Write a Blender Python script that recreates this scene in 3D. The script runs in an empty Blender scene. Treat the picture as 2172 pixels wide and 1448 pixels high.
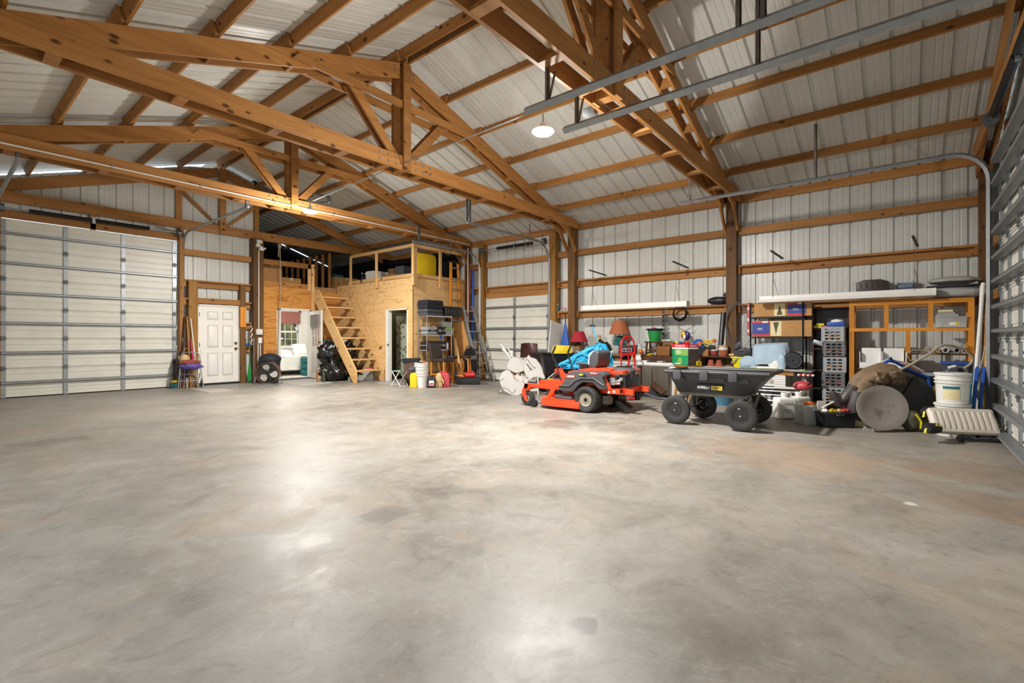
import bpy, bmesh, math, random
from mathutils import Vector, Matrix
random.seed(7)
C = bpy.context.scene.collection
PI = math.pi
R = math.radians

# ------------------------------------------------------------------ camera, world, lights, exposure
TH = math.atan2(830.0, 1018.0)                     # angle between the truss direction (X) and the view axis
CAM = Vector((0, 0, 1.25)); FL = 1018.0; HY = 716.5
cam = bpy.data.cameras.new('camera'); cam_ob = bpy.data.objects.new('camera', cam); C.objects.link(cam_ob)
cam_ob.location = CAM; cam_ob.rotation_euler = (PI/2, 0, TH - PI/2)
cam.sensor_width = 36; cam.lens = 36*FL/2172; cam.shift_y = -(724-HY)/2172; cam.clip_start = 0.05
bpy.context.scene.camera = cam_ob
vs = bpy.context.scene.view_settings
vs.view_transform = 'Standard'; vs.look = 'None'; vs.gamma = 1; vs.use_curve_mapping = False
vs.exposure = 0.17
world = bpy.data.worlds.new('sky'); bpy.context.scene.world = world; world.use_nodes = True
bg = world.node_tree.nodes['Background']; bg.inputs[0].default_value = (0.80, 0.90, 1.0, 1); bg.inputs[1].default_value = 1.5

def lamp(name, kind, loc, power, color=(1, 1, 1), size=0.3, rot=(0, 0, 0), **kw):
    l = bpy.data.lights.new(name, kind); l.energy = power; l.color = color
    if kind == 'AREA': l.shape = 'DISK'; l.size = size
    elif kind == 'POINT': l.shadow_soft_size = size
    for k, v in kw.items(): setattr(l, k, v)
    o = bpy.data.objects.new(name, l); C.objects.link(o); o.location = loc; o.rotation_euler = rot
    return o
WARM = (1.0, 0.972, 0.925)
LAMPS = [(5.12, 3.65, 3.94), (5.12, 9.63, 3.89)]
LAMP_P = 620
# two lamps of the same kind in the bays beside and behind the camera (out of the frame)
LAMPS_OUT = []

# ------------------------------------------------------------------ helpers
def on(u, v, X=None, Y=None, Z=None, D=None):
    """point where the sight line of a photo pixel meets a real plane of the building"""
    f = Vector((math.cos(TH), math.sin(TH), 0)); r = Vector((math.sin(TH), -math.cos(TH), 0))
    d = f + r*((u-1086)/FL) + Vector((0, 0, (HY-v)/FL))
    if X is not None: t = X/d.x
    elif Y is not None: t = Y/d.y
    elif Z is not None: t = (Z-CAM.z)/d.z
    else: t = D
    return CAM + d*t

def lin(c): return c/12.92 if c <= 0.04045 else ((c+0.055)/1.055)**2.4
def hx(s):
    s = s.lstrip('#'); return tuple(lin(int(s[i:i+2], 16)/255) for i in (0, 2, 4)) + (1,)

class MB:
    def __init__(s): s.v = []; s.f = []; s.m = []; s.cm = 0
    def add(s, vs, fs):
        b = len(s.v); s.v += [tuple(p) for p in vs]
        for f in fs: s.f.append([b+i for i in f]); s.m.append(s.cm)
        return s
    def mat(s, i): s.cm = i; return s
    def box(s, x0, x1, y0, y1, z0, z1):
        return s.add([(x0,y0,z0),(x1,y0,z0),(x1,y1,z0),(x0,y1,z0),(x0,y0,z1),(x1,y0,z1),(x1,y1,z1),(x0,y1,z1)],
                     [(0,3,2,1),(4,5,6,7),(0,1,5,4),(1,2,6,5),(2,3,7,6),(3,0,4,7)])
    def cbox(s, c, d): return s.box(c[0]-d[0]/2, c[0]+d[0]/2, c[1]-d[1]/2, c[1]+d[1]/2, c[2]-d[2]/2, c[2]+d[2]/2)
    def frame(s, a, b):
        a = Vector(a); b = Vector(b); d = (b-a).normalized()
        u = Vector((0,0,1)) if abs(d.z) < 0.95 else Vector((1,0,0))
        x = d.cross(u).normalized(); y = x.cross(d).normalized()
        return a, b, d, x, y
    def bar(s, a, b, w, h):
        a, b, d, x, y = s.frame(a, b)
        vs = []
        for p in (a, b):
            for i, j in ((-1,-1),(1,-1),(1,1),(-1,1)): vs.append(p + x*(i*w/2) + y*(j*h/2))
        return s.add(vs, [(0,3,2,1),(4,5,6,7),(0,1,5,4),(1,2,6,5),(2,3,7,6),(3,0,4,7)])
    def cyl(s, a, b, r, r2=None, n=14, cap=True):
        r2 = r if r2 is None else r2
        a, b, d, x, y = s.frame(a, b); vs = []
        for p, q in ((a, r), (b, r2)):
            for i in range(n):
                t = 2*PI*i/n; vs.append(p + x*(q*math.cos(t)) + y*(q*math.sin(t)))
        fs = [(i, n+i, n+(i+1)%n, (i+1)%n)[::-1] for i in range(n)]
        if cap: fs += [tuple(range(n))[::-1] if False else tuple(range(n)), tuple(range(2*n-1, n-1, -1))]
        return s.add(vs, fs)
    def tube(s, pts, r, n=8, cap=True, closed=False):
        pts = [Vector(p) for p in pts]; N = len(pts); vs = []
        rr = r if isinstance(r, (list, tuple)) else [r]*N
        up = None
        for i, p in enumerate(pts):
            if closed: d = (pts[(i+1) % N]-pts[i-1])
            else: d = (pts[min(i+1, N-1)]-pts[max(i-1, 0)])
            d = d.normalized() if d.length > 1e-9 else Vector((0,0,1))
            if up is None:
                u = Vector((0,0,1)) if abs(d.z) < 0.9 else Vector((1,0,0))
                x = d.cross(u).normalized()
            else:
                x = (up - d*up.dot(d)); x = x.normalized() if x.length > 1e-6 else d.orthogonal().normalized()
            up = x; y = d.cross(x)
            for k in range(n):
                t = 2*PI*k/n; vs.append(p + x*(rr[i]*math.cos(t)) + y*(rr[i]*math.sin(t)))
        fs = []
        for i in range(N if closed else N-1):
            j = (i+1) % N
            for k in range(n): fs.append((i*n+k, i*n+(k+1)%n, j*n+(k+1)%n, j*n+k))
        if cap and not closed: fs += [tuple(range(n))[::-1], tuple((N-1)*n+k for k in range(n))]
        return s.add(vs, fs)
    def lathe(s, prof, n=20, c=(0,0,0), axis='z', sx=1, sy=1):
        vs = []; c = Vector(c)
        for r, z in prof:
            for k in range(n):
                t = 2*PI*k/n; p = (r*math.cos(t)*sx, r*math.sin(t)*sy, z)
                if axis == 'x': p = (p[2], p[0], p[1])
                elif axis == 'y': p = (p[1], p[2], p[0])
                vs.append(c + Vector(p))
        fs = []
        for i in range(len(prof)-1):
            for k in range(n): fs.append((i*n+k, i*n+(k+1)%n, (i+1)*n+(k+1)%n, (i+1)*n+k))
        ring = prof[0] == prof[-1]
        if prof[0][0] > 1e-6 and not ring: fs.append(tuple(range(n))[::-1])
        if prof[-1][0] > 1e-6 and not ring: fs.append(tuple((len(prof)-1)*n+k for k in range(n)))
        return s.add(vs, fs)
    def prism(s, poly, a, b, plane='xz'):
        """polygon in a plane extruded along the third axis from a to b"""
        def P(p, t): return {'xz': (p[0], t, p[1]), 'xy': (p[0], p[1], t), 'yz': (t, p[0], p[1])}[plane]
        n = len(poly); vs = [P(p, a) for p in poly] + [P(p, b) for p in poly]
        fs = [tuple(range(n)), tuple(range(2*n-1, n-1, -1))] + [(i, n+i, n+(i+1)%n, (i+1)%n) for i in range(n)]
        return s.add(vs, fs)
    def sphere(s, c, r, n=14, m=8, sz=(1,1,1)):
        prof = [(max(1e-7, math.sin(PI*i/m)), -math.cos(PI*i/m)) for i in range(m+1)]
        vs = []; fs = []
        for q, z in prof:
            for k in range(n):
                t = 2*PI*k/n; vs.append((c[0]+r*sz[0]*q*math.cos(t), c[1]+r*sz[1]*q*math.sin(t), c[2]+r*sz[2]*z))
        for i in range(m):
            for k in range(n): fs.append((i*n+k, i*n+(k+1)%n, (i+1)*n+(k+1)%n, (i+1)*n+k))
        return s.add(vs, fs)
    def torus(s, c, Rr, r, axis='z', n=24, m=8, a0=0, a1=2*PI):
        pts = []
        full = abs(a1-a0-2*PI) < 1e-6
        N = n if full else n+1
        for i in range(N):
            t = a0+(a1-a0)*i/n; p = (Rr*math.cos(t), Rr*math.sin(t), 0)
            if axis == 'x': p = (0, p[0], p[1])
            elif axis == 'y': p = (p[0], 0, p[1])
            pts.append(Vector(c)+Vector(p))
        return s.tube(pts, r, m, closed=full)
    def grid(s, fn, nu, nv):
        vs = [fn(i/nu, j/nv) for j in range(nv+1) for i in range(nu+1)]
        return s.add(vs, [(j*(nu+1)+i, j*(nu+1)+i+1, (j+1)*(nu+1)+i+1, (j+1)*(nu+1)+i) for j in range(nv) for i in range(nu)])
    def blob(s, c, rad, amp=.12, fr=2.2, seed=0, n=26, m=16, flat=None, ridge=0):
        from mathutils import noise as NZ
        vs = []; fs = []; c = Vector(c); off = Vector((seed*7.3, seed*3.1, seed*1.7))
        for i in range(m+1):
            ph = PI*i/m
            for k in range(n):
                t = 2*PI*k/n; d = Vector((math.sin(ph)*math.cos(t), math.sin(ph)*math.sin(t), -math.cos(ph)))
                q = 1 + amp*NZ.noise(d*fr+off)
                if ridge: q += ridge*(abs(NZ.noise(d*fr*2.3+off*2))-.2)
                p = c + Vector((d.x*rad[0]*q, d.y*rad[1]*q, d.z*rad[2]*q))
                if flat is not None and p.z < flat: p.z = flat + .002*math.sin(k*3+i)*0
                vs.append(p)
        for i in range(m):
            for k in range(n): fs.append((i*n+k, i*n+(k+1)%n, (i+1)*n+(k+1)%n, (i+1)*n+k))
        return s.add(vs, fs)
    def xf(s, M, i0=0):
        for i in range(i0, len(s.v)): s.v[i] = tuple(M @ Vector(s.v[i]))
        return s
    def mesh(s, name, mats, bevel=0, seg=2, smooth=True, ang=35, subsurf=0):
        me = bpy.data.meshes.new(name); me.from_pydata(s.v, [], s.f)
        mats = mats if isinstance(mats, (list, tuple)) else [mats]
        for m in mats: me.materials.append(m)
        for p, k in zip(me.polygons, s.m): p.material_index = k
        bm = bmesh.new(); bm.from_mesh(me)
        bmesh.ops.remove_doubles(bm, verts=bm.verts, dist=1e-5)
        bmesh.ops.recalc_face_normals(bm, faces=bm.faces)
        if bevel:
            ed = [e for e in bm.edges if len(e.link_faces) == 2 and e.calc_face_angle(0) > R(32)]
            bmesh.ops.bevel(bm, geom=ed, offset=bevel, segments=seg, profile=0.6, affect='EDGES', clamp_overlap=True)
        bm.to_mesh(me); bm.free()
        if smooth:
            for p in me.polygons: p.use_smooth = True
            me.set_sharp_from_angle(angle=R(ang))
        return me
    def build(s, name, mats, parent=None, loc=None, rot=None, bevel=0, seg=2, smooth=True, ang=35, kind=None, label=None, cat=None, group=None):
        o = bpy.data.objects.new(name, s.mesh(name, mats, bevel, seg, smooth, ang)); C.objects.link(o)
        if parent: o.parent = parent
        if loc is not None: o.location = loc
        if rot is not None: o.rotation_euler = rot
        if kind: o['kind'] = kind
        if label: o['label'] = label
        if cat: o['category'] = cat
        if group: o['group'] = group
        return o

def thing(name, label, cat, loc=(0,0,0), rz=0, group=None, rot=None):
    o = bpy.data.objects.new(name, None); C.objects.link(o); o.empty_display_size = 0.1
    o.location = loc; o.rotation_euler = rot if rot else (0, 0, rz); o['label'] = label; o['category'] = cat
    if group: o['group'] = group
    return o
def struct(name, label=None, loc=(0,0,0), rz=0):
    o = bpy.data.objects.new(name, None); C.objects.link(o); o.location = loc; o.rotation_euler = (0,0,rz); o['kind'] = 'structure'
    if label: o['label'] = label
    return o
def inst(name, me, parent=None, loc=(0,0,0), rot=(0,0,0), label=None):
    o = bpy.data.objects.new(name, me); C.objects.link(o); o.location = loc; o.rotation_euler = rot
    if parent: o.parent = parent
    if label: o['label'] = label
    return o
def dup(root, loc, rz=None, label=None):
    r = root.copy(); C.objects.link(r); r.location = loc
    if rz is not None: r.rotation_euler = (0, 0, rz)
    if label: r['label'] = label
    for ch in list(root.children):
        c = ch.copy(); C.objects.link(c); c.parent = r
        for g in ch.children:
            d = g.copy(); C.objects.link(d); d.parent = c
    return r
_bm = {}
def beam(name, a, b, w, h, mat, parent=None, up=(0,0,1), label=None):
    """a length of lumber from a to b: local x along it, w across, h in the 'up' direction"""
    a = Vector(a); b = Vector(b); x = (b-a); L = x.length; x.normalize(); u = Vector(up)
    y = u.cross(x)
    if y.length < 1e-4: u = Vector((1,0,0)); y = u.cross(x)
    y.normalize(); z = x.cross(y)
    key = (round(L, 3), w, h, mat.name)
    if key not in _bm:
        m = MB().box(-L/2, L/2, -w/2, w/2, -h/2, h/2); _bm[key] = m.mesh(name, mat, bevel=min(0.003, w*0.12), seg=1)
    o = bpy.data.objects.new(name, _bm[key]); C.objects.link(o)
    M = Matrix((x, y, z)).transposed().to_4x4(); M.translation = (a+b)/2
    if parent:
        o.parent = parent; M = parent_matrix(parent).inverted() @ M
    o.matrix_basis = M
    if label: o['label'] = label
    return o
def parent_matrix(o):
    m = o.matrix_basis.copy()
    while o.parent: o = o.parent; m = o.matrix_basis @ m
    return m

# ------------------------------------------------------------------ materials
class NT:
    def __init__(s, name):
        s.m = bpy.data.materials.new(name); s.m.use_nodes = True; s.t = s.m.node_tree; s.b = s.t.nodes['Principled BSDF']
    def n(s, kind, **kw):
        q = s.t.nodes.new(kind)
        for k, v in kw.items():
            if k in q.inputs.keys() if isinstance(k, str) else False: q.inputs[k].default_value = v
            else: setattr(q, k, v)
        return q
    def l(s, a, b): s.t.links.new(a, b)
    def ramp(s, fac, stops, interp='LINEAR'):
        r = s.t.nodes.new('ShaderNodeValToRGB'); s.l(fac, r.inputs[0]); r.color_ramp.interpolation = interp
        e = r.color_ramp.elements
        while len(e) < len(stops): e.new(0.5)
        for i, (p, c) in enumerate(stops):
            e[i].position = p; e[i].color = c if len(c) == 4 else tuple(c)+(1,)
        return r
    def mix(s, fac, a, b, mode='MIX'):
        q = s.t.nodes.new('ShaderNodeMix'); q.data_type = 'RGBA'; q.blend_type = mode
        for i, v in ((0, fac), (6, a), (7, b)):
            if isinstance(v, (int, float)): q.inputs[i].default_value = v
            elif isinstance(v, (tuple, list)): q.inputs[i].default_value = v
            else: s.l(v, q.inputs[i])
        return q.outputs[2]
    def math(s, op, a, b=None, c=None):
        q = s.t.nodes.new('ShaderNodeMath'); q.operation = op
        for i, v in enumerate((a, b, c)):
            if v is None: continue
            if isinstance(v, (int, float)): q.inputs[i].default_value = v
            else: s.l(v, q.inputs[i])
        return q.outputs[0]
    def coord(s, scale=(1,1,1), rnd=True):
        tc = s.t.nodes.new('ShaderNodeTexCoord'); v = tc.outputs['Object']
        if rnd:
            oi = s.t.nodes.new('ShaderNodeObjectInfo'); mu = s.math('MULTIPLY', oi.outputs['Random'], 37.0)
            cb = s.t.nodes.new('ShaderNodeCombineXYZ'); s.l(mu, cb.inputs[0]); s.l(mu, cb.inputs[1]); s.l(mu, cb.inputs[2])
            ad = s.t.nodes.new('ShaderNodeVectorMath'); ad.operation = 'ADD'; s.l(v, ad.inputs[0]); s.l(cb.outputs[0], ad.inputs[1]); v = ad.outputs[0]
        mp = s.t.nodes.new('ShaderNodeMapping'); s.l(v, mp.inputs[0]); mp.inputs['Scale'].default_value = scale
        return mp.outputs[0]
    def noise(s, vec, scale=5, detail=4, rough=0.55, dist=0):
        q = s.t.nodes.new('ShaderNodeTexNoise'); s.l(vec, q.inputs['Vector'])
        q.inputs['Scale'].default_value = scale; q.inputs['Detail'].default_value = detail; q.inputs['Roughness'].default_value = rough; q.inputs['Distortion'].default_value = dist
        return q.outputs[0]
    def bump(s, h, strength=0.2, dist=0.01):
        q = s.t.nodes.new('ShaderNodeBump'); q.inputs['Strength'].default_value = strength; q.inputs['Distance'].default_value = dist
        s.l(h, q.inputs['Height']); s.l(q.outputs[0], s.b.inputs['Normal'])

def wood(name, dark, light, axis=0, knots=True, rough=0.62, knotc=None):
    k = NT(name)
    sc = [16, 16, 16]; sc[axis] = 1.1
    v = k.coord(tuple(sc)); g = k.noise(v, 1.0, 5, 0.6, 0.6)
    r = k.ramp(g, [(0.28, hx(dark)), (0.72, hx(light))])
    big = [2, 2, 2]; big[axis] = 0.5
    g2 = k.noise(k.coord(tuple(big)), 1.0, 2)
    col = k.mix(0.35, r.outputs[0], k.ramp(g2, [(0.3, hx(dark)), (0.7, hx(light))]).outputs[0])
    oi = k.t.nodes.new('ShaderNodeObjectInfo')
    hs = k.t.nodes.new('ShaderNodeHueSaturation'); k.l(col, hs.inputs['Color'])
    k.l(k.math('MULTIPLY_ADD', oi.outputs['Random'], 0.35, 0.83), hs.inputs['Value']); col = hs.outputs[0]
    if knots:
        ks = [6.5, 6.5, 6.5]; ks[axis] = 3.6
        vo = k.t.nodes.new('ShaderNodeTexVoronoi'); k.l(k.coord(tuple(ks)), vo.inputs['Vector']); vo.inputs['Scale'].default_value = 1.0
        sx = k.t.nodes.new('ShaderNodeSeparateXYZ'); k.l(vo.outputs['Color'], sx.inputs[0])
        sz = k.math('MULTIPLY', k.math('GREATER_THAN', sx.outputs[0], 0.35), k.math('MULTIPLY_ADD', sx.outputs[1], 0.17, 0.09))
        d = k.math('DIVIDE', vo.outputs['Distance'], k.math('ADD', sz, 0.0001))
        kf = k.ramp(d, [(0.55, (1,1,1,1)), (1.0, (0,0,0,1))]).outputs[0]
        col = k.mix(k.math('MULTIPLY', kf, 0.85), col, hx(knotc or '#3a1a06'))
    k.l(col, k.b.inputs['Base Color']); k.b.inputs['Roughness'].default_value = rough
    k.b.inputs['Specular IOR Level'].default_value = 0.3
    k.bump(g, 0.12, 0.004)
    return k.m

def plain(name, c, rough=0.5, metal=0.0, var=0.08, vscale=12, spec=0.5, bump=0, trans=0, alpha=1, emit=0, coat=0):
    k = NT(name); c = hx(c) if isinstance(c, str) else c
    if var > 0:
        g = k.noise(k.coord((1,1,1)), vscale, 3)
        lo = tuple(max(0, x*(1-var*1.6)) for x in c[:3]) + (1,); hi = tuple(min(1, x*(1+var)) for x in c[:3]) + (1,)
        k.l(k.ramp(g, [(0.3, lo), (0.7, hi)]).outputs[0], k.b.inputs['Base Color'])
        k.l(k.math('MULTIPLY_ADD', g, 0.16, max(0, rough-0.08)), k.b.inputs['Roughness'])
        if bump: k.bump(g, bump, 0.01)
    else:
        k.b.inputs['Base Color'].default_value = c; k.b.inputs['Roughness'].default_value = rough
    k.b.inputs['Metallic'].default_value = metal; k.b.inputs['Specular IOR Level'].default_value = spec
    if trans: k.b.inputs['Transmission Weight'].default_value = trans
    if alpha < 1: k.b.inputs['Alpha'].default_value = alpha
    if coat: k.b.inputs['Coat Weight'].default_value = coat
    if emit:
        k.b.inputs['Emission Color'].default_value = c; k.b.inputs['Emission Strength'].default_value = emit
    return k.m

def text(name, body, size, parent, loc, rot, mat, ext=.001, align='CENTER', sx=1):
    cu = bpy.data.curves.new(name, 'FONT'); cu.body = body; cu.size = size; cu.extrude = ext; cu.align_x = align; cu.align_y = 'CENTER'; cu.resolution_u = 2
    tmp = bpy.data.objects.new(name+'_curve', cu); C.objects.link(tmp); bpy.context.view_layer.update()
    me = bpy.data.meshes.new_from_object(tmp.evaluated_get(bpy.context.evaluated_depsgraph_get())); bpy.data.objects.remove(tmp)
    me.materials.clear(); me.materials.append(mat); o = bpy.data.objects.new(name, me); C.objects.link(o); o.location = loc; o.rotation_euler = rot; o.scale = (sx, 1, 1)
    if parent: o.parent = parent
    return o
FACE = TH - PI/2                                   # facing the way the photo looks: local x to the right, y away
M = {}
M['timber'] = wood('pine_timber', '#875729', '#b98449')
M['timber_pale'] = wood('pale_new_pine', '#c99a5e', '#e6bf86')
M['timber_pale_z'] = wood('pale_new_pine_upright', '#c99a5e', '#e6bf86', axis=2)
M['post'] = wood('treated_post', '#4a3118', '#80592f', axis=0)
M['post_lite'] = wood('treated_post_tan', '#7a5420', '#ab7c3c', axis=0)
M['board_x'] = wood('board_x', '#a9713a', '#d6a565', axis=0)
M['board_z'] = wood('board_z', '#a9713a', '#d6a565', axis=2)
M['orange_wood'] = wood('orange_varnished_pine', '#b86a14', '#e09a3c', axis=2, knots=False, rough=0.4)
M['dark_wood'] = wood('dark_brown_wood', '#3c2316', '#5d3a24', axis=2, knots=False)
M['chair_wood'] = wood('honey_stained_wood', '#9a5f1c', '#c98a3c', axis=2, knots=False, rough=0.4)

def plywood(name, axis, dark='#c99a62', light='#e0b880'):
    k = NT(name)
    sc = [1.3, 1.3, 1.3]; sc[axis] = 0.45
    v = k.coord(tuple(sc)); w = k.noise(v, 1.6, 3, 0.5, 0.4)
    s = k.math('SINE', k.math('MULTIPLY', w, 62.0))
    fine = [40, 40, 40]; fine[axis] = 1.5
    g = k.noise(k.coord(tuple(fine)), 1.0, 3)
    f = k.math('ADD', k.math('MULTIPLY', s, 0.16), g)
    col = k.ramp(f, [(0.22, hx(dark)), (0.45, hx(light)), (0.75, hx(light))]).outputs[0]
    vo = k.t.nodes.new('ShaderNodeTexVoronoi'); k.l(k.coord((3,3,3)), vo.inputs['Vector']); vo.inputs['Scale'].default_value = 1.0
    sx = k.t.nodes.new('ShaderNodeSeparateXYZ'); k.l(vo.outputs['Color'], sx.inputs[0])
    d = k.math('DIVIDE', vo.outputs['Distance'], k.math('ADD', k.math('MULTIPLY', k.math('GREATER_THAN', sx.outputs[0], 0.7), 0.1), 0.0001))
    col = k.mix(k.math('MULTIPLY', k.ramp(d, [(0.5, (1,1,1,1)), (1, (0,0,0,1))]).outputs[0], 0.7), col, hx('#6a3a14'))
    k.l(col, k.b.inputs['Base Color']); k.b.inputs['Roughness'].default_value = 0.6; k.b.inputs['Specular IOR Level'].default_value = 0.3
    return k.m
M['ply_h'] = plywood('plywood_flat_grain', 0)
M['ply_side'] = plywood('plywood_side', 1)
M['ply_orange'] = plywood('plywood_orange', 0, '#a8692a', '#d2934a')
M['ply_dark'] = plywood('plywood_grey', 2, '#8c6a44', '#b08a5c')

def steel():
    k = NT('painted_steel_sheet')
    g = k.noise(k.coord((1, 1, 1)), 1.2, 5, 0.6); g2 = k.noise(k.coord((14, 14, 14)), 1, 3)
    col = k.ramp(k.math('ADD', k.math('MULTIPLY', g, 0.7), k.math('MULTIPLY', g2, 0.3)), [(0.3, hx('#c2c2bb')), (0.7, hx('#d4d4ce'))]).outputs[0]
    k.l(col, k.b.inputs['Base Color']); k.l(k.math('MULTIPLY_ADD', g2, 0.15, 0.27), k.b.inputs['Roughness'])
    k.b.inputs['Specular IOR Level'].default_value = 0.5
    return k.m
M['steel'] = steel()
M['door_steel'] = plain('painted_door_steel', '#d9d6ca', 0.38, 0, 0.05, 2.5)
M['galv'] = plain('galvanised_steel', '#999da0', 0.42, 0.7, 0.08, 9)
M['galv_d'] = plain('dull_galvanised_steel', '#6f7476', 0.5, 0.6, 0.2, 9)
M['black_metal'] = plain('black_metal', '#191a1c', 0.45, 0.4, 0.1)
M['brown_metal'] = plain('brown_hanger_iron', '#6f675e', 0.6, 0.4, 0.2)
M['chrome'] = plain('chrome', '#c8c8c8', 0.2, 1.0, 0)
M['white_paint'] = plain('white_paint', '#e6e3dc', 0.4, 0, 0.03, 3)
M['white_plastic'] = plain('white_plastic', '#e2e0da', 0.4, 0, 0.03, 6)
M['grey_white'] = plain('off_white', '#cfccc4', 0.5, 0, 0.06, 6)
M['black_plastic'] = plain('black_plastic', '#1b1c1e', 0.42, 0, 0.12, 8)
M['dark_grey'] = plain('dark_grey_plastic', '#35373a', 0.5, 0, 0.1, 8)
M['rubber'] = plain('black_rubber', '#17171a', 0.7, 0, 0.15, 14)
M['brass'] = plain('aged_brass', '#7d5c2a', 0.35, 1.0, 0.1)
M['alu'] = plain('aluminium', '#b3b3b1', 0.38, 0.8, 0.12, 8)
M['void'] = plain('attic_dark', '#14161c', 0.9, 0, 0.1, 3)  # near-black colour stands in for the darkness of the unlit attic

def concrete():
    k = NT('polished_concrete')
    tc = k.t.nodes.new('ShaderNodeTexCoord'); v = tc.outputs['Object']
    n1 = k.noise(v, 0.45, 6, 0.62, 0.4); n2 = k.noise(v, 2.3, 6, 0.65, 0.5); n3 = k.noise(v, 38, 3, 0.6); n4 = k.noise(v, 0.9, 7, 0.7, 1.2)
    f = k.math('ADD', k.math('MULTIPLY', n1, 0.5), k.math('ADD', k.math('MULTIPLY', n2, 0.36), k.math('MULTIPLY', n3, 0.14)))
    col = k.ramp(f, [(0.30, hx('#67625a')), (0.45, hx('#817c74')), (0.55, hx('#8e8981')), (0.70, hx('#a09b93'))]).outputs[0]
    # warm brown dusty areas
    col = k.mix(k.math('MULTIPLY', k.ramp(n4, [(0.5, (0,0,0,1)), (0.66, (1,1,1,1))]).outputs[0], 0.35), col, hx('#9d8468'))
    n5 = k.noise(v, 5.5, 8, 0.72, 1.6)
    col = k.mix(k.math('MULTIPLY', k.ramp(n5, [(0.54, (0,0,0,1)), (0.68, (1,1,1,1))]).outputs[0], 0.35), col, hx('#544f47'))
    col = k.mix(k.math('MULTIPLY', k.ramp(n5, [(0.30, (1,1,1,1)), (0.44, (0,0,0,1))]).outputs[0], 0.25), col, hx('#b9b5ad'))
    sp = k.t.nodes.new('ShaderNodeSeparateXYZ'); k.l(v, sp.inputs[0])
    nd = k.noise(v, 3.2, 6, 0.7, 0.8)
    def blotch(u, vv, r, st, c, stretch=1.0):
        nonlocal col
        p = on(u, vv, Z=0)
        dx = k.math('SUBTRACT', sp.outputs[0], p.x); dy = k.math('SUBTRACT', sp.outputs[1], p.y)
        d = k.math('SQRT', k.math('ADD', k.math('MULTIPLY', dx, dx), k.math('MULTIPLY', k.math('MULTIPLY', dy, dy), stretch)))
        d = k.math('DIVIDE', d, r)
        d = k.math('ADD', d, k.math('MULTIPLY', k.math('SUBTRACT', nd, 0.5), 2.6))
        m = k.ramp(d, [(0.62, (1,1,1,1)), (1.0, (0,0,0,1))]).outputs[0]
        col = k.mix(k.math('MULTIPLY', m, st), col, hx(c))
    for u, vv, r, st, c, s in [(808, 1090, .20, .5, '#4c4740', 1), (905, 1048, .2, .4, '#555048', 1), (1243, 1327, .07, .75, '#45413a', 1), (712, 1058, .12, .3, '#555048', 1),
                            (1180, 900, .4, .4, '#4a4238', 1), (1300, 905, .5, .3, '#514839', 1), (1640, 960, .9, .4, '#977d66', 1), (1750, 985, .7, .3, '#a28a72', 2), (2060, 1000, .6, .45, '#82684e', 1), (2140, 1080, .5, .4, '#8a6d52', 1),
                            (1930, 1068, .06, .6, '#d8d4cc', 1), (120, 935, .5, .4, '#5c564b', 3), (1500, 1330, .35, .25, '#645e54', 1), (560, 1230, .5, .25, '#645e54', 1), (1100, 880, .6, .25, '#5c564b', 1), (420, 1000, .7, .2, '#645c50', 1)]:
        blotch(u, vv, r, st, c, s)
    # hairline shrinkage crack
    p1 = on(800, 1358, Z=0); p2 = on(1450, 1288, Z=0); dv = (p2-p1).normalized()
    dist = k.math('ABSOLUTE', k.math('ADD', k.math('SUBTRACT', k.math('MULTIPLY', k.math('SUBTRACT', sp.outputs[0], p1.x), -dv.y), k.math('MULTIPLY', k.math('SUBTRACT', sp.outputs[1], p1.y), -dv.x)), k.math('MULTIPLY', k.math('SUBTRACT', n2, 0.5), 0.05)))
    col = k.mix(k.math('MULTIPLY', k.math('LESS_THAN', dist, 0.0022), 0.22), col, hx('#6b655b'))
    # small dark specks
    vo = k.t.nodes.new('ShaderNodeTexVoronoi'); k.l(v, vo.inputs['Vector']); vo.inputs['Scale'].default_value = 3.0
    sx = k.t.nodes.new('ShaderNodeSeparateXYZ'); k.l(vo.outputs['Color'], sx.inputs[0])
    spk = k.math('MULTIPLY', k.math('LESS_THAN', vo.outputs['Distance'], 0.03), k.math('GREATER_THAN', sx.outputs[0], 0.72))
    col = k.mix(k.math('MULTIPLY', spk, 0.6), col, hx('#4e463b'))
    k.l(col, k.b.inputs['Base Color'])
    k.l(k.ramp(k.math('ADD', k.math('MULTIPLY', n2, 0.6), k.math('MULTIPLY', n4, 0.4)), [(0.34, (0.33,)*3), (0.64, (0.58,)*3)]).outputs[0], k.b.inputs['Roughness'])
    k.b.inputs['Specular IOR Level'].default_value = 0.36
    k.bump(k.math('ADD', k.math('MULTIPLY', n2, 0.7), k.math('MULTIPLY', n3, 0.1)), 0.12, 0.004)
    return k.m
M['concrete'] = concrete()

# ------------------------------------------------------------------ building constants
W = 10.80; BK = 14.42; FR = -1.08; LF = -0.46; RX = 5.12; RZ = 6.07; S3 = 1/3
YE = 18.6                                            # far gable of the attic over the bedroom
def roof_z(x): return RZ - abs(x-RX)*S3
T_Y = [2.76, 6.635, 10.48]

# ------------------------------------------------------------------ floor
MB().box(LF-0.2, W+0.2, FR-0.3, BK+0.05, -0.12, 0.0).build('floor', M['concrete'], kind='structure', smooth=False)

MB().box(LF-14, LF-.2, FR-6, BK+6, -0.25, -0.13).build('bounce_yard', M['concrete'], kind='structure', label='added concrete yard out of view, bouncing daylight in through the added side opening', smooth=False)  # unseen slab added to bounce daylight through the left opening
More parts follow.
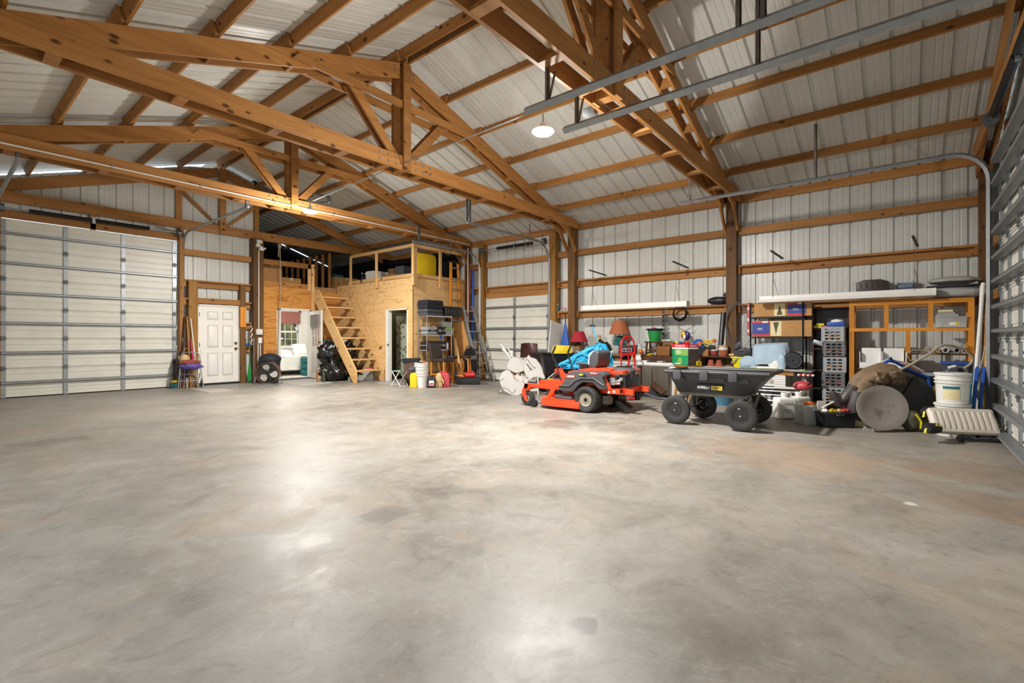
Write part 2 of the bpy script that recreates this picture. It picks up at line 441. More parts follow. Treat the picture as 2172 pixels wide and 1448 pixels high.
# ------------------------------------------------------------------ ribbed steel sheets
UNIT = 0.317
_sh = {}
def sheet_mesh(nu, top):
    key = (nu, tuple(top) if isinstance(top, list) else top)
    if key in _sh: return _sh[key]
    pr = []
    for k in range(nu):
        o = k*UNIT
        pr += [(o, 0), (o+.014, .034), (o+.046, .034), (o+.060, 0), (o+.138, 0), (o+.146, .004), (o+.160, .004), (o+.168, 0), (o+.224, 0), (o+.232, .004), (o+.246, .004), (o+.254, 0)]
    pr.append((nu*UNIT, 0))
    def tz(x):
        if isinstance(top, list): return top[0] + (top[1]-top[0])*x/(nu*UNIT)
        return top
    n = len(pr); m = MB()
    m.add([(x, y, 0) for x, y in pr] + [(x, y, tz(x)) for x, y in pr], [(i, i+1, n+i+1, n+i) for i in range(n-1)])
    _sh[key] = m.mesh('steel_panel', M['steel'], smooth=False); return _sh[key]
def sheet(parent, name, org, ex, ey, ez, nu, top):
    o = bpy.data.objects.new(name, sheet_mesh(nu, top)); C.objects.link(o)
    m = Matrix((Vector(ex), Vector(ey), Vector(ez))).transposed().to_4x4(); m.translation = Vector(org)
    o.parent = parent; o.matrix_basis = m
    return o
ceiling = struct('ceiling', 'white ribbed steel roof seen from below, carried on orange pine purlins')
ca, sa = 3/math.sqrt(10), 1/math.sqrt(10)
LEN = (W+0.12-RX)/ca
y = 2.361 + 0.951*17 + 0.0
while y > FR - 0.2:
    ln = LEN
    sheet(ceiling, 'roof_panel', (W+0.12, y, roof_z(W+0.12)), (0,-1,0), (sa,0,ca), (-ca,0,sa), 3, round(ln, 3))
    if y-0.951 < BK-.1: sheet(ceiling, 'roof_panel', (2*RX-W-0.12, y-0.951, roof_z(W+0.12)), (0,1,0), (-sa,0,ca), (ca,0,sa), 3, round(ln, 3))
    y -= 0.951
MB().box(RX-.12, RX+.12, FR-0.3, YE, RZ+0.045, RZ+0.06).build('ridge_cap', M['steel'], ceiling, smooth=False)
# purlins, lapped at every truss
PX = [5.22, 6.13, 7.03, 7.96, 8.91, 9.83, 4.98, 4.07, 3.16, 2.24, 1.33, 0.41]
spans = [(FR+.02, T_Y[0]+.14), (T_Y[0]-.14, T_Y[1]+.14), (T_Y[1]-.14, T_Y[2]+.14), (T_Y[2]-.14, BK-.03), (BK-.03, YE)]
for px in PX:
    sgn = 1 if px > RX else -1
    nrm = Vector((sgn*sa, 0, ca))
    for i, (a, b) in enumerate(spans if px > RX else spans[:4]):
        dx = 0.021*(1 if i % 2 else -1)
        p = Vector((px+dx, 0, roof_z(px+dx))) - nrm*0.078
        beam('purlin', (p.x, a, p.z), (p.x, b, p.z), 0.04, 0.15, M['timber'], ceiling, up=nrm)

# ------------------------------------------------------------------ right wall
wall_right = struct('wall_right', 'white ribbed steel side wall with shelf-like pine girts')
y = 2.361 + 0.951*9
while y > FR:
    lo = y-0.951
    if lo < 9.80 and y > 7.45 and not (lo < 7.40): z0 = 2.44
    else: z0 = 0.0
    if y > 7.45 and lo < 7.45:                        # split sheet beside the small door
        sheet(wall_right, 'steel_panel', (W, 7.427, 0), (0,-1,0), (1,0,0), (0,0,1), 1, 4.22)
    z1 = 4.22
    sheet(wall_right, 'steel_panel', (W, y, z0), (0,-1,0), (1,0,0), (0,0,1), 3, round(z1-z0, 3))
    y = lo
def girt(parent, a, b, z, into, ends=True, top_only=False):
    """bookshelf girt: a flat board whose front edge shows, a board on edge against the steel below it; 'into' points to the steel"""
    a = Vector(a); b = Vector(b); n = Vector(into)
    beam('girt_shelf', a+Vector((0,0,z-.02))+n*.07, b+Vector((0,0,z-.02))+n*.07, 0.14, 0.04, M['timber'], parent)
    beam('girt_board', a+Vector((0,0,z-.11))+n*.12, b+Vector((0,0,z-.11))+n*.12, 0.04, 0.14, M['timber'], parent)
    if ends:
        d = (b-a).normalized()
        for p, s in ((a, 1), (b, -1)):
            q = p + d*(.02*s)
            beam('girt_block', q+Vector((0,0,z-.11))+n*.0, q+Vector((0,0,z-.11))+n*.10, 0.04, 0.14, M['timber'], parent)
def girt1(parent, a, b, z, into):
    a = Vector(a); b = Vector(b); n = Vector(into)
    beam('girt_board', a+Vector((0,0,z-.075))+n*.02, b+Vector((0,0,z-.075))+n*.02, 0.04, 0.15, M['timber'], parent)
    beam('girt_shelf', a+Vector((0,0,z-.075))+n*.11, b+Vector((0,0,z-.075))+n*.11, 0.14, 0.04, M['timber'], parent)
GX = 10.655
for (ya, yb) in ((-0.93, 2.655), (2.865, 6.53), (6.735, 7.14)):
    girt1(wall_right, (GX+.02, ya, 0), (GX+.02, yb, 0), 3.53, (1,0,0))
    girt(wall_right, (GX, ya, 0), (GX, yb, 0), 2.755, (1,0,0))
    girt(wall_right, (GX, ya, 0), (GX, yb, 0), 1.955, (1,0,0))
girt1(wall_right, (GX+.02, 7.40, 0), (GX+.02, 9.70, 0), 3.50, (1,0,0))
girt(wall_right, (GX, 7.40, 0), (GX, 9.70, 0), 2.77, (1,0,0))
beam('door_header', (GX+.06, 7.40, 2.50), (GX+.06, 9.72, 2.50), 0.04, 0.15, M['timber'], wall_right)
girt(wall_right, (GX, 9.95, 0), (GX, 10.38, 0), 3.50, (1,0,0)); girt(wall_right, (GX, 9.95, 0), (GX, 10.38, 0), 2.77, (1,0,0))
for i, (a, b) in enumerate([(FR, 2.76), (2.76, 6.63), (6.63, 10.5), (10.5, 14.4)]):
    beam('eave_girt', (10.74, a, 4.125), (10.74, b, 4.125), 0.04, 0.16, M['timber'], wall_right)

# ------------------------------------------------------------------ posts
def post(x0, x1, y0, y1, z1, label, mat='post', z0=0):
    o = beam('support_post', ((x0+x1)/2, (y0+y1)/2, z0), ((x0+x1)/2, (y0+y1)/2, z1), y1-y0, x1-x0, M[mat], up=(1, 0, 0))
    o['label'] = label; o['kind'] = 'structure'; return o
post(10.55, 10.72, 2.66, 2.86, 4.20, 'dark treated wooden post on the right wall between the two long tube lights')
post(10.55, 10.72, 6.53, 6.74, 4.20, 'dark treated wooden post beside the white panel and blue umbrella, foot of the second truss')
post(10.55, 10.72, 10.38, 10.48, 4.20, 'brown treated post in the far corner behind the tall step ladder')
post(10.52, 10.72, -1.04, -0.93, 4.20, 'dark treated corner post beside the big ribbed door at the right edge')
post(10.58, 10.76, 7.15, 7.35, 4.06, 'tan door jamb post right of the small overhead door', 'post_lite')
post(10.58, 10.76, 9.74, 9.94, 4.06, 'tan door jamb post left of the small overhead door', 'post_lite')
post(5.84, 6.12, 14.10, 14.35, 4.06, 'thick dark post with conduit between the white entry door and the plywood wall')
post(4.30, 4.51, 14.20, 14.36, 2.73, 'short dark post left of the white entry door', 'post_lite')
post(5.54, 5.68, 14.20, 14.36, 2.71, 'short dark post right of the white entry door')
post(4.11, 4.20, 14.22, 14.40, 4.06, 'slim orange jamb post beside the large left overhead door', 'timber')

# ------------------------------------------------------------------ back wall (steel part) with girts
wall_back = struct('wall_back', 'white ribbed steel gable wall at the back')
x = 4.10-15*UNIT
for nu, z0 in ((3, 0), (2, 0), (3, 3.78), (3, 3.78), (3, 3.78), (1, 3.78), (1, 0), (3, 2.13), (1, 2.13), (1, 0)):
    x1 = x+nu*UNIT
    sheet(wall_back, 'steel_panel', (x, BK, z0), (1,0,0), (0,1,0), (0,0,1), nu, [round(roof_z(x)-.10-z0, 3), round(roof_z(x1)-.10-z0, 3)])
    x = x1
girt1(wall_back, (4.20, 14.24, 0), (5.90, 14.24, 0), 3.535, (0,1,0))
girt(wall_back, (4.20, 14.22, 0), (5.90, 14.22, 0), 2.755, (0,1,0))
girt(wall_back, (4.20, 14.22, 0), (4.42, 14.22, 0), 2.28, (0,1,0)); girt(wall_back, (5.64, 14.22, 0), (5.90, 14.22, 0), 2.25, (0,1,0))
girt(wall_back, (4.20, 14.22, 0), (4.42, 14.22, 0), 1.70, (0,1,0)); girt(wall_back, (5.64, 14.22, 0), (5.90, 14.22, 0), 1.68, (0,1,0))
girt(wall_back, (4.20, 14.22, 0), (4.42, 14.22, 0), 1.0, (0,1,0)); girt(wall_back, (5.64, 14.22, 0), (5.90, 14.22, 0), 1.02, (0,1,0))
beam('door_header', (4.50, 14.24, 2.225), (5.56, 14.24, 2.225), 0.04, 0.14, M['timber'], wall_back)
beam('door_header', (0.9, 14.36, 3.81), (4.15, 14.36, 3.81), 0.06, 0.16, M['timber'], wall_back)
beam('jamb_board', (.95, 14.38, 0), (.95, 14.38, 4.05), .06, .12, M['timber'], wall_back, up=(1,0,0))
beam('gable_stud', (4.13, 14.36, 4.05), (4.13, 14.36, 5.55), 0.04, 0.14, M['timber'], wall_back)
beam('gable_stud', (2.45, 14.36, 3.72), (2.45, 14.36, 4.3), 0.06, 0.10, M['timber'], wall_back)
beam('gable_stud', (6.02, 14.36, 4.05), (6.02, 14.36, 5.5), 0.12, 0.12, M['post_lite'], wall_back)
# left and front walls (outside the frame, they close the room)
wall_left = struct('wall_left', 'ribbed steel wall beside the camera')
y = FR
while y < BK:
    z0 = 3.66 if -0.1 < y < 5.6 else 0             # added opening, out of view beside the camera, lets in fill daylight
    sheet(wall_left, 'steel_panel', (LF, y, z0), (0,1,0), (-1,0,0), (0,0,1), 3, 4.19-z0); y += 0.951
wall_front = struct('wall_front', 'ribbed steel wall holding the big door at the right edge')
x = W+0.1
while x > LF:
    xm = x-0.475
    z0 = 3.78 if 4.9 < xm < 8.5 else 0
    x0 = x-0.951
    sheet(wall_front, 'steel_panel', (x, FR-.08, z0), (-1,0,0), (0,-1,0), (0,0,1), 3, [round(roof_z(x)-z0, 3), round(roof_z(x0)-z0, 3)])
    x = x0
beam('rake_board', (5.2, FR+.03, roof_z(5.2)-.30), (10.7, FR+.03, roof_z(10.7)-.30), 0.04, 0.235, M['timber'], wall_front)
beam('rake_board', (5.2, FR+.16, roof_z(5.2)-.30), (10.7, FR+.16, roof_z(10.7)-.30), 0.04, 0.235, M['timber'], wall_front)
beam('chord_board', (-.3, FR+.20, 4.17), (10.6, FR+.20, 4.17), 0.04, 0.235, M['timber'], wall_front)
beam('jamb_board', (8.80, FR+.02, 0), (8.80, FR+.02, 4.05), 0.10, 0.14, M['post'], wall_front, up=(1,0,0))
beam('jamb_board', (4.6, FR+.02, 0), (4.6, FR+.02, 4.05), 0.10, 0.14, M['post'], wall_front, up=(1,0,0))
for z in (2.70, 1.9): beam('girt_board', (8.9, FR+.02, z), (10.5, FR+.02, z), 0.04, 0.14, M['timber'], wall_front)

# ------------------------------------------------------------------ roof trusses
def chord_poly(z0, h):
    a, b = 2*RX-10.66, 10.66
    k = 3*(RZ-.02-(z0+h)); return [(a, z0), (b, z0), (b, roof_z(b)-.02), (RX+k, z0+h), (RX-k, z0+h), (a, roof_z(a)-.02)]
bolt_me = MB().cyl((0,0,0), (0,-.012,0), .018, n=8).mesh('bolt', M['galv'])
def truss(y0, label, back=False):
    t = thing('roof_truss', label, 'roof truss', (RX, y0, 4.05))
    def part(name, poly, yc, th=.04):
        m = MB().prism([(p[0]-RX, p[1]-4.05) for p in poly], yc-th/2, yc+th/2)
        return m.build(name, M['timber'], t, smooth=False)
    plies = (0,) if back else (-.125, .125)
    for yc in plies:
        part('bottom_chord', chord_poly(4.05, .235), yc*1.16)
        for s in (-1, 1):
            X = lambda d: RX+s*d
            Z = lambda d, o: 5.872-o-d*S3
            part('top_chord', [(X(5.2), Z(5.2, 0)), (X(.09), Z(.09, 0)), (X(.09), Z(.09, .25)), (X(5.2), Z(5.2, .25))], yc*.82 if not back else .045)
            if not back:
                part('web', [(X(.10), 4.32), (X(.25), 4.28), (X(1.02), 5.13), (X(.88), 5.2)], yc*.5)
                if s > 0: part('collar_tie', [(RX-1.92, 5.09), (RX+1.92, 5.09), (RX+1.82, 5.21), (RX-1.82, 5.21)], yc*1.16)
                part('knee_brace', [(X(4.95), 4.06), (X(5.06), 4.06), (X(5.50), 3.52), (X(5.43), 3.45)], yc*.98)
            else:
                part('web', [(X(.08), 4.30), (X(.17), 4.30), (X(.98), 5.0), (X(.90), 5.06)], .045)
        part('king_post', [(RX-.075, 4.05), (RX+.075, 4.05), (RX+.075, 5.83), (RX-.075, 5.83)], yc*1.5 if yc < 0 else (yc*.9 if yc else -.05))
    if not back:
        MB().box(-.07, .07, -.10, .085, .02, 1.76).build('king_post', M['timber'], t, smooth=False)
        for d in (-4.3, -3.2, -2.1, -1.1, -.35, .35, 1.1, 2.1, 3.2, 4.3):
            MB().box(d-.06, d+.06, -.125, .125, 0.0, .04).build('spacer_block', M['timber'], t, smooth=False)
        for d in (-2.9, -1.9, 1.9, 2.9):
            zz = 5.872-.25-abs(d)*S3-4.05
            MB().box(d-.02, d+.02, -.085, .085, zz, zz+.14).build('spacer_block', M['timber'], t, smooth=False)
    fy = -.166 if not back else -.022
    for s in (-1, 1):
        for i in range(3):
            for j in range(2):
                if back and s < 0 and i > 1: continue
                inst('bolt', bolt_me, t, (s*(.20+.16*i), fy, .07+.11*j - .02*i*0))
        inst('bolt', bolt_me, t, (s*.2, -.125 if not back else .02, 1.62)); inst('bolt', bolt_me, t, (s*.2, -.125 if not back else .02, 1.70))
    return t
truss(T_Y[0], 'pine roof truss nearest the camera, crossing the top right of the photo')
truss(T_Y[1], 'pine roof truss spanning from the top left corner to the middle post')
truss(T_Y[2], 'pine roof truss with the thin white line, just before the loft')
truss(14.31, 'single-ply pine gable truss against the back wall', True)

# ------------------------------------------------------------------ plywood room with loft
wl_side = struct('wall_loft_side', 'pale plywood wall behind the stairs with the dark bathroom doorway')
SX = 8.55
def panel(parent, mat, x0, x1, y0, y1, z0, z1, name='plywood_sheet'):
    return MB().box(x0, x1, y0, y1, z0, z1).build(name, M[mat], parent, smooth=False, bevel=.002, seg=1)
panel(wl_side, 'ply_side', SX, SX+.018, 10.50, 10.722, 0, 2.07); panel(wl_side, 'ply_side', SX, SX+.018, 11.642, 12.86, 0, 1.62)
panel(wl_side, 'ply_side', SX, SX+.018, 12.863, 14.35, 0, 1.62); panel(wl_side, 'ply_side', SX, SX+.018, 11.642, 12.93, 1.623, 2.93)
panel(wl_side, 'ply_side', SX, SX+.018, 12.933, 14.35, 1.623, 2.93); panel(wl_side, 'ply_side', SX, SX+.018, 10.50, 11.639, 2.073, 2.93)
beam('ledger', (SX-.01, 10.50, 2.99), (SX-.01, 13.42, 2.99), .05, .10, M['timber_pale'], wl_side)
MB().box(SX-.02, SX+.0, 10.50, 10.60, 0, 2.07).build('corner_trim', M['timber_pale_z'], wl_side, smooth=False)
for k in range(10): beam('wall_stud', (SX+.06, 14.92+.43*k, 2.95), (SX+.06, 14.92+.43*k, min(4.1, roof_z(8.6)-.05)), .09, .04, M['timber'], wl_side, up=(0,1,0))
wl_front = struct('wall_loft_front', 'plywood wall behind the wire shelf, facing the room')
panel(wl_front, 'ply_h', SX, 9.77, 10.5, 10.518, 0, 2.93); panel(wl_front, 'ply_h', 9.773, 10.80, 10.5, 10.518, 0, 2.93)
beam('ledger', (SX, 10.49, 2.99), (10.72, 10.49, 2.99), .05, .10, M['timber_pale'], wl_front)
wl_back = struct('wall_loft_back', 'orange plywood wall around the open bedroom door')
PY = 14.35
panel(wl_back, 'ply_orange', 6.12, 6.60, PY, PY+.02, 0, 2.78); panel(wl_back, 'ply_orange', 6.603, 7.72, PY, PY+.02, 2.10, 2.78); panel(wl_back, 'ply_orange', 7.66, 8.55, PY, PY+.02, 0, 2.10)
panel(wl_back, 'ply_orange', 7.723, 8.55, PY, PY+.02, 2.10, 2.72)
beam('rim_board', (6.12, PY-.01, 2.84), (7.72, PY-.01, 2.84), .04, .13, M['timber'], wl_back)
beam('rim_board', (7.8, PY+.12, 2.80), (8.55, PY+.12, 2.80), .04, .13, M['timber'], wl_back)
fl = struct('floor_loft', 'plywood loft floor above the bathroom and bedroom')
MB().box(8.57, W, 10.52, YE, 2.78, 2.94).build('floor_deck', M['ply_dark'], fl, smooth=False)
MB().box(6.14, 8.55, PY+.02, YE, 2.62, 2.86).build('floor_deck', M['ply_dark'], fl, smooth=False)
far = struct('wall_attic', 'gable at the end of the loft, coloured near-black for the unlit attic')
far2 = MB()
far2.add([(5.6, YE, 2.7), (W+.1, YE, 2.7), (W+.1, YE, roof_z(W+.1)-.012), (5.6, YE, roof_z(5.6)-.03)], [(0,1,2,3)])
far2.build('attic_dark_sheet', M['void'], far, smooth=False)
MB().box(6.0, 6.05, PY+.1, YE, 2.7, 6.0).build('attic_dark_sheet', M['void'], far, smooth=False)
MB().box(W-.02, W+.05, 10.92, YE, 0, 4.2).build('attic_dark_sheet', M['void'], far, smooth=False)
# loft railings
rail = thing('guard_rail', 'new pine guard rail along the loft edge above the bathroom door', 'railing', (SX, 10.5, 2.95))
def rl(name, a, b, w, h, up=(0,0,1)): return beam(name, a, b, w, h, M['timber_pale'], rail, up=up)
rl('top_rail', (SX-.035, 10.45, 3.80), (SX-.035, 13.50, 3.80), .04, .09)
rl('top_rail', (SX, 10.465, 3.80), (10.70, 10.465, 3.80), .04, .09)
for yy, z0 in ((13.48, 2.55), (12.12, 2.73)): rl('baluster', (SX-.05, yy, z0), (SX-.05, yy, 3.80), .09, .04, up=(1,0,0))
rl('corner_post', (SX-.06, 10.43, 2.70), (SX-.06, 10.43, 3.845), .09, .04, up=(1,0,0)); rl('corner_post', (SX+.03, 10.43, 2.70), (SX+.03, 10.43, 3.845), .04, .09, up=(1,0,0))
rl('baluster', (9.50, 10.44, 2.70), (9.50, 10.44, 3.80), .04, .09, up=(1,0,0)); rl('baluster', (10.68, 10.44, 2.70), (10.68, 10.44, 3.80), .04, .09, up=(1,0,0))
rail2 = thing('guard_rail', 'pine guard rail over the open bedroom door', 'railing', (6.9, PY, 2.9))
beam('top_rail', (6.14, PY-.03, 3.465), (7.72, PY-.03, 3.465), .04, .15, M['timber'], rail2)
beam('baluster', (7.58, PY-.03, 2.70), (7.58, PY-.03, 3.53), .04, .09, M['timber_pale'], rail2, up=(1,0,0))
beam('baluster', (7.69, PY-.05, 2.05), (7.69, PY-.05, 3.54), .06, .09, M['timber_pale'], rail2, up=(1,0,0))
# stairs
st = thing('staircase', 'open pine loft stairs with eight treads and two stringers', 'stairs', (8.07, 11.9, 0))
def stringer(x, ya, za, yb, zb, h, nm='stringer'):
    dirv = Vector((0, yb-ya, zb-za)).normalized(); nz = Vector((0, -dirv.z, dirv.y))
    a0 = (ya, za); m = MB()
    lo = [(11.80, 0.0), (11.98, 0.0), (13.93, 2.28), (13.93, 2.62), (13.80, 2.72)]
    m.prism([(p[0]-11.9, p[1]) for p in [(11.76, 0), (11.90, 0), (13.98, 2.36), (13.98, 2.72), (13.78, 2.72), (11.76, .34)]], x-8.07-.02, x-8.07+.02, 'yz')
    return m.build(nm, M['timber_pale_y'], st, smooth=False, bevel=.002, seg=1)
M['timber_pale_y'] = wood('pale_stringer_pine', '#cb9c60', '#e8c288', axis=1)
stringer(7.60, 0,0,0,0,0); stringer(8.49, 0,0,0,0,0)
for k in range(8):
    t = k/7; yy = 11.90+1.78*t; z = .335+2.17*t
    MB().box(-.45, .40, -.13, .13, -.04, 0).build('tread', M['timber_pale'], st, loc=(0, yy-11.9+.06, z), smooth=False, bevel=.003, seg=1)
    for sx in (-.44, .38): MB().box(sx, sx+.02, -.11, .11, -.08, -.04).build('tread_cleat', M['timber_pale'], st, loc=(0, yy-11.9+.06, z), smooth=False)
hr = thing('hand_rail', 'pine board handrail fixed up the plywood wall beside the stairs', 'handrail', (8.50, 12.7, 1.9))
beam('rail_board', (8.50, 11.93, .99), (8.50, 13.55, 3.0), .05, .11, M['timber_pale'], hr)
for q in (.03, .62): 
    p = Vector((8.53, 11.93, .93)).lerp(Vector((8.53, 13.55, 2.93)), q); MB().cbox((0,0,0), (.06,.05,.09)).build('bracket', M['dark_wood'], hr, loc=tuple(p-Vector((8.50,12.7,1.9))))

# ------------------------------------------------------------------ overhead doors
def overhead(name, label, loc, rz, wid, stiles, npan, ph, struts, sdepth=.055, ribs=True):
    d = struct(name, label, loc, rz)
    def panel_mesh():
        m = MB()
        pr = [(0, .012), (.010, .012), (.010, .0), (.028, .0), (.030, .012), (.135, .012), (.145, .020), (.165, .020), (.175, .012),
              (.30, .012), (.31, .016), (.33, .016), (.34, .012), (.455, .012), (.465, .020), (.485, .020), (.495, .012), (ph-.03, .012), (ph-.025, .0), (ph-.006, .0), (ph-.006, .014)]
        n = len(pr); m.add([(0, y, z) for z, y in pr] + [(wid, y, z) for z, y in pr], [(i, n+i, n+i+1, i+1) for i in range(n-1)])
        m.box(0, wid, .022, .04, 0, ph)
        return m.mesh('door_section', M['door_steel'], smooth=False)
    pm = panel_mesh()
    sm = MB().add([(0,-.0,-.03),(wid,0,-.03),(wid,-sdepth,-.022),(0,-sdepth,-.022),(0,-sdepth,.022),(wid,-sdepth,.022),(wid,0,.03),(0,0,.03),(0,-sdepth+.012,-.012),(wid,-sdepth+.012,-.012),(wid,-sdepth+.012,.012),(0,-sdepth+.012,.012)],
                  [(0,1,2,3),(3,2,9,8),(8,9,10,11),(11,10,5,4),(4,5,6,7)]).mesh('strut', M['galv'], smooth=False)
    hm = MB().box(-.035, .035, -.016, 0, -.05, .05).cyl((-.045,-.016,0), (.045,-.016,0), .012, n=8).mesh('hinge', M['galv_d'])
    for i in range(npan):
        inst('door_section', pm, d, (0, 0, i*ph))
        for s in struts: inst('strut', sm, d, (0, -.012, i*ph+s))
    for x in stiles:
        w = .075
        m = MB().box(x-w/2, x+w/2, -.012, .012, 0.01, npan*ph-.02)
        m.build('stile', M['galv'], d, smooth=False)
        for i in range(1, npan): inst('hinge', hm, d, (x, -.012, i*ph))
    MB().box(-.02, wid+.02, -.01, .05, 0, .025).build('bottom_seal', M['rubber'], d, smooth=False)
    return d
d1 = overhead('door_1', 'large white ribbed overhead door filling the left of the back wall', (1.0, 14.36, 0.0), 0, 3.08, (.04, .99, 2.0, 3.03), 6, .62, (.318,))
d4 = overhead('door_4', 'small white overhead door behind the ladders and white rocking figures', (10.70, 9.80, 0.0), -PI/2, 2.38, (.03, 1.17, 2.34), 4, .615, (.30,))
d5 = overhead('door_5', 'large overhead door with stacked steel struts at the right edge', (8.62, -.96, 0.0), -PI, 3.86, (.05, .62, 1.3, 1.95, 2.6, 3.25, 3.8), 6, .62, (.10, .40), sdepth=.09)

def track(name, label, pts, r=.032):
    t = thing(name, label, 'door track', tuple(pts[0]))
    p0 = Vector(pts[0]); MB().tube([Vector(p)-p0 for p in pts], r, 4).build('rail', M['galv'], t, smooth=False)
    return t, p0
def curve_pts(base, top_z, out, rad, end):
    """vertical run, quarter bend, then a level run to end; 'out' is the unit vector into the room"""
    b = Vector(base); o = Vector(out); pts = [b, Vector((b.x, b.y, top_z-rad))]
    for k in range(1, 9):
        a = PI/2*k/8; pts.append(Vector((b.x, b.y, top_z-rad)) + o*(rad*(1-math.cos(a))) + Vector((0,0,rad*math.sin(a))))
    pts.append(Vector((b.x, b.y, top_z)) + o*end); return pts
def hanger(t, p0, p, h, dx=.0, mat='brown_metal'):
    p = Vector(p)-p0
    m = MB().box(p.x-.02, p.x+.02, p.y-.003, p.y+.003, p.z, p.z+h).box(p.x-.02, p.x-.014, p.y-.003, p.y+.035, p.z, p.z+h)
    if dx: m.bar((p.x, p.y, p.z+.02), (p.x+dx, p.y, p.z+h), .03, .006)
    m.build('hanger', M[mat], t, smooth=False)
t, p0 = track('door_track', 'galvanised track of the left overhead door curving towards the camera, right side', curve_pts((4.20, 14.28, 0.05), 3.93, (0,-1,0), .38, 3.9)); hanger(t, p0, (4.20, 10.45, 3.93), .28, .12, 'galv_d')
t, p0 = track('door_track', 'galvanised track of the left overhead door at the left photo edge', curve_pts((.90, 14.28, 0.05), 3.93, (0,-1,0), .38, 4.0)); hanger(t, p0, (.90, 10.4, 3.93), .28, -.12, 'galv_d')
t, p0 = track('door_track', 'grey track right of the small overhead door bending up under the roof', curve_pts((10.56, 7.33, 0.05), 3.76, (-1,0,0), .5, 3.1)); hanger(t, p0, (7.55, 7.33, 3.76), .55, 0, 'galv_d'); hanger(t, p0, (7.46, 7.33, 3.76), .6, .1, 'galv_d')
m = MB().torus((-.95, .0, 3.62), .10, .012, axis='y', a0=PI*.95, a1=2.1*PI, n=12, m=5); m.bar((-.86, 0, 3.62), (-.86, 0, 4.1), .03, .008); m.build('bicycle_hook', M['brown_metal'], t)
t, p0 = track('door_track', 'grey track left of the small overhead door running in front of the loft rail', curve_pts((10.56, 9.86, 0.05), 3.76, (-1,0,0), .5, 2.55)); hanger(t, p0, (8.25, 9.86, 3.76), .42, -.1, 'galv_d')
m = MB().torus((-1.3, .0, 3.62), .10, .012, axis='y', a0=PI*.95, a1=2.1*PI, n=12, m=5); m.bar((-1.2, 0, 3.62), (-1.2, 0, 4.1), .03, .008); m.build('bicycle_hook', M['brown_metal'], t)
t, p0 = track('door_track', 'bright curved track along the right wall above the shelves', curve_pts((8.68, -.86, 0.05), 3.69, (0,1,0), .40, 4.0)); hanger(t, p0, (8.68, 1.03, 3.69), .85); hanger(t, p0, (8.68, 2.95, 3.69), .42, -.06)
t, p0 = track('door_track', 'lower of the two straight tracks crossing the roof at top right', curve_pts((4.76, -.86, 0.05), 3.69, (0,1,0), .40, 3.95), .045); hanger(t, p0, (4.76, 2.9, 3.69), .38, .12); hanger(t, p0, (4.76, 1.0, 3.69), 1.2)
t, p0 = track('door_track', 'upper of the two straight tracks crossing the roof at top right', [(4.10, -.86, 3.69), (4.10, 3.15, 3.69)], .045); hanger(t, p0, (4.10, 2.85, 3.69), .38, .12); hanger(t, p0, (4.10, 1.0, 3.69), 1.2); hanger(t, p0, (4.10, .82, 3.69), 1.2)
# torsion springs on their shafts
def spring(label, a, b, c0, c1, drums=True):
    a = Vector(a); b = Vector(b); t = thing('door_spring', label, 'spring', tuple(a))
    MB().cyl((0,0,0), b-a, .014, n=8).build('shaft', M['galv'], t)
    L = b-a
    for q0, q1 in ((c0, (c0+c1)/2-.01), ((c0+c1)/2+.01, c1)):
        n = 60; pts = [L*(q0+(q1-q0)*i/n) for i in range(n+1)]
        MB().tube(pts, [.046 if i % 2 else .040 for i in range(n+1)], 10).build('coil', M['black_metal'], t)
    MB().cbox(L*((c0+c1)/2), (.06 if abs(L.x) > abs(L.y) else .03, .03 if abs(L.x) > abs(L.y) else .06, .14)).build('center_bracket', M['galv'], t)
    if drums:
        for q in (0, 1): MB().cyl(L*q - L.normalized()*.04, L*q + L.normalized()*.04, .085, n=16).build('cable_drum', M['galv_d'], t)
    return t
spring('black torsion spring above the large left overhead door', (1.0, 14.16, 3.90), (4.08, 14.16, 3.90), .13, .80)
spring('black torsion spring above the small overhead door', (10.46, 9.70, 3.83), (10.46, 7.42, 3.83), .27, .83)
spring('black torsion spring over the front door at the top right corner', (8.55, -.86, 4.02), (4.9, -.86, 4.02), .05, .95)

# ------------------------------------------------------------------ entry door
d2 = struct('door_2', 'white six-panel entry door with brass knob', (4.565, 14.30, .02))
MB().box(0, .955, 0, .045, .03, 2.07).build('door_leaf', M['white_paint'], d2, bevel=.003, seg=1)
for px, wd in ((.20, .25), (.56, .25)):
    for z0, z1 in ((.22, .84), (.98, 1.58), (1.66+.06, 1.94)):
        f = MB()
        f.box(px, px+wd, -.010, 0, z0, z0+.022).box(px, px+wd, -.010, 0, z1-.022, z1).box(px, px+.022, -.010, 0, z0+.022, z1-.022).box(px+wd-.022, px+wd, -.010, 0, z0+.022, z1-.022)
        f.build('panel_moulding', M['grey_white'], d2, bevel=.004, seg=2)
        MB().box(px+.045, px+wd-.045, -.007, .002, z0+.045, z1-.045).build('raised_panel', M['white_paint'], d2, bevel=.006, seg=2)
for zz, rr in ((.94, .032), (1.09, .028)):
    MB().lathe([(.034, 0), (.034, -.012), (.014, -.014), (.014, -.035), (rr, -.04), (rr*.95, -.062), (.0, -.068)], 16, (.885, 0, zz), 'y').build('door_knob', M['brass'], d2)
for zz in (.25, 1.05, 1.85): MB().cyl((.006, -.008, zz-.05), (.006, -.008, zz+.05), .009, n=8).build('hinge', M['brass'], d2)
fr = MB().box(-.05, -.006, -.02, .07, 0, 2.10).box(.961, 1.0, -.02, .07, 0, 2.10).box(-.05, 1.0, -.02, .07, 2.075, 2.115)
fr.build('door_frame', M['white_paint'], d2, smooth=False)
MB().box(-.04, .99, -.04, .08, -.019, .028).build('threshold', M['black_plastic'], d2, smooth=False)
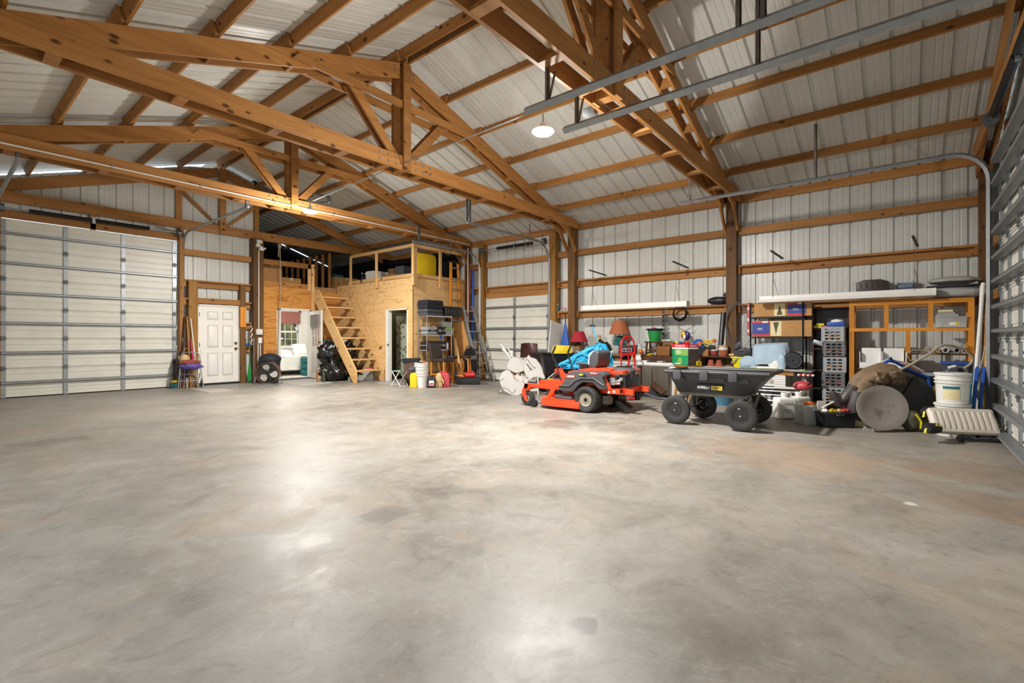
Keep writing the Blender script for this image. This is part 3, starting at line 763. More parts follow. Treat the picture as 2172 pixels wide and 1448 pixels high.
MB().box(1.0, 1.04, -.03, .02, 0, 2.14).box(-.09, -.05, -.03, .02, 0, 2.14).build('rough_jamb', M['timber'], d2, smooth=False)
MB().box(-.05, 1.0, .08, .12, -.02, 2.12).build('outer_skin', M['white_paint'], d2, smooth=False)

# ------------------------------------------------------------------ bedroom seen through the open door
M['room_white'] = plain('bedroom_white', '#f2efe9', 0.6, 0, 0.02, 2)
M['sill_white'] = plain('window_white', '#f4f4f2', 0.35, 0, 0.0)
br = struct('wall_bedroom', 'white bedroom walls seen through the open door')
BX0, BX1, BY1, BH = 6.0, 9.42, 17.80, 2.50
def bx(nm, *a, mat='room_white', par=br): return MB().box(*a).build(nm, M[mat], par, smooth=False)
WX0, WX1, WZ0, WZ1 = 7.55, 9.0, .92, 2.20
bx('wall_panel', BX0-.1, WX0, BY1, BY1+.12, 0, BH); bx('wall_panel', WX1, BX1+.1, BY1, BY1+.12, 0, BH); bx('wall_panel', WX0, WX1, BY1, BY1+.12, 0, WZ0); bx('wall_panel', WX0, WX1, BY1, BY1+.12, WZ1, BH)
bx('wall_panel', BX0-.1, BX0, PY+.02, BY1, 0, BH); bx('wall_panel', BX1, BX1+.1, 12.60, BY1, 0, BH); bx('ceiling_panel', BX0-.1, BX1+.1, PY+.02, BY1+.12, BH, BH+.06)
bx('wall_panel', BX0, 6.64, PY+.03, PY+.08, 0, BH); bx('wall_panel', 7.66, BX1, PY+.03, PY+.08, 0, BH); bx('wall_panel', 6.64, 7.66, PY+.03, PY+.08, 2.12, BH)
bfl = struct('floor_bedroom', 'pale carpeted bedroom floor')
MB().box(BX0, BX1, BK+.05, BY1, -.1, .03).build('floor_covering', plain('bedroom_carpet', '#d8d2c6', 0.9, 0, 0.06, 30), bfl, smooth=False)
d3 = struct('door_3', 'white half-glass bedroom door standing open into the barn', (7.60, 14.33, .0), 0)
MB().box(-.97, -.90, -.03, .12, 0, 2.12).box(-.01, .05, -.03, .12, 0, 2.12).box(-.97, .05, -.03, .12, 2.08, 2.14).build('door_frame', M['white_paint'], d3, smooth=False)
MB().box(-.97, .05, -.06, .14, 0, .035).build('threshold', M['galv_d'], d3, smooth=False)
lf = bpy.data.objects.new('door_leaf', None)
# the leaf lies along its own x, hinge at the origin, and is turned to stand open
LM = Matrix.Rotation(R(-98), 4, 'Z')
def leafpart(nm, mb, mat, **kw):
    mb.xf(Matrix.Translation((-.005, -.03, .02)) @ LM); return mb.build(nm, M[mat], d3, **kw)
lw = .90
leafpart('door_leaf', MB().box(0, lw, 0, .045, 0, .98).box(0, .14, 0, .045, .98, 1.92).box(lw-.14, lw, 0, .045, .98, 1.92).box(0, lw, 0, .045, 1.92, 2.06), 'white_paint', smooth=False)
M['glass'] = plain('window_glass', '#ffffff', 0.02, 0, 0, trans=1.0)
leafpart('pane', MB().box(.14, lw-.14, .018, .026, .98, 1.92), 'glass', smooth=False)
M['grey_blind'] = plain('grey_roman_blind', '#8d8a85', 0.8, 0, 0.1, 12)
b = MB()
for k in range(7): b.box(.15, lw-.15, -.045-.004*(k % 2), -.012, 1.56+.055*k, 1.61+.055*k)
leafpart('folded_blind', b, 'grey_blind', smooth=False)
g = MB()
for k in range(1, 3): g.box(.14+k*(lw-.28)/3-.01, .14+k*(lw-.28)/3+.01, .01, .034, .98, 1.92)
for k in range(1, 3): g.box(.14, lw-.14, .01, .034, .98+k*.313-.01, .98+k*.313+.01)
leafpart('glazing_bar', g, 'white_paint', smooth=False)
for x0 in (.15, .49):
    leafpart('raised_panel', MB().box(x0, x0+.27, -.008, .0, .18, .82), 'grey_white', bevel=.005)
for zz in (.95, 1.10):
    leafpart('door_knob', MB().lathe([(.03, .045), (.03, .057), (.012, .06), (.012, .08), (.028, .085), (.026, .105), (0, .11)], 12, (lw-.07, 0, zz), 'y'), 'brass')
    leafpart('door_knob', MB().lathe([(.03, 0), (.03, -.012), (.012, -.015), (.012, -.035), (.028, -.04), (.026, -.06), (0, -.065)], 12, (lw-.07, 0, zz), 'y'), 'brass')
w1 = struct('window_1', 'white double-hung bedroom window with a folded red blind', (0, BY1, 0))
f = MB().box(WX0-.09, WX0, -.025, .02, WZ0-.05, WZ1+.10).box(WX1, WX1+.09, -.025, .02, WZ0-.05, WZ1+.10).box(WX0-.09, WX1+.09, -.025, .02, WZ1, WZ1+.10).box(WX0-.12, WX1+.12, -.06, .02, WZ0-.05, WZ0)
f.build('window_casing', M['sill_white'], w1, smooth=False)
for nm, z0, z1, yy in (('sash', WZ0, 1.50, .03), ('sash', 1.47, WZ1, .06)):
    m = MB().box(WX0, WX0+.04, yy, yy+.03, z0, z1).box(WX1-.04, WX1, yy, yy+.03, z0, z1).box(WX0, WX1, yy, yy+.03, z0, z0+.045).box(WX0, WX1, yy, yy+.03, z1-.045, z1)
    for k in range(1, 6): m.box(WX0+k*(WX1-WX0)/6-.008, WX0+k*(WX1-WX0)/6+.008, yy+.004, yy+.024, z0, z1)
    m.box(WX0, WX1, yy+.004, yy+.024, (z0+z1)/2-.008, (z0+z1)/2+.008)
    s = m.build(nm, M['sill_white'], w1, smooth=False)
    MB().box(WX0+.02, WX1-.02, yy+.012, yy+.016, z0+.02, z1-.02).build('pane', M['glass'], s, smooth=False)
M['red_blind'] = plain('faded_red_blind', '#a2695f', 0.85, 0, 0.12, 20)
m = MB()
for k in range(6): m.box(WX0-.05, WX1+.02, -.10-.012*(k % 2), -.04, 1.78+.075*k, 1.86+.075*k)
m.build('folded_blind', M['red_blind'], w1, smooth=False)
bed = thing('bed', 'white made bed beneath the bedroom window', 'bed', (7.6, 16.2, .03))
M['linen'] = plain('white_linen', '#eeece6', 0.85, 0, 0.03, 3)
def quilt(u, v):
    x = -1.3+2.75*u; y = -.78+2.2*v; z = .60 + .025*math.sin(9*x+2*y)*math.sin(7*y)
    return (x, y, z)
MB().grid(quilt, 24, 20).build('quilt', M['linen'], bed)
MB().box(-1.28, 1.42, -.75, 1.4, .22, .585).build('mattress', M['linen'], bed, bevel=.05, seg=3)
MB().grid(lambda u, v: (-1.3+2.75*u, -.80-.03*math.sin(40*u)*(1-v)-.05*(1-v), .18+.42*v), 60, 6).build('bed_skirt', M['linen'], bed)
MB().grid(lambda u, v: (1.45+.02*math.sin(25*u)*(1-v)+.03*(1-v), -.78+2.2*u, .18+.42*v), 40, 6).build('bed_skirt', M['linen'], bed)
for x0, y0 in ((-1.2, -.7), (1.3, -.7), (-1.2, 1.3), (1.3, 1.3)): MB().box(x0, x0+.08, y0, y0+.08, 0, .22).build('leg', M['dark_wood'], bed, smooth=False)
def pillow_mb(w, d, h):
    m = MB()
    def fn(s):
        def q(u, v):
            x = (u-.5)*2; y = (v-.5)*2; e = (1-abs(x)**4)*(1-abs(y)**4)
            return (x*w/2*(1-.06*abs(y)**2), y*d/2*(1-.06*abs(x)**2), s*h/2*max(0, e)**.5)
        return q
    m.grid(fn(1), 14, 10).grid(fn(-1), 14, 10); return m
t = thing('pillow', 'white patterned pillow lying flat on the bed', 'pillow', (7.75, 16.6, .72)); pillow_mb(.75, .5, .18).xf(Matrix.Rotation(R(20), 4, 'X')).build('pillow_body', M['linen'], t)
M['pattern'] = plain('grey_line_pattern', '#8d8d8d', 0.8, 0, 0)
m = MB()
for k in range(4): m.tube([(-.28+.15*k, -.22+.05*math.sin(k), .02), (-.22+.15*k, -.05, .088), (-.30+.15*k, .12, .1)], .006, 4)
m.xf(Matrix.Rotation(R(20), 4, 'X')).build('printed_line', M['pattern'], t)
t = thing('pillow', 'white pillow propped upright at the right end of the bed', 'pillow', (8.55, 16.8, .84)); pillow_mb(.5, .45, .16).xf(Matrix.Rotation(R(65), 4, 'X')).build('pillow_body', M['linen'], t)
M['teal'] = plain('teal_velvet', '#1f6f73', 0.8, 0, 0.12, 8)
for k, lab in enumerate(('lowest of three teal cushions stacked inside the bedroom door', 'middle of three teal cushions stacked inside the bedroom door', 'topmost of three teal cushions stacked inside the bedroom door')):
    t = thing('floor_cushion', lab, 'cushion', (7.98, 14.98, .03+.205*k), group='teal cushions inside the bedroom door')
    MB().box(-.24, .24, -.24, .24, 0, .2).build('cushion_body', M['teal'], t, bevel=.07, seg=4)
    MB().box(-.243, .243, -.243, .243, .09, .105).build('piping', M['teal'], t, bevel=.004)
# outdoors beyond the window
M['grass'] = plain('lawn', '#6f7a3e', 0.9, 0, 0.3, 3)
MB().box(2, 16, BY1+.6, BY1+14, -.3, -.1).build('ground_outside', M['grass'], kind='structure', label='lawn beyond the bedroom window', smooth=False)
M['leaf'] = plain('autumn_hedge', '#8a8a3a', 0.8, 0, 0.45, 5)
hedge = MB(); rnd = random.Random(3)
for k in range(160):
    c = Vector((rnd.uniform(5, 14), BY1+rnd.uniform(4.5, 5.5), rnd.uniform(-.1, 3.2))); hedge.sphere(c, rnd.uniform(.25, .5), 6, 4)
o = hedge.build('hedge', M['leaf'], kind='stuff', label='autumn-leaved hedge outside the bedroom window', cat='hedge')
lamp('bedroom_fill', 'POINT', (7.6, 15.9, 2.3), 55, (1, .97, .92), .15)  # added unseen light to brighten the bedroom, no fixture

# ------------------------------------------------------------------ bathroom doorway
ba = struct('wall_bathroom', 'dim olive bathroom behind the side doorway')
M['olive'] = plain('olive_paint', '#6a6a4a', 0.6, 0, 0.05, 3)
for a in ((10.0, 10.05, 10.52, 12.6, 0, 2.5), (8.57, 10.05, 12.55, 12.6, 0, 2.5), (8.57, 10.05, 10.53, 10.58, 0, 2.5), (8.57, 10.05, 10.52, 12.6, 2.45, 2.5)): bx('wall_panel', *a, mat='olive', par=ba)
d6 = struct('door_6', 'white cased bathroom doorway without a leaf', (SX, 10.722, 0))
MB().box(-.02, .12, 0, .03, 0, 2.07).box(-.02, .12, .89, .92, 0, 2.07).box(-.02, .12, 0, .92, 2.045, 2.075).build('door_frame', M['white_paint'], d6, smooth=False)
MB().box(-.025, -.018, .90, .985, 0, 2.09).build('casing', M['white_paint'], d6, smooth=False)
MB().box(-.03, .0, .88, .895, 1.02, 1.08).build('strike_plate', M['brass'], d6)
cur = thing('shower_curtain', 'leaf-patterned shower curtain on a rod in the bathroom', 'curtain', (9.25, 11.6, 1.95))
kc = NT('leaf_print_curtain'); vo = kc.t.nodes.new('ShaderNodeTexVoronoi'); kc.l(kc.coord((9, 9, 9)), vo.inputs['Vector']); vo.inputs['Scale'].default_value = 1
kc.l(kc.ramp(vo.outputs['Distance'], [(.3, hx('#5d6650')), (.45, hx('#a9aa98'))]).outputs[0], kc.b.inputs['Base Color']); kc.b.inputs['Roughness'].default_value = .8; M['curtain'] = kc.m
MB().grid(lambda u, v: (.03*math.sin(70*u), -1.0+1.75*u*.9, -1.85+1.83*v), 90, 4).build('curtain_cloth', M['curtain'], cur)
MB().cyl((0, -1.0, .02), (0, .9, .02), .012, n=8).build('curtain_rod', M['brown_metal'], cur)
lamp('bath_fill', 'POINT', (9.1, 12.0, 2.3), 6, (1, .9, .75), .1)  # added unseen light that lifts the bathroom a little, no fixture

# ------------------------------------------------------------------ helpers for goods
def P2(u, v, **k): return tuple(on(u, v, **k))
def px(n, d): return n*d/FL                        # a length in photo pixels at depth d, in metres
def lean(name, label, cat, a, b, w, th, mat, group=None, along=True):
    """a board leaning from foot a to top b"""
    t = beam(name, a, b, w, th, M[mat], None, up=(0, 1, 0) if along else (1, 0, 0)); t['label'] = label; t['category'] = cat
    if group: t['group'] = group
    return t
def pole(name, label, cat, a, b, r, mat, r2=None, group=None):
    a = Vector(a); b = Vector(b)
    return MB().cyl((0,0,0), b-a, r, r2, 10).build(name, M[mat], loc=a, label=label, cat=cat, group=group)
def carton(name, label, cat, c, d, rz, mat, bev=.003, group=None, tape=None):
    t = MB().box(-d[0]/2, d[0]/2, -d[1]/2, d[1]/2, 0, d[2]).build(name, M[mat], None, loc=c, rot=(0,0,rz), bevel=bev, seg=1, label=label, cat=cat, group=group)
    if tape:
        MB().box(-.03, .03, -d[1]/2-.001, d[1]/2+.001, d[2]-.0005, d[2]+.001).box(-.03, .03, -d[1]/2-.0015, -d[1]/2+.001, d[2]-.08, d[2]).build('packing_tape', M[tape], t, smooth=False)
    return t
def bucket(label, c, r0, r1, h, mat, rz=0, handle=True, lid=None, rims=(), name='bucket', cat='bucket', group=None, hm='galv'):
    t = thing(name, label, cat, c, rz, group)
    pr = [(0, 0), (r0, 0)]
    for z in rims:
        q = r0+(r1-r0)*z/h; pr += [(q, z-.012), (q+.014, z-.010), (q+.014, z+.006), (q, z+.008)]
    pr += [(r1, h-.016), (r1+.014, h-.014), (r1+.014, h), (r1-.004, h), (r1-.008, h-.01), (r0-.006, .01), (0, .01)]
    if lid: pr = pr[:-4] + [(0, h)]
    MB().lathe(pr, 26).build('bucket_body', M[mat], t)
    if lid: MB().lathe([(0, h), (r1-.02, h+.002), (r1+.01, h+.006), (r1+.012, h-.02), (r1+.008, h-.02)], 26).build('lid', M[lid], t)
    if handle:
        MB().torus((0, -r1*.05, h-.03), r1+.012, .004, 'y', 18, 6, PI, 2*PI).build('handle', M[hm], t)
    return t
def jug(label, c, w, d, h, mat, rz=0, cap='black_plastic', name='jug', cat='jug', lab=None, handle=True):
    t = thing(name, label, cat, c, rz)
    MB().prism([(-w/2, 0), (w/2, 0), (w/2, h*.72), (w*.28, h*.90), (-w*.12, h*.92), (-w/2, h*.78)], -d/2, d/2).build('jug_body', M[mat], t, bevel=min(w, d)*.13, seg=3)
    MB().cyl((w*.1, 0, h*.88), (w*.1, 0, h), w*.13, n=12).build('cap', M[cap], t)
    if handle: MB().tube([(-w*.42, 0, h*.74), (-w*.40, 0, h*.92), (-w*.15, 0, h*.98), (w*.0, 0, h*.92)], w*.06, 8).build('handle', M[mat], t)
    if lab: MB().box(-w*.32, w*.32, -d/2-.002, -d/2+.002, h*.2, h*.6).build('paper_label', M[lab], t, smooth=False)
    return t
def case(label, c, d, rz, mat, trim, name='hard_case', hand=True, band=True):
    t = thing(name, label, 'case', c, rz)
    MB().box(-d[0]/2, d[0]/2, -d[1]/2, d[1]/2, 0, d[2]).build('case_shell', M[mat], t, bevel=min(d)*.18, seg=3)
    if band: MB().box(-d[0]/2-.004, d[0]/2+.004, -d[1]/2-.004, d[1]/2+.004, d[2]*.46, d[2]*.56).build('seam_band', M[trim], t, bevel=.003, seg=1)
    if hand: MB().tube([(-.08, -d[1]/2, d[2]*.5), (-.08, -d[1]/2-.03, d[2]*.5), (.08, -d[1]/2-.03, d[2]*.5), (.08, -d[1]/2, d[2]*.5)], .009, 6).build('handle', M[trim], t)
    for s in (-1, 1): MB().cbox((s*d[0]*.33, -d[1]/2-.003, d[2]*.5), (.05, .012, d[2]*.28)).build('latch', M[trim], t)
    return t
M['yellow'] = plain('yellow_plastic', '#e2c21a', 0.4, 0, .05)
M['red'] = plain('red_plastic', '#c8282a', 0.4, 0, .08)
M['red_dull'] = plain('dull_red_plastic', '#c0444a', 0.45, 0, .08)
M['blue'] = plain('blue_plastic', '#1f55b0', 0.45, 0, .08)
M['green'] = plain('green_plastic', '#1f8a3e', 0.45, 0, .08)
M['lime'] = plain('lime_lid', '#8cc63a', 0.4, 0, .05)
M['clear'] = plain('cloudy_clear_plastic', '#d4d8d5', 0.25, 0, .05, alpha=.48)
M['card'] = plain('brown_cardboard', '#b98a55', 0.8, 0, .07, 6)
M['card_d'] = plain('dull_cardboard', '#8a6844', 0.85, 0, .1, 6)
M['paper'] = plain('white_paper', '#eceae4', 0.7, 0, .03)
M['bag'] = plain('black_bin_liner', '#101113', 0.22, 0, .15, 6, coat=.4)
M['leather'] = plain('brown_leather', '#3a2a26', 0.42, 0, .12, 10)
M['navy'] = plain('navy_black_fabric', '#1c1f2a', 0.7, 0, .15, 12)
M['char'] = plain('charcoal_fabric', '#4a4c50', 0.75, 0, .12, 12)
M['silver'] = plain('silver_plastic', '#a9acb0', 0.35, .4, .08)
M['tan'] = plain('tan_leather', '#c9a877', 0.75, 0, .12, 10)
M['brownp'] = plain('brown_plastic', '#5a4038', 0.5, 0, .08)
M['mat_grey'] = plain('grey_floor_mat', '#a9a69e', 0.8, 0, .06, 20)
M['purple'] = plain('purple_blanket', '#6659a0', 0.9, 0, .25, 18)
M['rust_cloth'] = plain('rust_red_cloth', '#93483c', 0.9, 0, .2, 18)
M['olive_cloth'] = plain('olive_canvas', '#4a4a34', 0.85, 0, .2, 8)
M['tealp'] = plain('teal_plastic', '#2a6f7a', 0.5, 0, .1)
M['rope'] = plain('pale_rope', '#b9ae98', 0.8, 0, .1, 40)
M['orange'] = plain('orange_plastic', '#e0702a', 0.45, 0, .06)
M['pink'] = plain('pink_plastic', '#c52a6a', 0.5, 0, .05)

# ------------------------------------------------------------------ beside the white entry door
c = Vector(P2(404, 822, Z=0)); t = thing('shopping_cart', 'old two-wheeled folding wire cart with a folded blanket, by the entry door', 'cart', tuple(c), -.25)
for s in (-1, 1): MB().tube([(s*.26, -.20, .02), (s*.19, .02, .80), (s*.17, .02, .86), (s*.10, .02, .885), (0, .02, .89)], .011, 8).build('side_tube', M['alu'], t)
m = MB()
for k in range(6): m.tube([(-.2+.08*k, -.02, .08), (-.2+.08*k, .0, .48)], .004, 5)
for z in (.10, .22, .34, .47): m.tube([(-.22, -.03, z), (.22, -.03, z)], .005, 5)
m.build('wire_basket', M['galv'], t)
MB().tube([(-.25, -.12, .18), (.25, -.12, .18)], .008, 6).build('cross_bar', M['alu'], t)
for s in (-1, 1):
    w = MB().torus((s*.24, .10, .10), .085, .018, 'x', 20, 8).build('wheel', M['rubber'], t); MB().cyl((s*.24-.012, .10, .10), (s*.24+.012, .10, .10), .035, n=12).build('hub', M['brownp'], w)
MB().cyl((-.24, .10, .10), (.24, .10, .10), .008, n=6).build('axle', M['galv'], t)
bl = thing('folded_blanket', 'purple and rust-red folded blanket lying on the wire cart', 'blanket', (c.x, c.y, .48), -.25)
MB().blob((0, -.03, .06), (.23, .15, .085), .3, 3.5, 4, 36, 20, ridge=.3).build('blanket_fold', M['purple'], bl); MB().blob((-.02, -.01, .15), (.22, .14, .07), .3, 3.5, 9, 36, 20, ridge=.3).build('blanket_fold', M['rust_cloth'], bl, label='rust-red upper fold')
carton('storage_box', 'dirty beige box standing behind the wire cart', 'box', (c.x+.02, c.y+.30, 0), (.42, .3, .24), 0, 'card_d', .006)
t = thing('canvas_sack', 'olive canvas sack slumped against the left overhead door', 'bag', P2(371, 819, Z=0)); MB().blob((0, .1, .30), (.13, .12, .32), .2, 2.5, 2, flat=0).build('sack_body', M['olive_cloth'], t); MB().torus((-.14, .1, .30), .12, .012, 'y', 14, 6, 0, PI).build('carry_strap', M['galv_d'], t)
t = thing('leather_bag', 'tall dark brown bag hanging beside the boards left of the entry door', 'bag', (4.12, 14.05, .10)); MB().blob((0, 0, .42), (.14, .10, .42), .15, 2.2, 6, flat=0).build('bag_body', M['leather'], t); MB().blob((.02, -.01, .62), (.13, .10, .14), .1, 3, 3).build('bag_flap', M['tan'], t)
bucket('small teal pot with a yellow sponge by the left door corner', P2(370, 823, Z=0), .07, .085, .13, 'tealp', handle=False, name='plant_pot', cat='pot')
MB().blob((0, 0, .0), (.06, .05, .035), .2, 3, 1).build('sponge', M['yellow'], loc=Vector(P2(370, 823, Z=0))+Vector((0,0,.16)), label='yellow sponge sitting in the small teal pot', cat='sponge')
lean('wooden_board', 'dark narrow board leaning in the corner left of the entry door', 'board', (4.10, 14.02, 0), (4.20, 14.20, 1.78), .02, .07, 'dark_wood')
lean('wooden_board', 'orange pine board leaning left of the entry door', 'board', (4.28, 14.0, 0), (4.24, 14.16, 1.80), .025, .08, 'timber')
lean('wooden_board', 'pale grey board leaning behind the brooms left of the entry door', 'board', (4.20, 14.0, 0), (4.16, 14.18, 1.25), .02, .07, 'grey_white')
pole('broom_handle', 'white pole with a wooden tip leaning left of the entry door', 'broom', (4.42, 13.9, 0), (4.34, 14.19, 1.74), .014, 'white_plastic')
pole('broom_handle', 'pink broom handle leaning behind the white pole', 'broom', (4.35, 14.0, .55), (4.33, 14.17, 1.22), .03, 'pink', .012)
pole('broom_handle', 'short white stick leaning beside the entry door frame', 'broom', (4.52, 14.0, .2), (4.56, 14.12, .95), .014, 'white_plastic')
o = MB().box(-.075, .075, -.01, .01, -.28, .28).build('wooden_board', M['orange_wood'], loc=(5.60, 14.18, 1.83), label='reddish board nailed to the post right of the entry door', cat='board', smooth=False)
pole('rake_handle', 'thin grey pole leaning between the entry door and the dark post', 'pole', (5.80, 13.98, 0), (5.86, 14.12, 1.40), .008, 'galv')
t = thing('garden_umbrella', 'rolled green cloth on a stick right of the entry door', 'umbrella', (5.72, 14.06, 0)); MB().lathe([(.0, 0), (.055, .05), (.05, .3), (.015, .58), (.01, 1.3), (0, 1.3)], 10).build('rolled_cloth', M['green'], t); MB().cyl((0,0,1.28), (0,0,1.42), .012, n=8).build('handle', M['timber'], t)
t = thing('twisted_cord', 'red and white twisted cord hanging right of the entry door', 'cord', (5.80, 14.16, 1.30)); MB().tube([(.02*math.cos(k*.9), .02*math.sin(k*.9)-.03, -.25+.022*k) for k in range(26)], .014, 6).build('cord_strand', M['paper'], t); MB().tube([(.02*math.cos(k*.9+PI), .02*math.sin(k*.9+PI)-.03, -.25+.022*k) for k in range(26)], .012, 6).build('cord_strand', M['rust_cloth'], t)
t = thing('blue_cloth', 'crumpled blue cloth on the small ledge right of the entry door', 'cloth', (5.77, 14.20, 1.02)); MB().blob((0, 0, .04), (.09, .06, .045), .35, 3, 8, flat=0).build('cloth_fold', M['blue'], t)
def mat_sheet(label, pts, h=.006):
    q = [on(u, v, Z=0) for u, v in pts]; c = sum(q, Vector())/len(q)
    MB().prism([((p-c).x, (p-c).y) for p in q], 0.001, h, 'xy').build('floor_mat', M['mat_grey'], loc=c, label=label, cat='mat', smooth=False)
mat_sheet('thin pale mat lying before the white entry door', [(398, 824), (444, 833), (494, 829), (480, 824)])
mat_sheet('grey mat lying before the open bedroom door', [(592, 812), (641, 818), (708, 812), (684, 804), (640, 804)])
mat_sheet('small pale mat lying before the bathroom doorway', [(795, 812), (830, 816), (846, 812), (826, 808)])
# bin and fan
c = Vector((6.16, 13.80, 0)); t = thing('trash_can', 'black domed-lid trash can behind the drum fan', 'trash can', tuple(c))
MB().lathe([(0, 0), (.22, 0), (.265, .60), (.275, .60), (.275, .63), (.0, .63)], 28).build('can_body', M['black_plastic'], t)
MB().lathe([(.28, .61), (.29, .66), (.28, .70), (.21, .77), (.10, .81), (.0, .82)], 28).build('lid', M['navy'], t); MB().box(-.10, .10, -.33, -.27, .52, .62).build('handle', M['black_plastic'], t, bevel=.01)
MB().lathe([(.262, .55), (.27, .56), (.27, .58), (.262, .59)], 28).build('rib', M['black_plastic'], t)
c = Vector(P2(566, 813, Z=0)); t = thing('drum_fan', 'brown floor drum fan with three pale blades before the trash can', 'fan', (5.92, 13.36, 0), FACE+.12)
CZ = .30
MB().lathe([(.285, -.09), (.295, -.09), (.295, .10), (.285, .10), (.285, -.09)], 32, (0, 0, CZ), 'y').build('drum', M['brownp'], t)
m = MB()
for k in range(6): m.torus((0, -.095, CZ), .06+.042*k, .0022, 'y', 28, 4)
for k in range(20): a = 2*PI*k/20; m.tube([(.05*math.cos(a), -.098, CZ+.05*math.sin(a)), (.285*math.cos(a), -.09, CZ+.285*math.sin(a))], .0022, 4)
m.build('front_grille', M['brown_metal'], t, smooth=False)
for k in range(3):
    a0 = PI/2+.25+2*PI*k/3
    def bl_(u, v, a0=a0):
        r = .06+.19*v; a = a0+.25*(v)-.1 + (u-.5)*(.55+.55*math.sin(PI*min(v*1.05, 1))); return (r*math.cos(a), -.02+.04*(u-.5), CZ+r*math.sin(a))
    MB().grid(bl_, 6, 8).build('fan_blade', M['grey_white'], t)
MB().lathe([(0, -.07), (.045, -.06), (.055, -.01), (.05, .05), (0, .06)], 16, (0, 0, CZ), 'y').build('hub', M['navy'], t)
MB().tube([(-.30, -.16, .015), (-.31, .0, CZ), (-.31, .01, CZ)], .011, 6).tube([(-.31, 0, CZ), (-.31, .16, .015), (.31, .16, .015), (.31, 0, CZ)], .011, 6).tube([(-.30, -.16, .015), (.30, -.16, .015), (.31, 0, CZ)], .011, 6).build('stand', M['galv'], t)
# fittings on the thick post
t = thing('flood_light', 'white motion flood light at the top of the thick post', 'light', (5.98, 14.06, 3.86)); MB().cbox((0, .0, .10), (.14, .06, .10)).build('mount_box', M['grey_white'], t, bevel=.008)
MB().lathe([(.03, .05), (.06, .0), (.075, -.06), (.07, -.065), (0, -.06)], 16, (-.06, -.07, .0)).build('flood_head', M['white_plastic'], t); MB().lathe([(.03, .05), (.06, .0), (.075, -.06), (.07, -.065), (0, -.06)], 16, (.03, -.08, -.09)).build('flood_head', M['white_plastic'], t); MB().sphere((.13, -.06, -.08), .028).build('sensor', M['white_plastic'], t)
t = thing('electrical_conduit', 'white conduit with two outlet boxes down the thick post', 'conduit', (5.98, 14.09, 0)); MB().cyl((-.0, -.0, 1.40), (.0, -.0, 3.8), .013, n=8).build('pipe', M['white_plastic'], t); MB().cyl((-.02, 0, .1), (-.02, 0, 1.2), .013, n=8).cyl((.04, 0, .1), (.04, 0, 1.2), .013, n=8).build('pipe', M['white_plastic'], t)
b = MB().cbox((.0, -.02, 1.42), (.17, .07, .16)).build('outlet_box', M['grey_white'], t, bevel=.006); MB().cbox((.03, -.056, 1.42), (.05, .01, .09)).build('outlet_cover', M['white_plastic'], b); MB().cbox((.02, -.02, 1.18), (.10, .06, .16)).build('outlet_box', M['white_plastic'], t, bevel=.006)
t = thing('pulley_rope', 'pulley on the gable truss with a rope hanging to the floor', 'rope', P2(593, 520, Y=14.20)); MB().cbox((0, 0, 0), (.10, .05, .10)).cyl((0, -.03, -.03), (0, .03, -.03), .055, n=14).build('pulley', M['galv'], t)
zz = P2(593, 520, Y=14.20)[2]; MB().tube([(0, -.03, .0), (.01, -.03, -1.2), (-.05, -.03, -2.8), (-.07, -.03, -zz+.06)], .010, 6).tube([(-.03, -.03, 0), (-.05, -.03, -.35)], .012, 6).build('rope_run', M['rope'], t)

# ------------------------------------------------------------------ under the stairs
def tbag(lab, c, rad, seed, rz=0):
    t = thing('trash_bag', lab, 'bag', c, rz); MB().blob((0, 0, rad[2]*.9), rad, .3, 2.3, seed, 44, 30, flat=.0, ridge=.34).build('bag_body', M['bag'], t, ang=60); return t
a = P2(704, 765, Y=13.0)
tbag('black plastic trash bag, upper left of the pile under the stairs', (7.60, 13.14, .48), (.34, .3, .36), 3)
tbag('black plastic trash bag on the floor at the front of the pile under the stairs', (7.56, 12.86, .0), (.42, .28, .30), 11)
tbag('black plastic trash bag behind the stair treads', (8.10, 13.22, .38), (.36, .3, .42), 5)
tbag('low black plastic trash bag on the floor behind the lower treads', (8.0, 12.9, 0), (.40, .3, .26), 8)
carton('storage_box', 'teal box propped behind the black trash bags', 'box', (7.80, 13.62, 0), (.34, .2, 1.2), 0, 'tealp')
carton('storage_box', 'white box lying on top of the bags behind the stairs', 'box', (7.98, 13.25, 1.12), (.42, .3, .06), .2, 'paper')
lean('wooden_board', 'short orange board standing left of the trash bags', 'board', (7.02, 12.80, 0), (7.06, 12.9, .34), .02, .09, 'timber')
lean('binder', 'green folder standing left of the trash bags', 'binder', (7.16, 12.72, 0), (7.16, 12.8, .34), .05, .16, 'olive_cloth')
bxx = Vector(P2(783, 806, Z=0)); carton('storage_box', 'grey picture-printed box on the floor below the lowest stair tread', 'box', tuple(bxx), (.28, .24, .30), FACE, 'mat_grey')
for k, (lab, mt, w) in enumerate((('white book at the bottom of the pair on the grey box', 'paper', .22), ('red-spined book lying on the white book under the stairs', 'red_dull', .20))): carton('book', lab, 'book', (bxx.x, bxx.y, .301+.035*k), (w, .16, .033), FACE+.1*k, mt)
jug('cloudy plastic jug lying under the lowest stair tread', P2(765, 806, Z=0), .20, .14, .17, 'clear', FACE)
jug('small pale plastic jug beside the left stair stringer', P2(743, 808, Z=0), .10, .10, .14, 'clear', FACE)

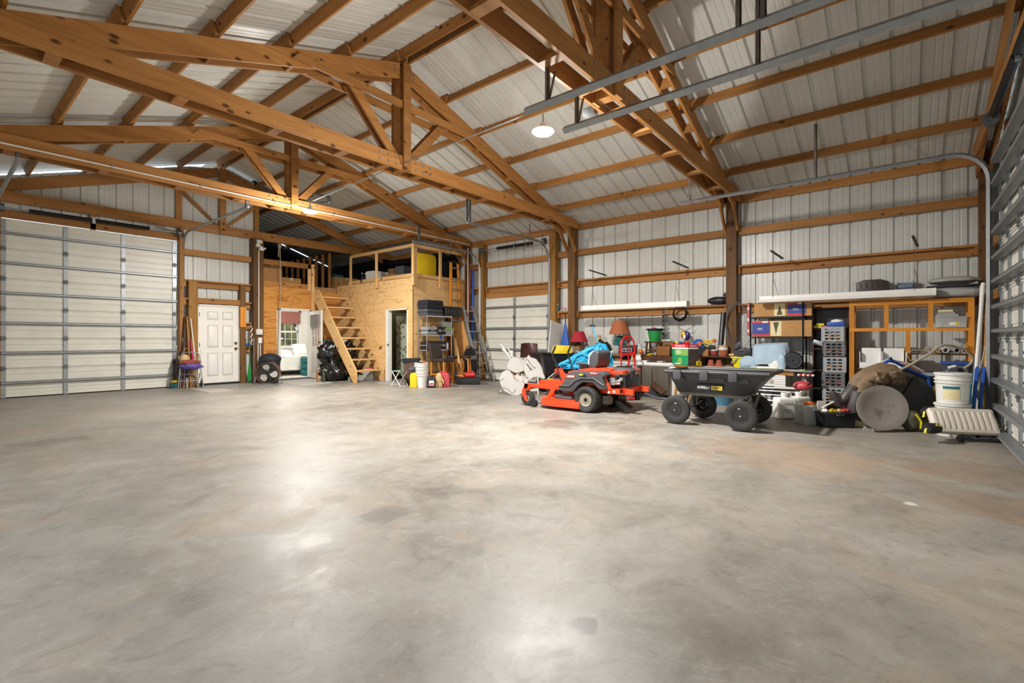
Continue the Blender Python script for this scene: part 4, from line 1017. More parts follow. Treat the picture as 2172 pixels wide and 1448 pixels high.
# ------------------------------------------------------------------ wire shelf and its cases
t = thing('wire_shelf', 'chrome wire shelving unit with suitcases before the plywood wall', 'shelf', (9.15, 10.26, 0))
for x in (-.46, .46):
    for y in (-.18, .18): MB().cyl((x, y, 0), (x, y, 1.92), .0125, n=10).build('post', M['chrome'], t)
for z in (.30, .93, 1.34, 1.87):
    m = MB().box(-.46, .46, -.185, -.178, z-.035, z).box(-.46, .46, .178, .185, z-.035, z).box(-.465, -.458, -.18, .18, z-.035, z).box(.458, .465, -.18, .18, z-.035, z)
    for k in range(19): m.box(-.45+.05*k-.002, -.45+.05*k+.002, -.18, .18, z-.006, z-.001)
    m.build('wire_deck', M['chrome'], t, smooth=False)
case('dark navy suitcase, upper one of two on the top of the wire shelf', (8.96, 10.24, 2.055), (.62, .40, .24), 0, 'navy', 'black_plastic', 'suitcase', band=True)
case('grey-fronted black suitcase under the navy suitcase', (8.96, 10.24, 1.872), (.60, .38, .18), 0, 'char', 'black_plastic', 'suitcase')
case('long black equipment bag at the right end of the shelf top', (9.66, 10.22, 1.872), (.66, .36, .28), 0, 'black_plastic', 'char', 'equipment_bag', band=False)
case('silver and black tool case at the left of the second shelf', (8.88, 10.22, 1.342), (.36, .32, .22), 0, 'silver', 'black_plastic', 'tool_case')
case('black tool case with silver band right of the silver tool case', (9.27, 10.24, 1.342), (.34, .32, .22), 0, 'black_plastic', 'silver', 'tool_case')
case('long black and silver tool case on the third shelf', (9.05, 10.22, .932), (.70, .34, .22), 0, 'black_plastic', 'silver', 'tool_case')
t = thing('storage_bin', 'clear storage bin with a lime green lid on the second shelf', 'bin', (9.53, 10.22, 1.342)); MB().prism([(-.15, 0), (.15, 0), (.17, .15), (-.17, .15)], -.14, .14).build('bin_body', M['clear'], t, bevel=.01); MB().box(-.18, .18, -.16, .16, .15, .18).build('lid', M['lime'], t, bevel=.008); MB().blob((0, 0, .07), (.12, .1, .06), .3, 3, 2).build('contents', M['tan'], t)
for k, dx in enumerate((-.10, .07)):
    t = thing('parts_organizer', ('left' if k == 0 else 'right') + ' clear parts organizer on the lime green lid', 'organizer', (9.53+dx, 10.25, 1.523)); MB().box(-.08, .08, -.10, .10, 0, .19).build('organizer_body', M['clear'], t, bevel=.006)
    m = MB()
    for q in range(3): m.box(-.07+.05*q, -.03+.05*q, -.104, -.10, .02, .16)
    m.build('drawer_front', M['silver'], t)
carton('parts_box', 'brown box with screws left of the clear parts organizers', 'box', (9.22, 10.30, 1.565), (.22, .16, .10), 0, 'card_d')
for lab, mt, x in (('red-capped spray can on the third shelf', 'red', 9.44), ('blue-capped spray can on the third shelf', 'blue', 9.52)):
    t = thing('spray_can', lab, 'can', (x, 10.16, .932)); MB().lathe([(0, 0), (.032, 0), (.032, .17), (.022, .185), (0, .185)], 14).build('can_body', M['paper'], t); MB().lathe([(.030, .175), (.030, .215), (.0, .22)], 14).build('cap', M[mt], t)
t = thing('spray_bottle', 'red and yellow bottle beside the spray cans on the third shelf', 'bottle', (9.37, 10.12, .932)); MB().lathe([(0, 0), (.035, 0), (.035, .10), (.012, .14), (.012, .16), (0, .16)], 12).build('bottle_body', M['red_dull'], t); MB().cyl((0,0,.15), (0,0,.18), .016, n=10).build('cap', M['yellow'], t)
MB().box(-.04, .04, -.003, .003, -.12, 0).build('luggage_tag', M['blue'], loc=(9.19, 10.06, 1.33), label='bright blue tag hanging from the second wire shelf', cat='tag', smooth=False)

# ------------------------------------------------------------------ before the wire shelf
c = Vector((8.86, 9.66, 0)); t = thing('bar_chair', 'dark brown leather bar chair before the wire shelf', 'chair', tuple(c), FACE+1.05)
MB().box(-.23, .23, -.25, .23, .60, .70).build('seat', M['leather'], t, bevel=.03, seg=3)
MB().grid(lambda u, v: (-.23+.46*u, .20+.10*v+.0, .66+.42*v), 4, 4).build('backrest_lining', M['leather'], t)
bk = MB().prism([(.14, .66), (.22, .66), (.34, 1.10), (.29, 1.12), (.24, 1.10)], -.23, .23, 'yz').build('backrest', M['leather'], t, bevel=.02, seg=3)
for zz in (.80, .93):
    for xx in (-.08, .08): MB().sphere((xx, .185+(zz-.66)*.26, zz), .012).build('button', M['leather'], bk)
for x, y in ((-.20, -.22), (.20, -.22), (-.20, .2), (.20, .2)): MB().bar((x, y, 0), (x, y, .62), .045, .045).build('leg', M['chair_wood'], t, smooth=False)
for a, b in (((-.2, -.22, .2), (.2, -.22, .2)), ((-.2, .2, .28), (.2, .2, .28)), ((-.2, -.22, .28), (-.2, .2, .28)), ((.2, -.22, .28), (.2, .2, .28))): MB().bar(a, b, .03, .03).build('stretcher', M['chair_wood'], t, smooth=False)
def bstool(lab, c, rz):
    t = thing('bar_stool', lab, 'stool', c, rz, None)
    MB().lathe([(0, .70), (.15, .70), (.165, .72), (.16, .745), (.12, .75), (0, .745)], 24).build('seat', M['black_plastic'], t)
    for k in range(4):
        a = PI/4+k*PI/2; MB().bar((.20*math.cos(a), .20*math.sin(a), 0), (.12*math.cos(a), .12*math.sin(a), .70), .035, .035).build('leg', M['chair_wood'], t, smooth=False)
    for k in range(4):
        a = PI/4+k*PI/2; b = a+PI/2; q = .175; MB().bar((q*math.cos(a), q*math.sin(a), .22+.06*(k % 2)), (q*math.cos(b), q*math.sin(b), .22+.06*(k % 2)), .025, .025).build('stretcher', M['chair_wood'], t, smooth=False)
    return t
bstool('round black-seated wooden bar stool directly right of the leather bar chair', (9.22, 9.66, 0), .2)
bstool('round black-seated wooden bar stool beside the black folding chair', (9.48, 9.38, 0), .5)
c = Vector((9.92, 9.62, 0)); t = thing('folding_chair', 'black folding chair with a round back leaning behind the tool tray', 'chair', tuple(c), FACE+.6)
for s in (-1, 1): MB().tube([(s*.20, -.15, .0), (s*.20, -.02, .55), (s*.17, .05, .85), (s*.08, .09, .99), (0, .10, 1.02)], .012, 8).build('frame_tube', M['black_metal'], t)
MB().prism([(.19*math.cos(PI*k/12), .74+.24*math.sin(PI*k/12)) for k in range(13)], .02, .05).build('backrest', M['black_plastic'], t, bevel=.008)
MB().box(-.19, .19, -.05, .0, .22, .64).build('seat', M['black_plastic'], t, bevel=.015)
# folding stool
a = on(841, 818, Z=0); b = on(866, 820, Z=0); c = (a+b)/2; rzz = math.atan2((b-a).y, (b-a).x)
t = thing('folding_stool', 'low folding stool with white crossed legs and green seat', 'stool', (c.x, c.y+.12, 0), rzz)
for y in (-.13, .13):
    MB().tube([(-.17, y, .01), (.14, y, .39)], .011, 8).build('leg', M['white_plastic'], t); MB().tube([(.17, y, .01), (-.14, y, .39)], .011, 8).build('leg', M['white_plastic'], t)
MB().grid(lambda u, v: (-.15+.30*u, -.14+.28*v, .40-.02*math.sin(PI*u)), 8, 2).build('seat', plain('green_canvas', '#8fb09a', .8, 0, .1), t)
MB().tube([(.17, -.13, .02), (.17, .13, .02)], .011, 6).tube([(-.17, -.13, .02), (-.17, .13, .02)], .011, 6).build('foot_bar', M['white_plastic'], t)
c = Vector((8.30, 10.25, 0)); t = thing('trash_bin', 'tall brown bin with a black liner behind the folding stool', 'trash can', tuple(c), FACE)
MB().add([(-.15,-.12,0),(.15,-.12,0),(.15,.12,0),(-.15,.12,0),(-.20,-.16,.68),(.20,-.16,.68),(.20,.16,.68),(-.20,.16,.68)], [(0,3,2,1),(0,1,5,4),(1,2,6,5),(2,3,7,6),(3,0,4,7),(4,5,6,7)]).build('bin_body', M['brownp'], t, bevel=.015)
MB().grid(lambda u, v: (.215*(1 if abs(math.cos(2*PI*u)) > .7 else abs(math.cos(2*PI*u))/.7)*math.copysign(1, math.cos(2*PI*u)), .175*(1 if abs(math.sin(2*PI*u)) > .7 else abs(math.sin(2*PI*u))/.7)*math.copysign(1, math.sin(2*PI*u)), .60+.10*v+.012*math.sin(26*u)*(1-v)), 40, 2).build('bin_liner', M['bag'], t)
t = jug('yellow rectangular jug beside the white bucket stack', P2(878, 822, Z=0), .18, .16, .42, 'yellow', FACE, name='yellow_jug')
MB().blob((0, 0, 0), (.12, .09, .07), .35, 3, 5).build('rag', M['char'], loc=Vector(P2(878, 822, Z=0))+Vector((.0, .02, .46)), label='dark grey rag on top of the yellow jug', cat='rag')
c = Vector(P2(898, 822, Z=0))+Vector((.02, .1, 0))
for k in range(4):
    bucket(('lowest white bucket of the nested stack', 'second white bucket from the bottom of the nested stack', 'third white bucket from the bottom of the nested stack', 'topmost white bucket of the nested stack')[k], (c.x, c.y, .085*k), .132, .168, .37, 'white_plastic', FACE, handle=(k in (0, 1)), rims=(.31,), group='nested white buckets')
t = thing('tool_bundle', 'dark tools with an orange edge sticking out of the top bucket', 'tools', (c.x, c.y, .49)); MB().cbox((-.04, 0, .10), (.10, .1, .12)).build('tool_body', M['black_plastic'], t, bevel=.01); MB().cbox((.07, -.03, .11), (.09, .03, .14)).build('tool_body', M['orange'], t, bevel=.006); MB().cbox((.02, .03, .13), (.05, .05, .1)).build('tool_body', M['paper'], t)
t = jug('black oil jug with a printed label beside the gas can', P2(915, 822, Z=0), .19, .12, .31, 'black_plastic', FACE+.2, lab='paper', name='oil_jug')
MB().box(-.05, .05, -.0635, -.0625, .08, .12).build('label_band', M['red'], t, smooth=False)
t = jug('red gas can under a tan work glove', P2(943, 820, Z=0), .28, .22, .40, 'red_dull', FACE, cap='red', name='gas_can', cat='gas can')
t = thing('work_glove', 'tan leather work glove draped over the red gas can', 'glove', Vector(P2(932, 821, Z=0)), FACE); MB().blob((0, -.04, .22), (.085, .05, .15), .2, 2.2, 4).build('glove_palm', M['tan'], t)
for k in range(4): MB().tube([(-.055+.037*k, -.06, .12), (-.06+.042*k, -.075, .05), (-.06+.042*k, -.07, .0+.012*(k % 2))], [.02, .019, .014], 8).build('glove_finger', M['tan'], t)
MB().tube([(.07, -.05, .22), (.11, -.07, .16), (.115, -.08, .10)], [.022, .02, .014], 8).build('glove_thumb', M['tan'], t)
# tray with tools
c = Vector(P2(1000, 815, Z=0)); t = thing('tool_tray', 'black plastic tray on the floor before the ladder holding an air tank', 'tray', (c.x, c.y+.10, 0), FACE)
MB().prism([(-.30, 0), (.30, 0), (.33, .17), (-.33, .17)], -.18, .18).build('tray_body', M['black_plastic'], t, bevel=.012); MB().box(-.345, .345, -.195, .195, .165, .185).build('rim', M['black_plastic'], t, bevel=.006)
t = thing('air_tank', 'small red portable air tank lying in the black tray', 'tank', (c.x+.03, c.y+.08, .25), FACE+.1); MB().lathe([(0, -.15), (.05, -.145), (.075, -.11), (.075, .11), (.05, .145), (0, .15)], 18, axis='x').build('tank_body', M['red'], t); MB().torus((-.02, 0, .08), .05, .012, 'y', 12, 6, 0, PI).build('handle', M['red'], t); MB().cyl((.07, 0, .06), (.07, 0, .11), .02, n=10).build('valve', M['galv'], t)
for k, (lab, dx, rr) in enumerate((('hammer with an orange grip leaning out of the black tray', -.20, .5), ('dark pry tool with an orange tip in the black tray', -.24, -.3))):
    t = thing('hand_tool', lab, 'tool', (c.x+dx*.63, c.y+.1-dx*.77, .18), FACE); MB().cyl((-.12, 0, .12-.06*k), (.08, -.04, .03), .014, n=8).build('grip', M['orange'], t); MB().cbox((-.13, 0, .12-.06*k), (.10, .05, .05)).build('tool_head', M['dark_grey'], t, bevel=.008)
# sheets of wood behind the ladders
lean('plywood_offcut', 'tall plywood offcut leaning behind the aluminium ladder', 'board', (10.25, 9.94, 0), (10.04, 10.26, 1.72), .02, .46, 'board_x')
lean('plywood_offcut', 'narrow pale plywood offcut left of the taller one', 'board', (9.90, 9.98, 0), (9.84, 10.24, 1.22), .02, .2, 'timber_pale')
lean('wooden_board', 'dark brown plank leaning right of the wire shelf', 'board', (9.74, 10.2, 0), (9.73, 10.42, 1.85), .03, .09, 'dark_wood')
lean('wooden_board', 'second dark plank leaning between the shelf and the plywood', 'board', (9.80, 10.14, 0), (9.79, 10.28, 1.80), .03, .07, 'dark_wood')
# ladders
def ladder(lab, fl_, fr_, tl, tr, n, rail_m, step_m, w=.07, cap=None, back=None):
    c = (Vector(fl_)+Vector(fr_))/2; t = thing('step_ladder', lab, 'ladder', tuple(c))
    fl_, fr_, tl, tr = [Vector(p)-c for p in (fl_, fr_, tl, tr)]
    for a, b in ((fl_, tl), (fr_, tr)): MB().bar(a, b, .03, w).build('side_rail', M[rail_m], t, smooth=False)
    for k in range(n):
        q = (k+.7)/(n+.2); MB().bar(fl_.lerp(tl, q), fr_.lerp(tr, q), w*1.1, .03).build('step', M[step_m], t, smooth=False)
    if back is not None:
        bv = Vector(back)
        for a, b in ((fl_, tl), (fr_, tr)): MB().bar(a+bv*1.0, b+bv*.35, .022, .045).build('rear_rail', M[rail_m], t, smooth=False)
    if cap: MB().cbox((tl+tr)/2+Vector((0, .03, .02)), ((tr-tl).length+.08, .16, .05)).build('top_cap', M[cap], t, bevel=.008)
    return t
ladder('aluminium ladder leaning on the plywood wall beside the small overhead door', (10.16, 9.50, 0), (10.58, 9.32, 0), (10.08, 10.08, 2.20), (10.38, 9.98, 2.20), 7, 'alu', 'alu', .075, back=(.02, .16, 0))
ladder('tall orange fibreglass step ladder leaning on the loft rail', (9.86, 10.36, 0), (10.48, 10.36, 0), (9.86, 10.36, 3.48), (10.14, 10.36, 3.48), 11, 'orange_wood', 'alu', .07, cap='black_plastic', back=(-.04, .06, 0))
pole('rolled_umbrella', 'rolled red umbrella standing in the corner by the loft rail', 'umbrella', (10.45, 10.28, 1.2), (10.55, 10.25, 3.35), .05, 'rust_cloth', .03)
pole('rolled_umbrella', 'rolled blue umbrella standing in the corner by the loft rail', 'umbrella', (10.58, 10.20, 1.2), (10.62, 10.18, 3.35), .05, 'blue', .03)
pole('white_pole', 'thin white pole standing in the corner beside the loft rail', 'pole', (10.40, 10.20, 0), (10.40, 10.20, 3.95), .014, 'white_plastic')

# ------------------------------------------------------------------ stored on the loft
def loft(u, v, Y): return Vector(on(u, v, Y=Y))
LZ = 2.942
t = thing('tub_lid', 'large yellow plastic lid standing on the loft behind the rail', 'lid', (9.22, 10.72, LZ), 0); MB().prism([(-.40, 0), (.36, 0), (.36, .66), (.28, .74), (-.34, .74), (-.40, .68)], -.02, .02).build('lid_plate', M['yellow'], t, bevel=.012); MB().prism([(-.34, .08), (.30, .08), (.30, .62), (-.34, .62)], -.035, -.018).build('raised_panel', M['yellow'], t, bevel=.012)
t = thing('soft_doll', 'small doll in a red hat above the yellow lid', 'doll', (8.86, 10.80, LZ+.72)); MB().sphere((0, 0, .05), .06).build('head', M['paper'], t); MB().lathe([(.06, .08), (.05, .13), (0, .2)], 12).build('hat', M['red'], t); MB().lathe([(.05, 0), (.09, -.12), (.1, -.72), (0, -.72)], 12).build('body', M['rust_cloth'], t)
for lab, u, Y, w, h, d, mt in (('grey plastic tote on the loft left of the corner post', 861, 11.6, .52, .44, .4, 'char'), ('brown carton with a white label on the loft', 837, 12.6, .36, .50, .3, 'card_d'), ('low brown carton behind the loft rail', 843, 11.9, .62, .22, .4, 'card_d'), ('dark red carton on the loft floor', 832, 11.9, .4, .16, .3, 'rust_cloth'),
                             ('pale pink tub on the loft behind the second baluster', 800, 12.7, .56, .36, .4, 'grey_white'), ('dark tote far back on the loft', 815, 14.4, .6, .5, .4, 'navy'), ('wide cardboard carton left of the loft rail', 728, 15.4, .9, .42, .5, 'card'),
                             ('tall cardboard carton at the left end of the loft', 569, 15.0, .60, .62, .5, 'card'), ('low open carton on the loft over the bedroom door', 612, 15.0, .62, .26, .4, 'card'), ('flat dark carton on the loft over the bedroom door', 636, 15.2, .5, .12, .4, 'card_d'), ('dark blue bin beside the stud wall', 712, 16.0, .4, .6, .4, 'tealp')):
    p = on(u, 600, Y=Y); carton('storage_box', lab, 'box', (p.x, Y, LZ if p.x > 8.57 else 2.862), (w, d, h), 0, mt, .008, tape='grey_white' if mt.startswith('card') else None)
for k in range(5):
    p = on(768+8*k, 600, Y=12.9); t = thing('dark_bottle', ('leftmost', 'second', 'middle', 'fourth', 'rightmost')[k] + ' of five dark bottles behind the left loft baluster', 'bottle', (p.x, 12.9+.05*(k % 2), LZ), group='bottles on the loft'); MB().lathe([(0, 0), (.045, 0), (.045, .15+.02*(k % 3)), (.016, .22), (.016, .29), (0, .29)], 12).build('bottle_body', M['bag'], t); MB().cyl((0,0,.285), (0,0,.31), .018, n=8).build('cap', M['grey_white'], t)

# ------------------------------------------------------------------ vehicles and things on the open floor
M['mower_red'] = plain('mower_orange_red', '#e8431c', 0.3, 0, .05, 4, coat=.3)
M['mower_grey'] = plain('mower_charcoal', '#45464a', 0.5, 0, .06, 6)
M['tire'] = plain('tyre_rubber', '#2e2d2b', 0.75, 0, .12, 20)
M['black_gloss'] = plain('glossy_black_rim', '#141416', 0.2, 0, 0, coat=.5)
M['tan_rim'] = plain('dusty_steel_rim', '#a59d8e', 0.45, .5, .1)
M['hand_red'] = plain('bright_red_paint', '#c3141c', 0.3, 0, .04, 4)
M['cart_grey'] = plain('cart_black_poly', '#3b3c3f', 0.48, 0, .06, 5)
M['frame_tan'] = plain('grey_tan_frame', '#7c766b', 0.5, .3, .08)
M['text_white'] = plain('white_print', '#f2f0ec', 0.5, 0, 0)
M['text_dark'] = plain('dark_print', '#2a2a2e', 0.5, 0, 0)
M['cyan'] = plain('cyan_canvas', '#22a9d6', 0.6, 0, .1, 10)
M['cyan_tube'] = plain('cyan_tube', '#3fb9e2', 0.35, 0, .04)
RW = -PI/2
def at(u, X, z):
    p = on(u, HY, X=X); return Vector((X, p.y, z))
def wheel(parent, name, c, r, w, rim_r, rim_m, lugs=0, hub_m='black_metal', tire='tire', side=-1):
    q = w/2; k = r-rim_r
    o = MB().lathe([(rim_r, -q*.75), (rim_r+k*.35, -q*.98), (r-k*.25, -q), (r-k*.05, -q*.8), (r, -q*.45), (r, q*.45), (r-k*.05, q*.8), (r-k*.25, q), (rim_r+k*.35, q*.98), (rim_r, q*.75), (rim_r, -q*.75)], 36, (0,0,0), 'y').build(name, M[tire], parent, loc=c)
    if lugs:
        m = MB()
        for i in range(lugs):
            a = 2*PI*i/lugs
            for s in (-1, 1):
                b = a+s*.06
                p0 = (math.cos(a)*(r+.001), s*.004, math.sin(a)*(r+.001)); p1 = (math.cos(b+.1)*(r*.985), s*q*.86, math.sin(b+.1)*(r*.985)); m.bar(p0, p1, .012, .010)
        m.build('tread_lug', M[tire], o, smooth=False, kind='stuff')
    d = side
    if lugs: MB().lathe([(rim_r*.66, d*q*.40), (rim_r*.60, d*q*.46), (0, d*q*.46)], 24, (0,0,0), 'y').build('wheel_center', M['black_plastic'], o)
    MB().lathe([(rim_r*1.01, d*q*.72), (rim_r*.96, d*q*.80), (rim_r*.84, d*q*.74), (rim_r*.74, d*q*.35), (rim_r*.45, d*q*.25), (rim_r*.30, d*q*.55), (0, d*q*.6)], 28, (0,0,0), 'y').build('rim', M[rim_m], o)
    MB().lathe([(rim_r*.30, d*q*.5), (rim_r*.26, d*q*.8), (0, d*q*.85)], 14, (0,0,0), 'y').build('hub', M[hub_m], o)
    return o

# --- zero-turn mower
mo = thing('riding_mower', 'orange-red riding lawn mower with black fenders parked beside the workbench', 'lawn mower', (7.55, 4.12, 0), RW)
for s in (-1, 1):
    wheel(mo, 'rear_wheel', (0, s*.46, .218), .218, .24, .115, 'tan_rim', 34, side=s)
    w = wheel(mo, 'caster_wheel', (-1.27, s*.46, .135), .135, .10, .06, 'tan_rim', side=s)
    m = MB().prism([(-1.36, .20), (-1.37, .27), (-1.30, .41), (-1.22, .41), (-1.22, .35), (-1.29, .29), (-1.24, .09), (-1.29, .09)], s*.46-.075, s*.46-.06).prism([(-1.36, .20), (-1.37, .27), (-1.30, .41), (-1.22, .41), (-1.22, .35), (-1.29, .29), (-1.24, .09), (-1.29, .09)], s*.46+.06, s*.46+.075)
    m.box(-1.31, -1.21, s*.46-.075, s*.46+.075, .31, .41); m.build('caster_fork', M['mower_red'], mo, bevel=.004, seg=1)
    MB().bar((-1.24, s*.46, .375), (-1.05, s*.30, .36), .07, .07).bar((-1.08, s*.30, .36), (.75, s*.30, .37), .06, .09).build('side_frame', M['mower_red'], mo, bevel=.005, seg=1)
    MB().cyl((-1.06, s*.60, .07), (-1.06, s*.53, .07), .065, n=16).build('anti_scalp_roller', M['rubber'], mo)
MB().bar((-1.10, -.36, .36), (-1.10, .36, .36), .07, .09).build('cross_member', M['mower_red'], mo, bevel=.005, seg=1)
dk = [(-.10, -.60), (-.62, -.62), (-.86, -.60), (-.99, -.46), (-1.02, -.2), (-1.02, .2), (-.99, .46), (-.86, .60), (-.62, .62), (-.10, .62)]
d = MB().prism(dk, .055, .165, 'xy'); d.prism([(x*.98-.01, y*.95) for x, y in dk], .165, .185, 'xy'); d.build('mower_deck', M['mower_red'], mo, bevel=.008, seg=2)
for s in (-1, 1):
    MB().prism([(-.70, s*.20), (-.42, s*.16), (-.28, s*.30), (-.30, s*.52), (-.60, s*.54), (-.74, s*.40)], .185, .235, 'xy').build('belt_cover', M['mower_grey'], mo, bevel=.015)
    MB().prism([(-.92, .18), (-.82, .18), (-.72, .33), (-.80, .36)], s*.36-.02, s*.36+.02).build('deck_hanger', M['mower_red'], mo, bevel=.004, seg=1)
# foot rest
MB().prism([(-1.16, .40), (-1.12, .47), (-.70, .50), (-.64, .40)], -.30, .30).build('foot_rest', M['mower_red'], mo, bevel=.008)
MB().prism([(-1.06, .478), (-.88, .487), (-.88, .496), (-1.06, .487)], -.26, .0).prism([(-.84, .491), (-.72, .497), (-.72, .506), (-.84, .50)], -.26, .26).build('foot_pad', M['mower_grey'], mo)
MB().prism([(-.98, .488), (-.89, .492), (-.89, .497), (-.98, .493)], -.27, -.17).build('warning_sticker', M['yellow'], mo)
# side fenders
fp = [(-.55, .40), (-.46, .47), (-.38, .64), (-.28, .675), (.02, .69), (.33, .70), (.37, .65), (.30, .60), (.37, .41), (.24, .41), (.13, .51), (-.07, .505), (-.15, .45), (-.24, .35), (-.28, .33), (-.49, .33), (-.55, .36)]
for s in (-1, 1):
    MB().prism(fp, s*.54, s*.27).build('fender', M['mower_grey'], mo, bevel=.014, seg=2)
    rib = MB().tube([(-.54, s*.545, .42), (-.32, s*.55, .43), (-.20, s*.55, .53), (-.08, s*.55, .575), (.15, s*.55, .58), (.34, s*.545, .47)], .014, 6).build('fender_rib', M['mower_grey'], mo)
    MB().prism([(-.40, .56), (-.23, .57), (-.20, .62), (-.36, .61)], s*.541, s*.546).build('badge', M['mower_red'], mo, smooth=False)
    MB().prism([(.04, .65), (.22, .645), (.26, .675), (.08, .68)], s*.541, s*.545).build('badge', M['red'], mo, smooth=False)
    MB().cyl((-.02, s*.53, .605), (-.02, s*.556, .605), .035, n=16).build('fuel_knob', M['black_plastic'], mo); MB().cbox((-.09, s*.548, .63), (.07, .012, .022)).build('lever_tab', M['yellow'], mo)
    MB().tube([(-.68, s*.25, .44), (-.80, s*.25, .80), (-.85, s*.26, .88), (-.86, s*.26, .98), (-.80, s*.26, 1.10)], [.014, .014, .02, .02, .018], 10).build('steering_lever', M['black_plastic'], mo)
    MB().blob((-.25, s*.27, .80), (.13, .035, .026), .02, 2, 1).build('armrest', M['mower_grey'], mo); MB().bar((-.15, s*.26, .68), (-.14, s*.26, .79), .05, .03).build('armrest_support', M['black_plastic'], mo)
    MB().bar((.33, s*.44, .655), (.28, s*.44, .60), .03, .05).bar((.28, s*.44, .61), (.40, s*.44, .40), .03, .05).bar((.30, s*.44, .665), (.36, s*.30, .675), .03, .06).bar((.34, s*.30, .675), (.58, s*.30, .685), .03, .06).build('engine_guard', M['mower_red'], mo, bevel=.004, seg=1)
text('brand_lettering', 'ARIENS', .045, mo, (-.295, -.5475, .59), (PI/2, 0, 0), M['text_white'], sx=1.0)
text('brand_lettering', 'IKON X', .034, mo, (.15, -.546, .663), (PI/2, 0, 0), M['text_white'])
MB().bar((.575, -.315, .685), (.575, .315, .685), .03, .06).build('rear_bar', M['mower_red'], mo, bevel=.004, seg=1)
text('brand_lettering', 'ARIENS', .075, mo, (.5925, -.02, .685), (PI/2, 0, PI/2), M['grey_white'])
MB().box(-.52, .36, -.28, .28, .36, .66).build('chassis', M['mower_red'], mo, bevel=.02)
MB().prism([(-.30, .66), (.34, .70), (.34, .73), (-.05, .735), (-.28, .70)], -.30, .30).build('seat_deck', M['mower_red'], mo, bevel=.01)
st_ = MB().prism([(-.34, .70), (-.02, .70), (-.0, .78), (-.32, .79)], -.22, .22).build('seat_cushion', M['mower_grey'], mo, bevel=.03, seg=3)
MB().prism([(-.13, .74), (-.01, .72), (.05, .80), (.07, 1.0), (.02, 1.035), (-.05, 1.02), (-.12, .93)], -.23, .23).build('seat_back', M['mower_grey'], mo, bevel=.03, seg=3)
MB().prism([(-.17, .74), (-.10, .74), (-.09, .92), (-.02, 1.035), (-.08, 1.02), (-.145, .95)], -.205, .205).build('seat_lining', M['grey_white'], mo, bevel=.015)
MB().bar((-.90, 0, .63), (-.68, 0, .44), .10, .09).bar((-.90, -.10, .64), (-.90, .10, .64), .07, .07).build('front_post', M['mower_red'], mo, bevel=.008)
MB().cyl((-.92, -.05, .62), (-1.16, -.12, .42), .010, n=6).cyl((-.92, .05, .62), (-1.16, .05, .42), .010, n=6).build('lift_rod', M['chrome'], mo)
# engine
MB().lathe([(0, .56), (.20, .56), (.21, .70), (.17, .74), (.12, .755), (0, .76)], 24, (.42, 0, 0)).build('engine_cover', M['mower_grey'], mo)
MB().lathe([(.12, .755), (.125, .77), (.06, .775), (0, .77)], 20, (.42, 0, 0)).build('fan_screen', M['black_plastic'], mo)
MB().box(.32, .54, -.26, .26, .40, .60).build('engine_block', M['black_metal'], mo, bevel=.02)
MB().cbox((.39, -.32, .53), (.10, .10, .12)).cyl((.44, -.33, .52), (.53, -.33, .55), .03, n=12).cyl((.34, -.34, .48), (.53, -.34, .50), .018, n=8).cbox((.53, -.30, .57), (.06, .06, .05)).build('carburettor', M['alu'], mo, bevel=.006)
MB().prism([(.48, .40), (.60, .43), (.58, .62), (.48, .64)], -.28, .28).build('muffler_guard', M['black_plastic'], mo, bevel=.012)
sp_ = [(.34, .33), (.56, .335), (.60, .36), (.60, .43), (.56, .415), (.34, .40)]
MB().prism(sp_, -.44, -.41).prism(sp_, .41, .44).bar((.585, -.44, .39), (.585, .44, .39), .03, .075).build('rear_bumper', M['mower_red'], mo, bevel=.004, seg=1)
MB().cbox((.47, -.442, .375), (.035, .003, .035)).prism([(.34, .34), (.385, .34), (.385, .40)], -.444, -.441).build('warning_sticker', M['text_white'], mo, smooth=False)
for s in (-1, 1): MB().cyl((.20, s*.26, .20), (.32, s*.30, .22), .08, n=14).cbox((.25, s*.33, .22), (.10, .06, .12)).build('transaxle', M['frame_tan'], mo, bevel=.006)
MB().cyl((.10, -.36, .218), (.10, .36, .218), .035, n=10).build('axle', M['black_metal'], mo)
MB().prism([(.35, .20), (.45, .20), (.62, .08), (.52, .06), (.38, .12)], -.20, .0).build('chute_flap', M['black_plastic'], mo, bevel=.006)

# --- dump cart
ct = thing('dump_cart', 'black poly garden dump cart on four pneumatic tyres', 'cart', (7.33, 2.10, 0), RW)
def tub(m, o, zt, zb, xo=0):
    t = [(-.57-o, -.42-o, zt), (.72+o, -.42-o, zt), (.72+o, .42+o, zt), (-.57-o, .42+o, zt)]; md = [(-.53-o, -.37-o, .615), (.60+o, -.37-o, .64), (.60+o, .37+o, .64), (-.53-o, .37+o, .615)]; b = [(-.47-o, -.31-o, zb), (.46+o, -.31-o, zb), (.46+o, .31+o, zb), (-.47-o, .31+o, zb)]
    return t, md, b
m = MB(); t1, m1, b1 = tub(m, 0, .755, .46); m2 = [(x*.985, y*.965, z-.012) for x, y, z in m1]; t3, m3, b3 = tub(m, -.02, .755, .485)
vs = b1+m2+m1+t1+t3+b3; fs = [(0, 3, 2, 1)]
for k in range(0, 20, 4):
    for i in range(4): fs.append((k+i, k+(i+1) % 4, k+4+(i+1) % 4, k+4+i))
fs.append((20, 21, 22, 23)); m.add(vs, fs); m.build('tub', M['cart_grey'], ct, bevel=.012, seg=2)
rm = MB(); pts = [(-.60, -.45, .765), (.76, -.45, .775), (.76, .45, .775), (-.60, .45, .765)]
rm.tube([pts[0], (0, -.45, .768), pts[1], (.765, 0, .78), pts[2], (0, .45, .768), pts[3], (-.605, 0, .765)], .028, 8, closed=True); rm.build('tub_rim', M['cart_grey'], ct)
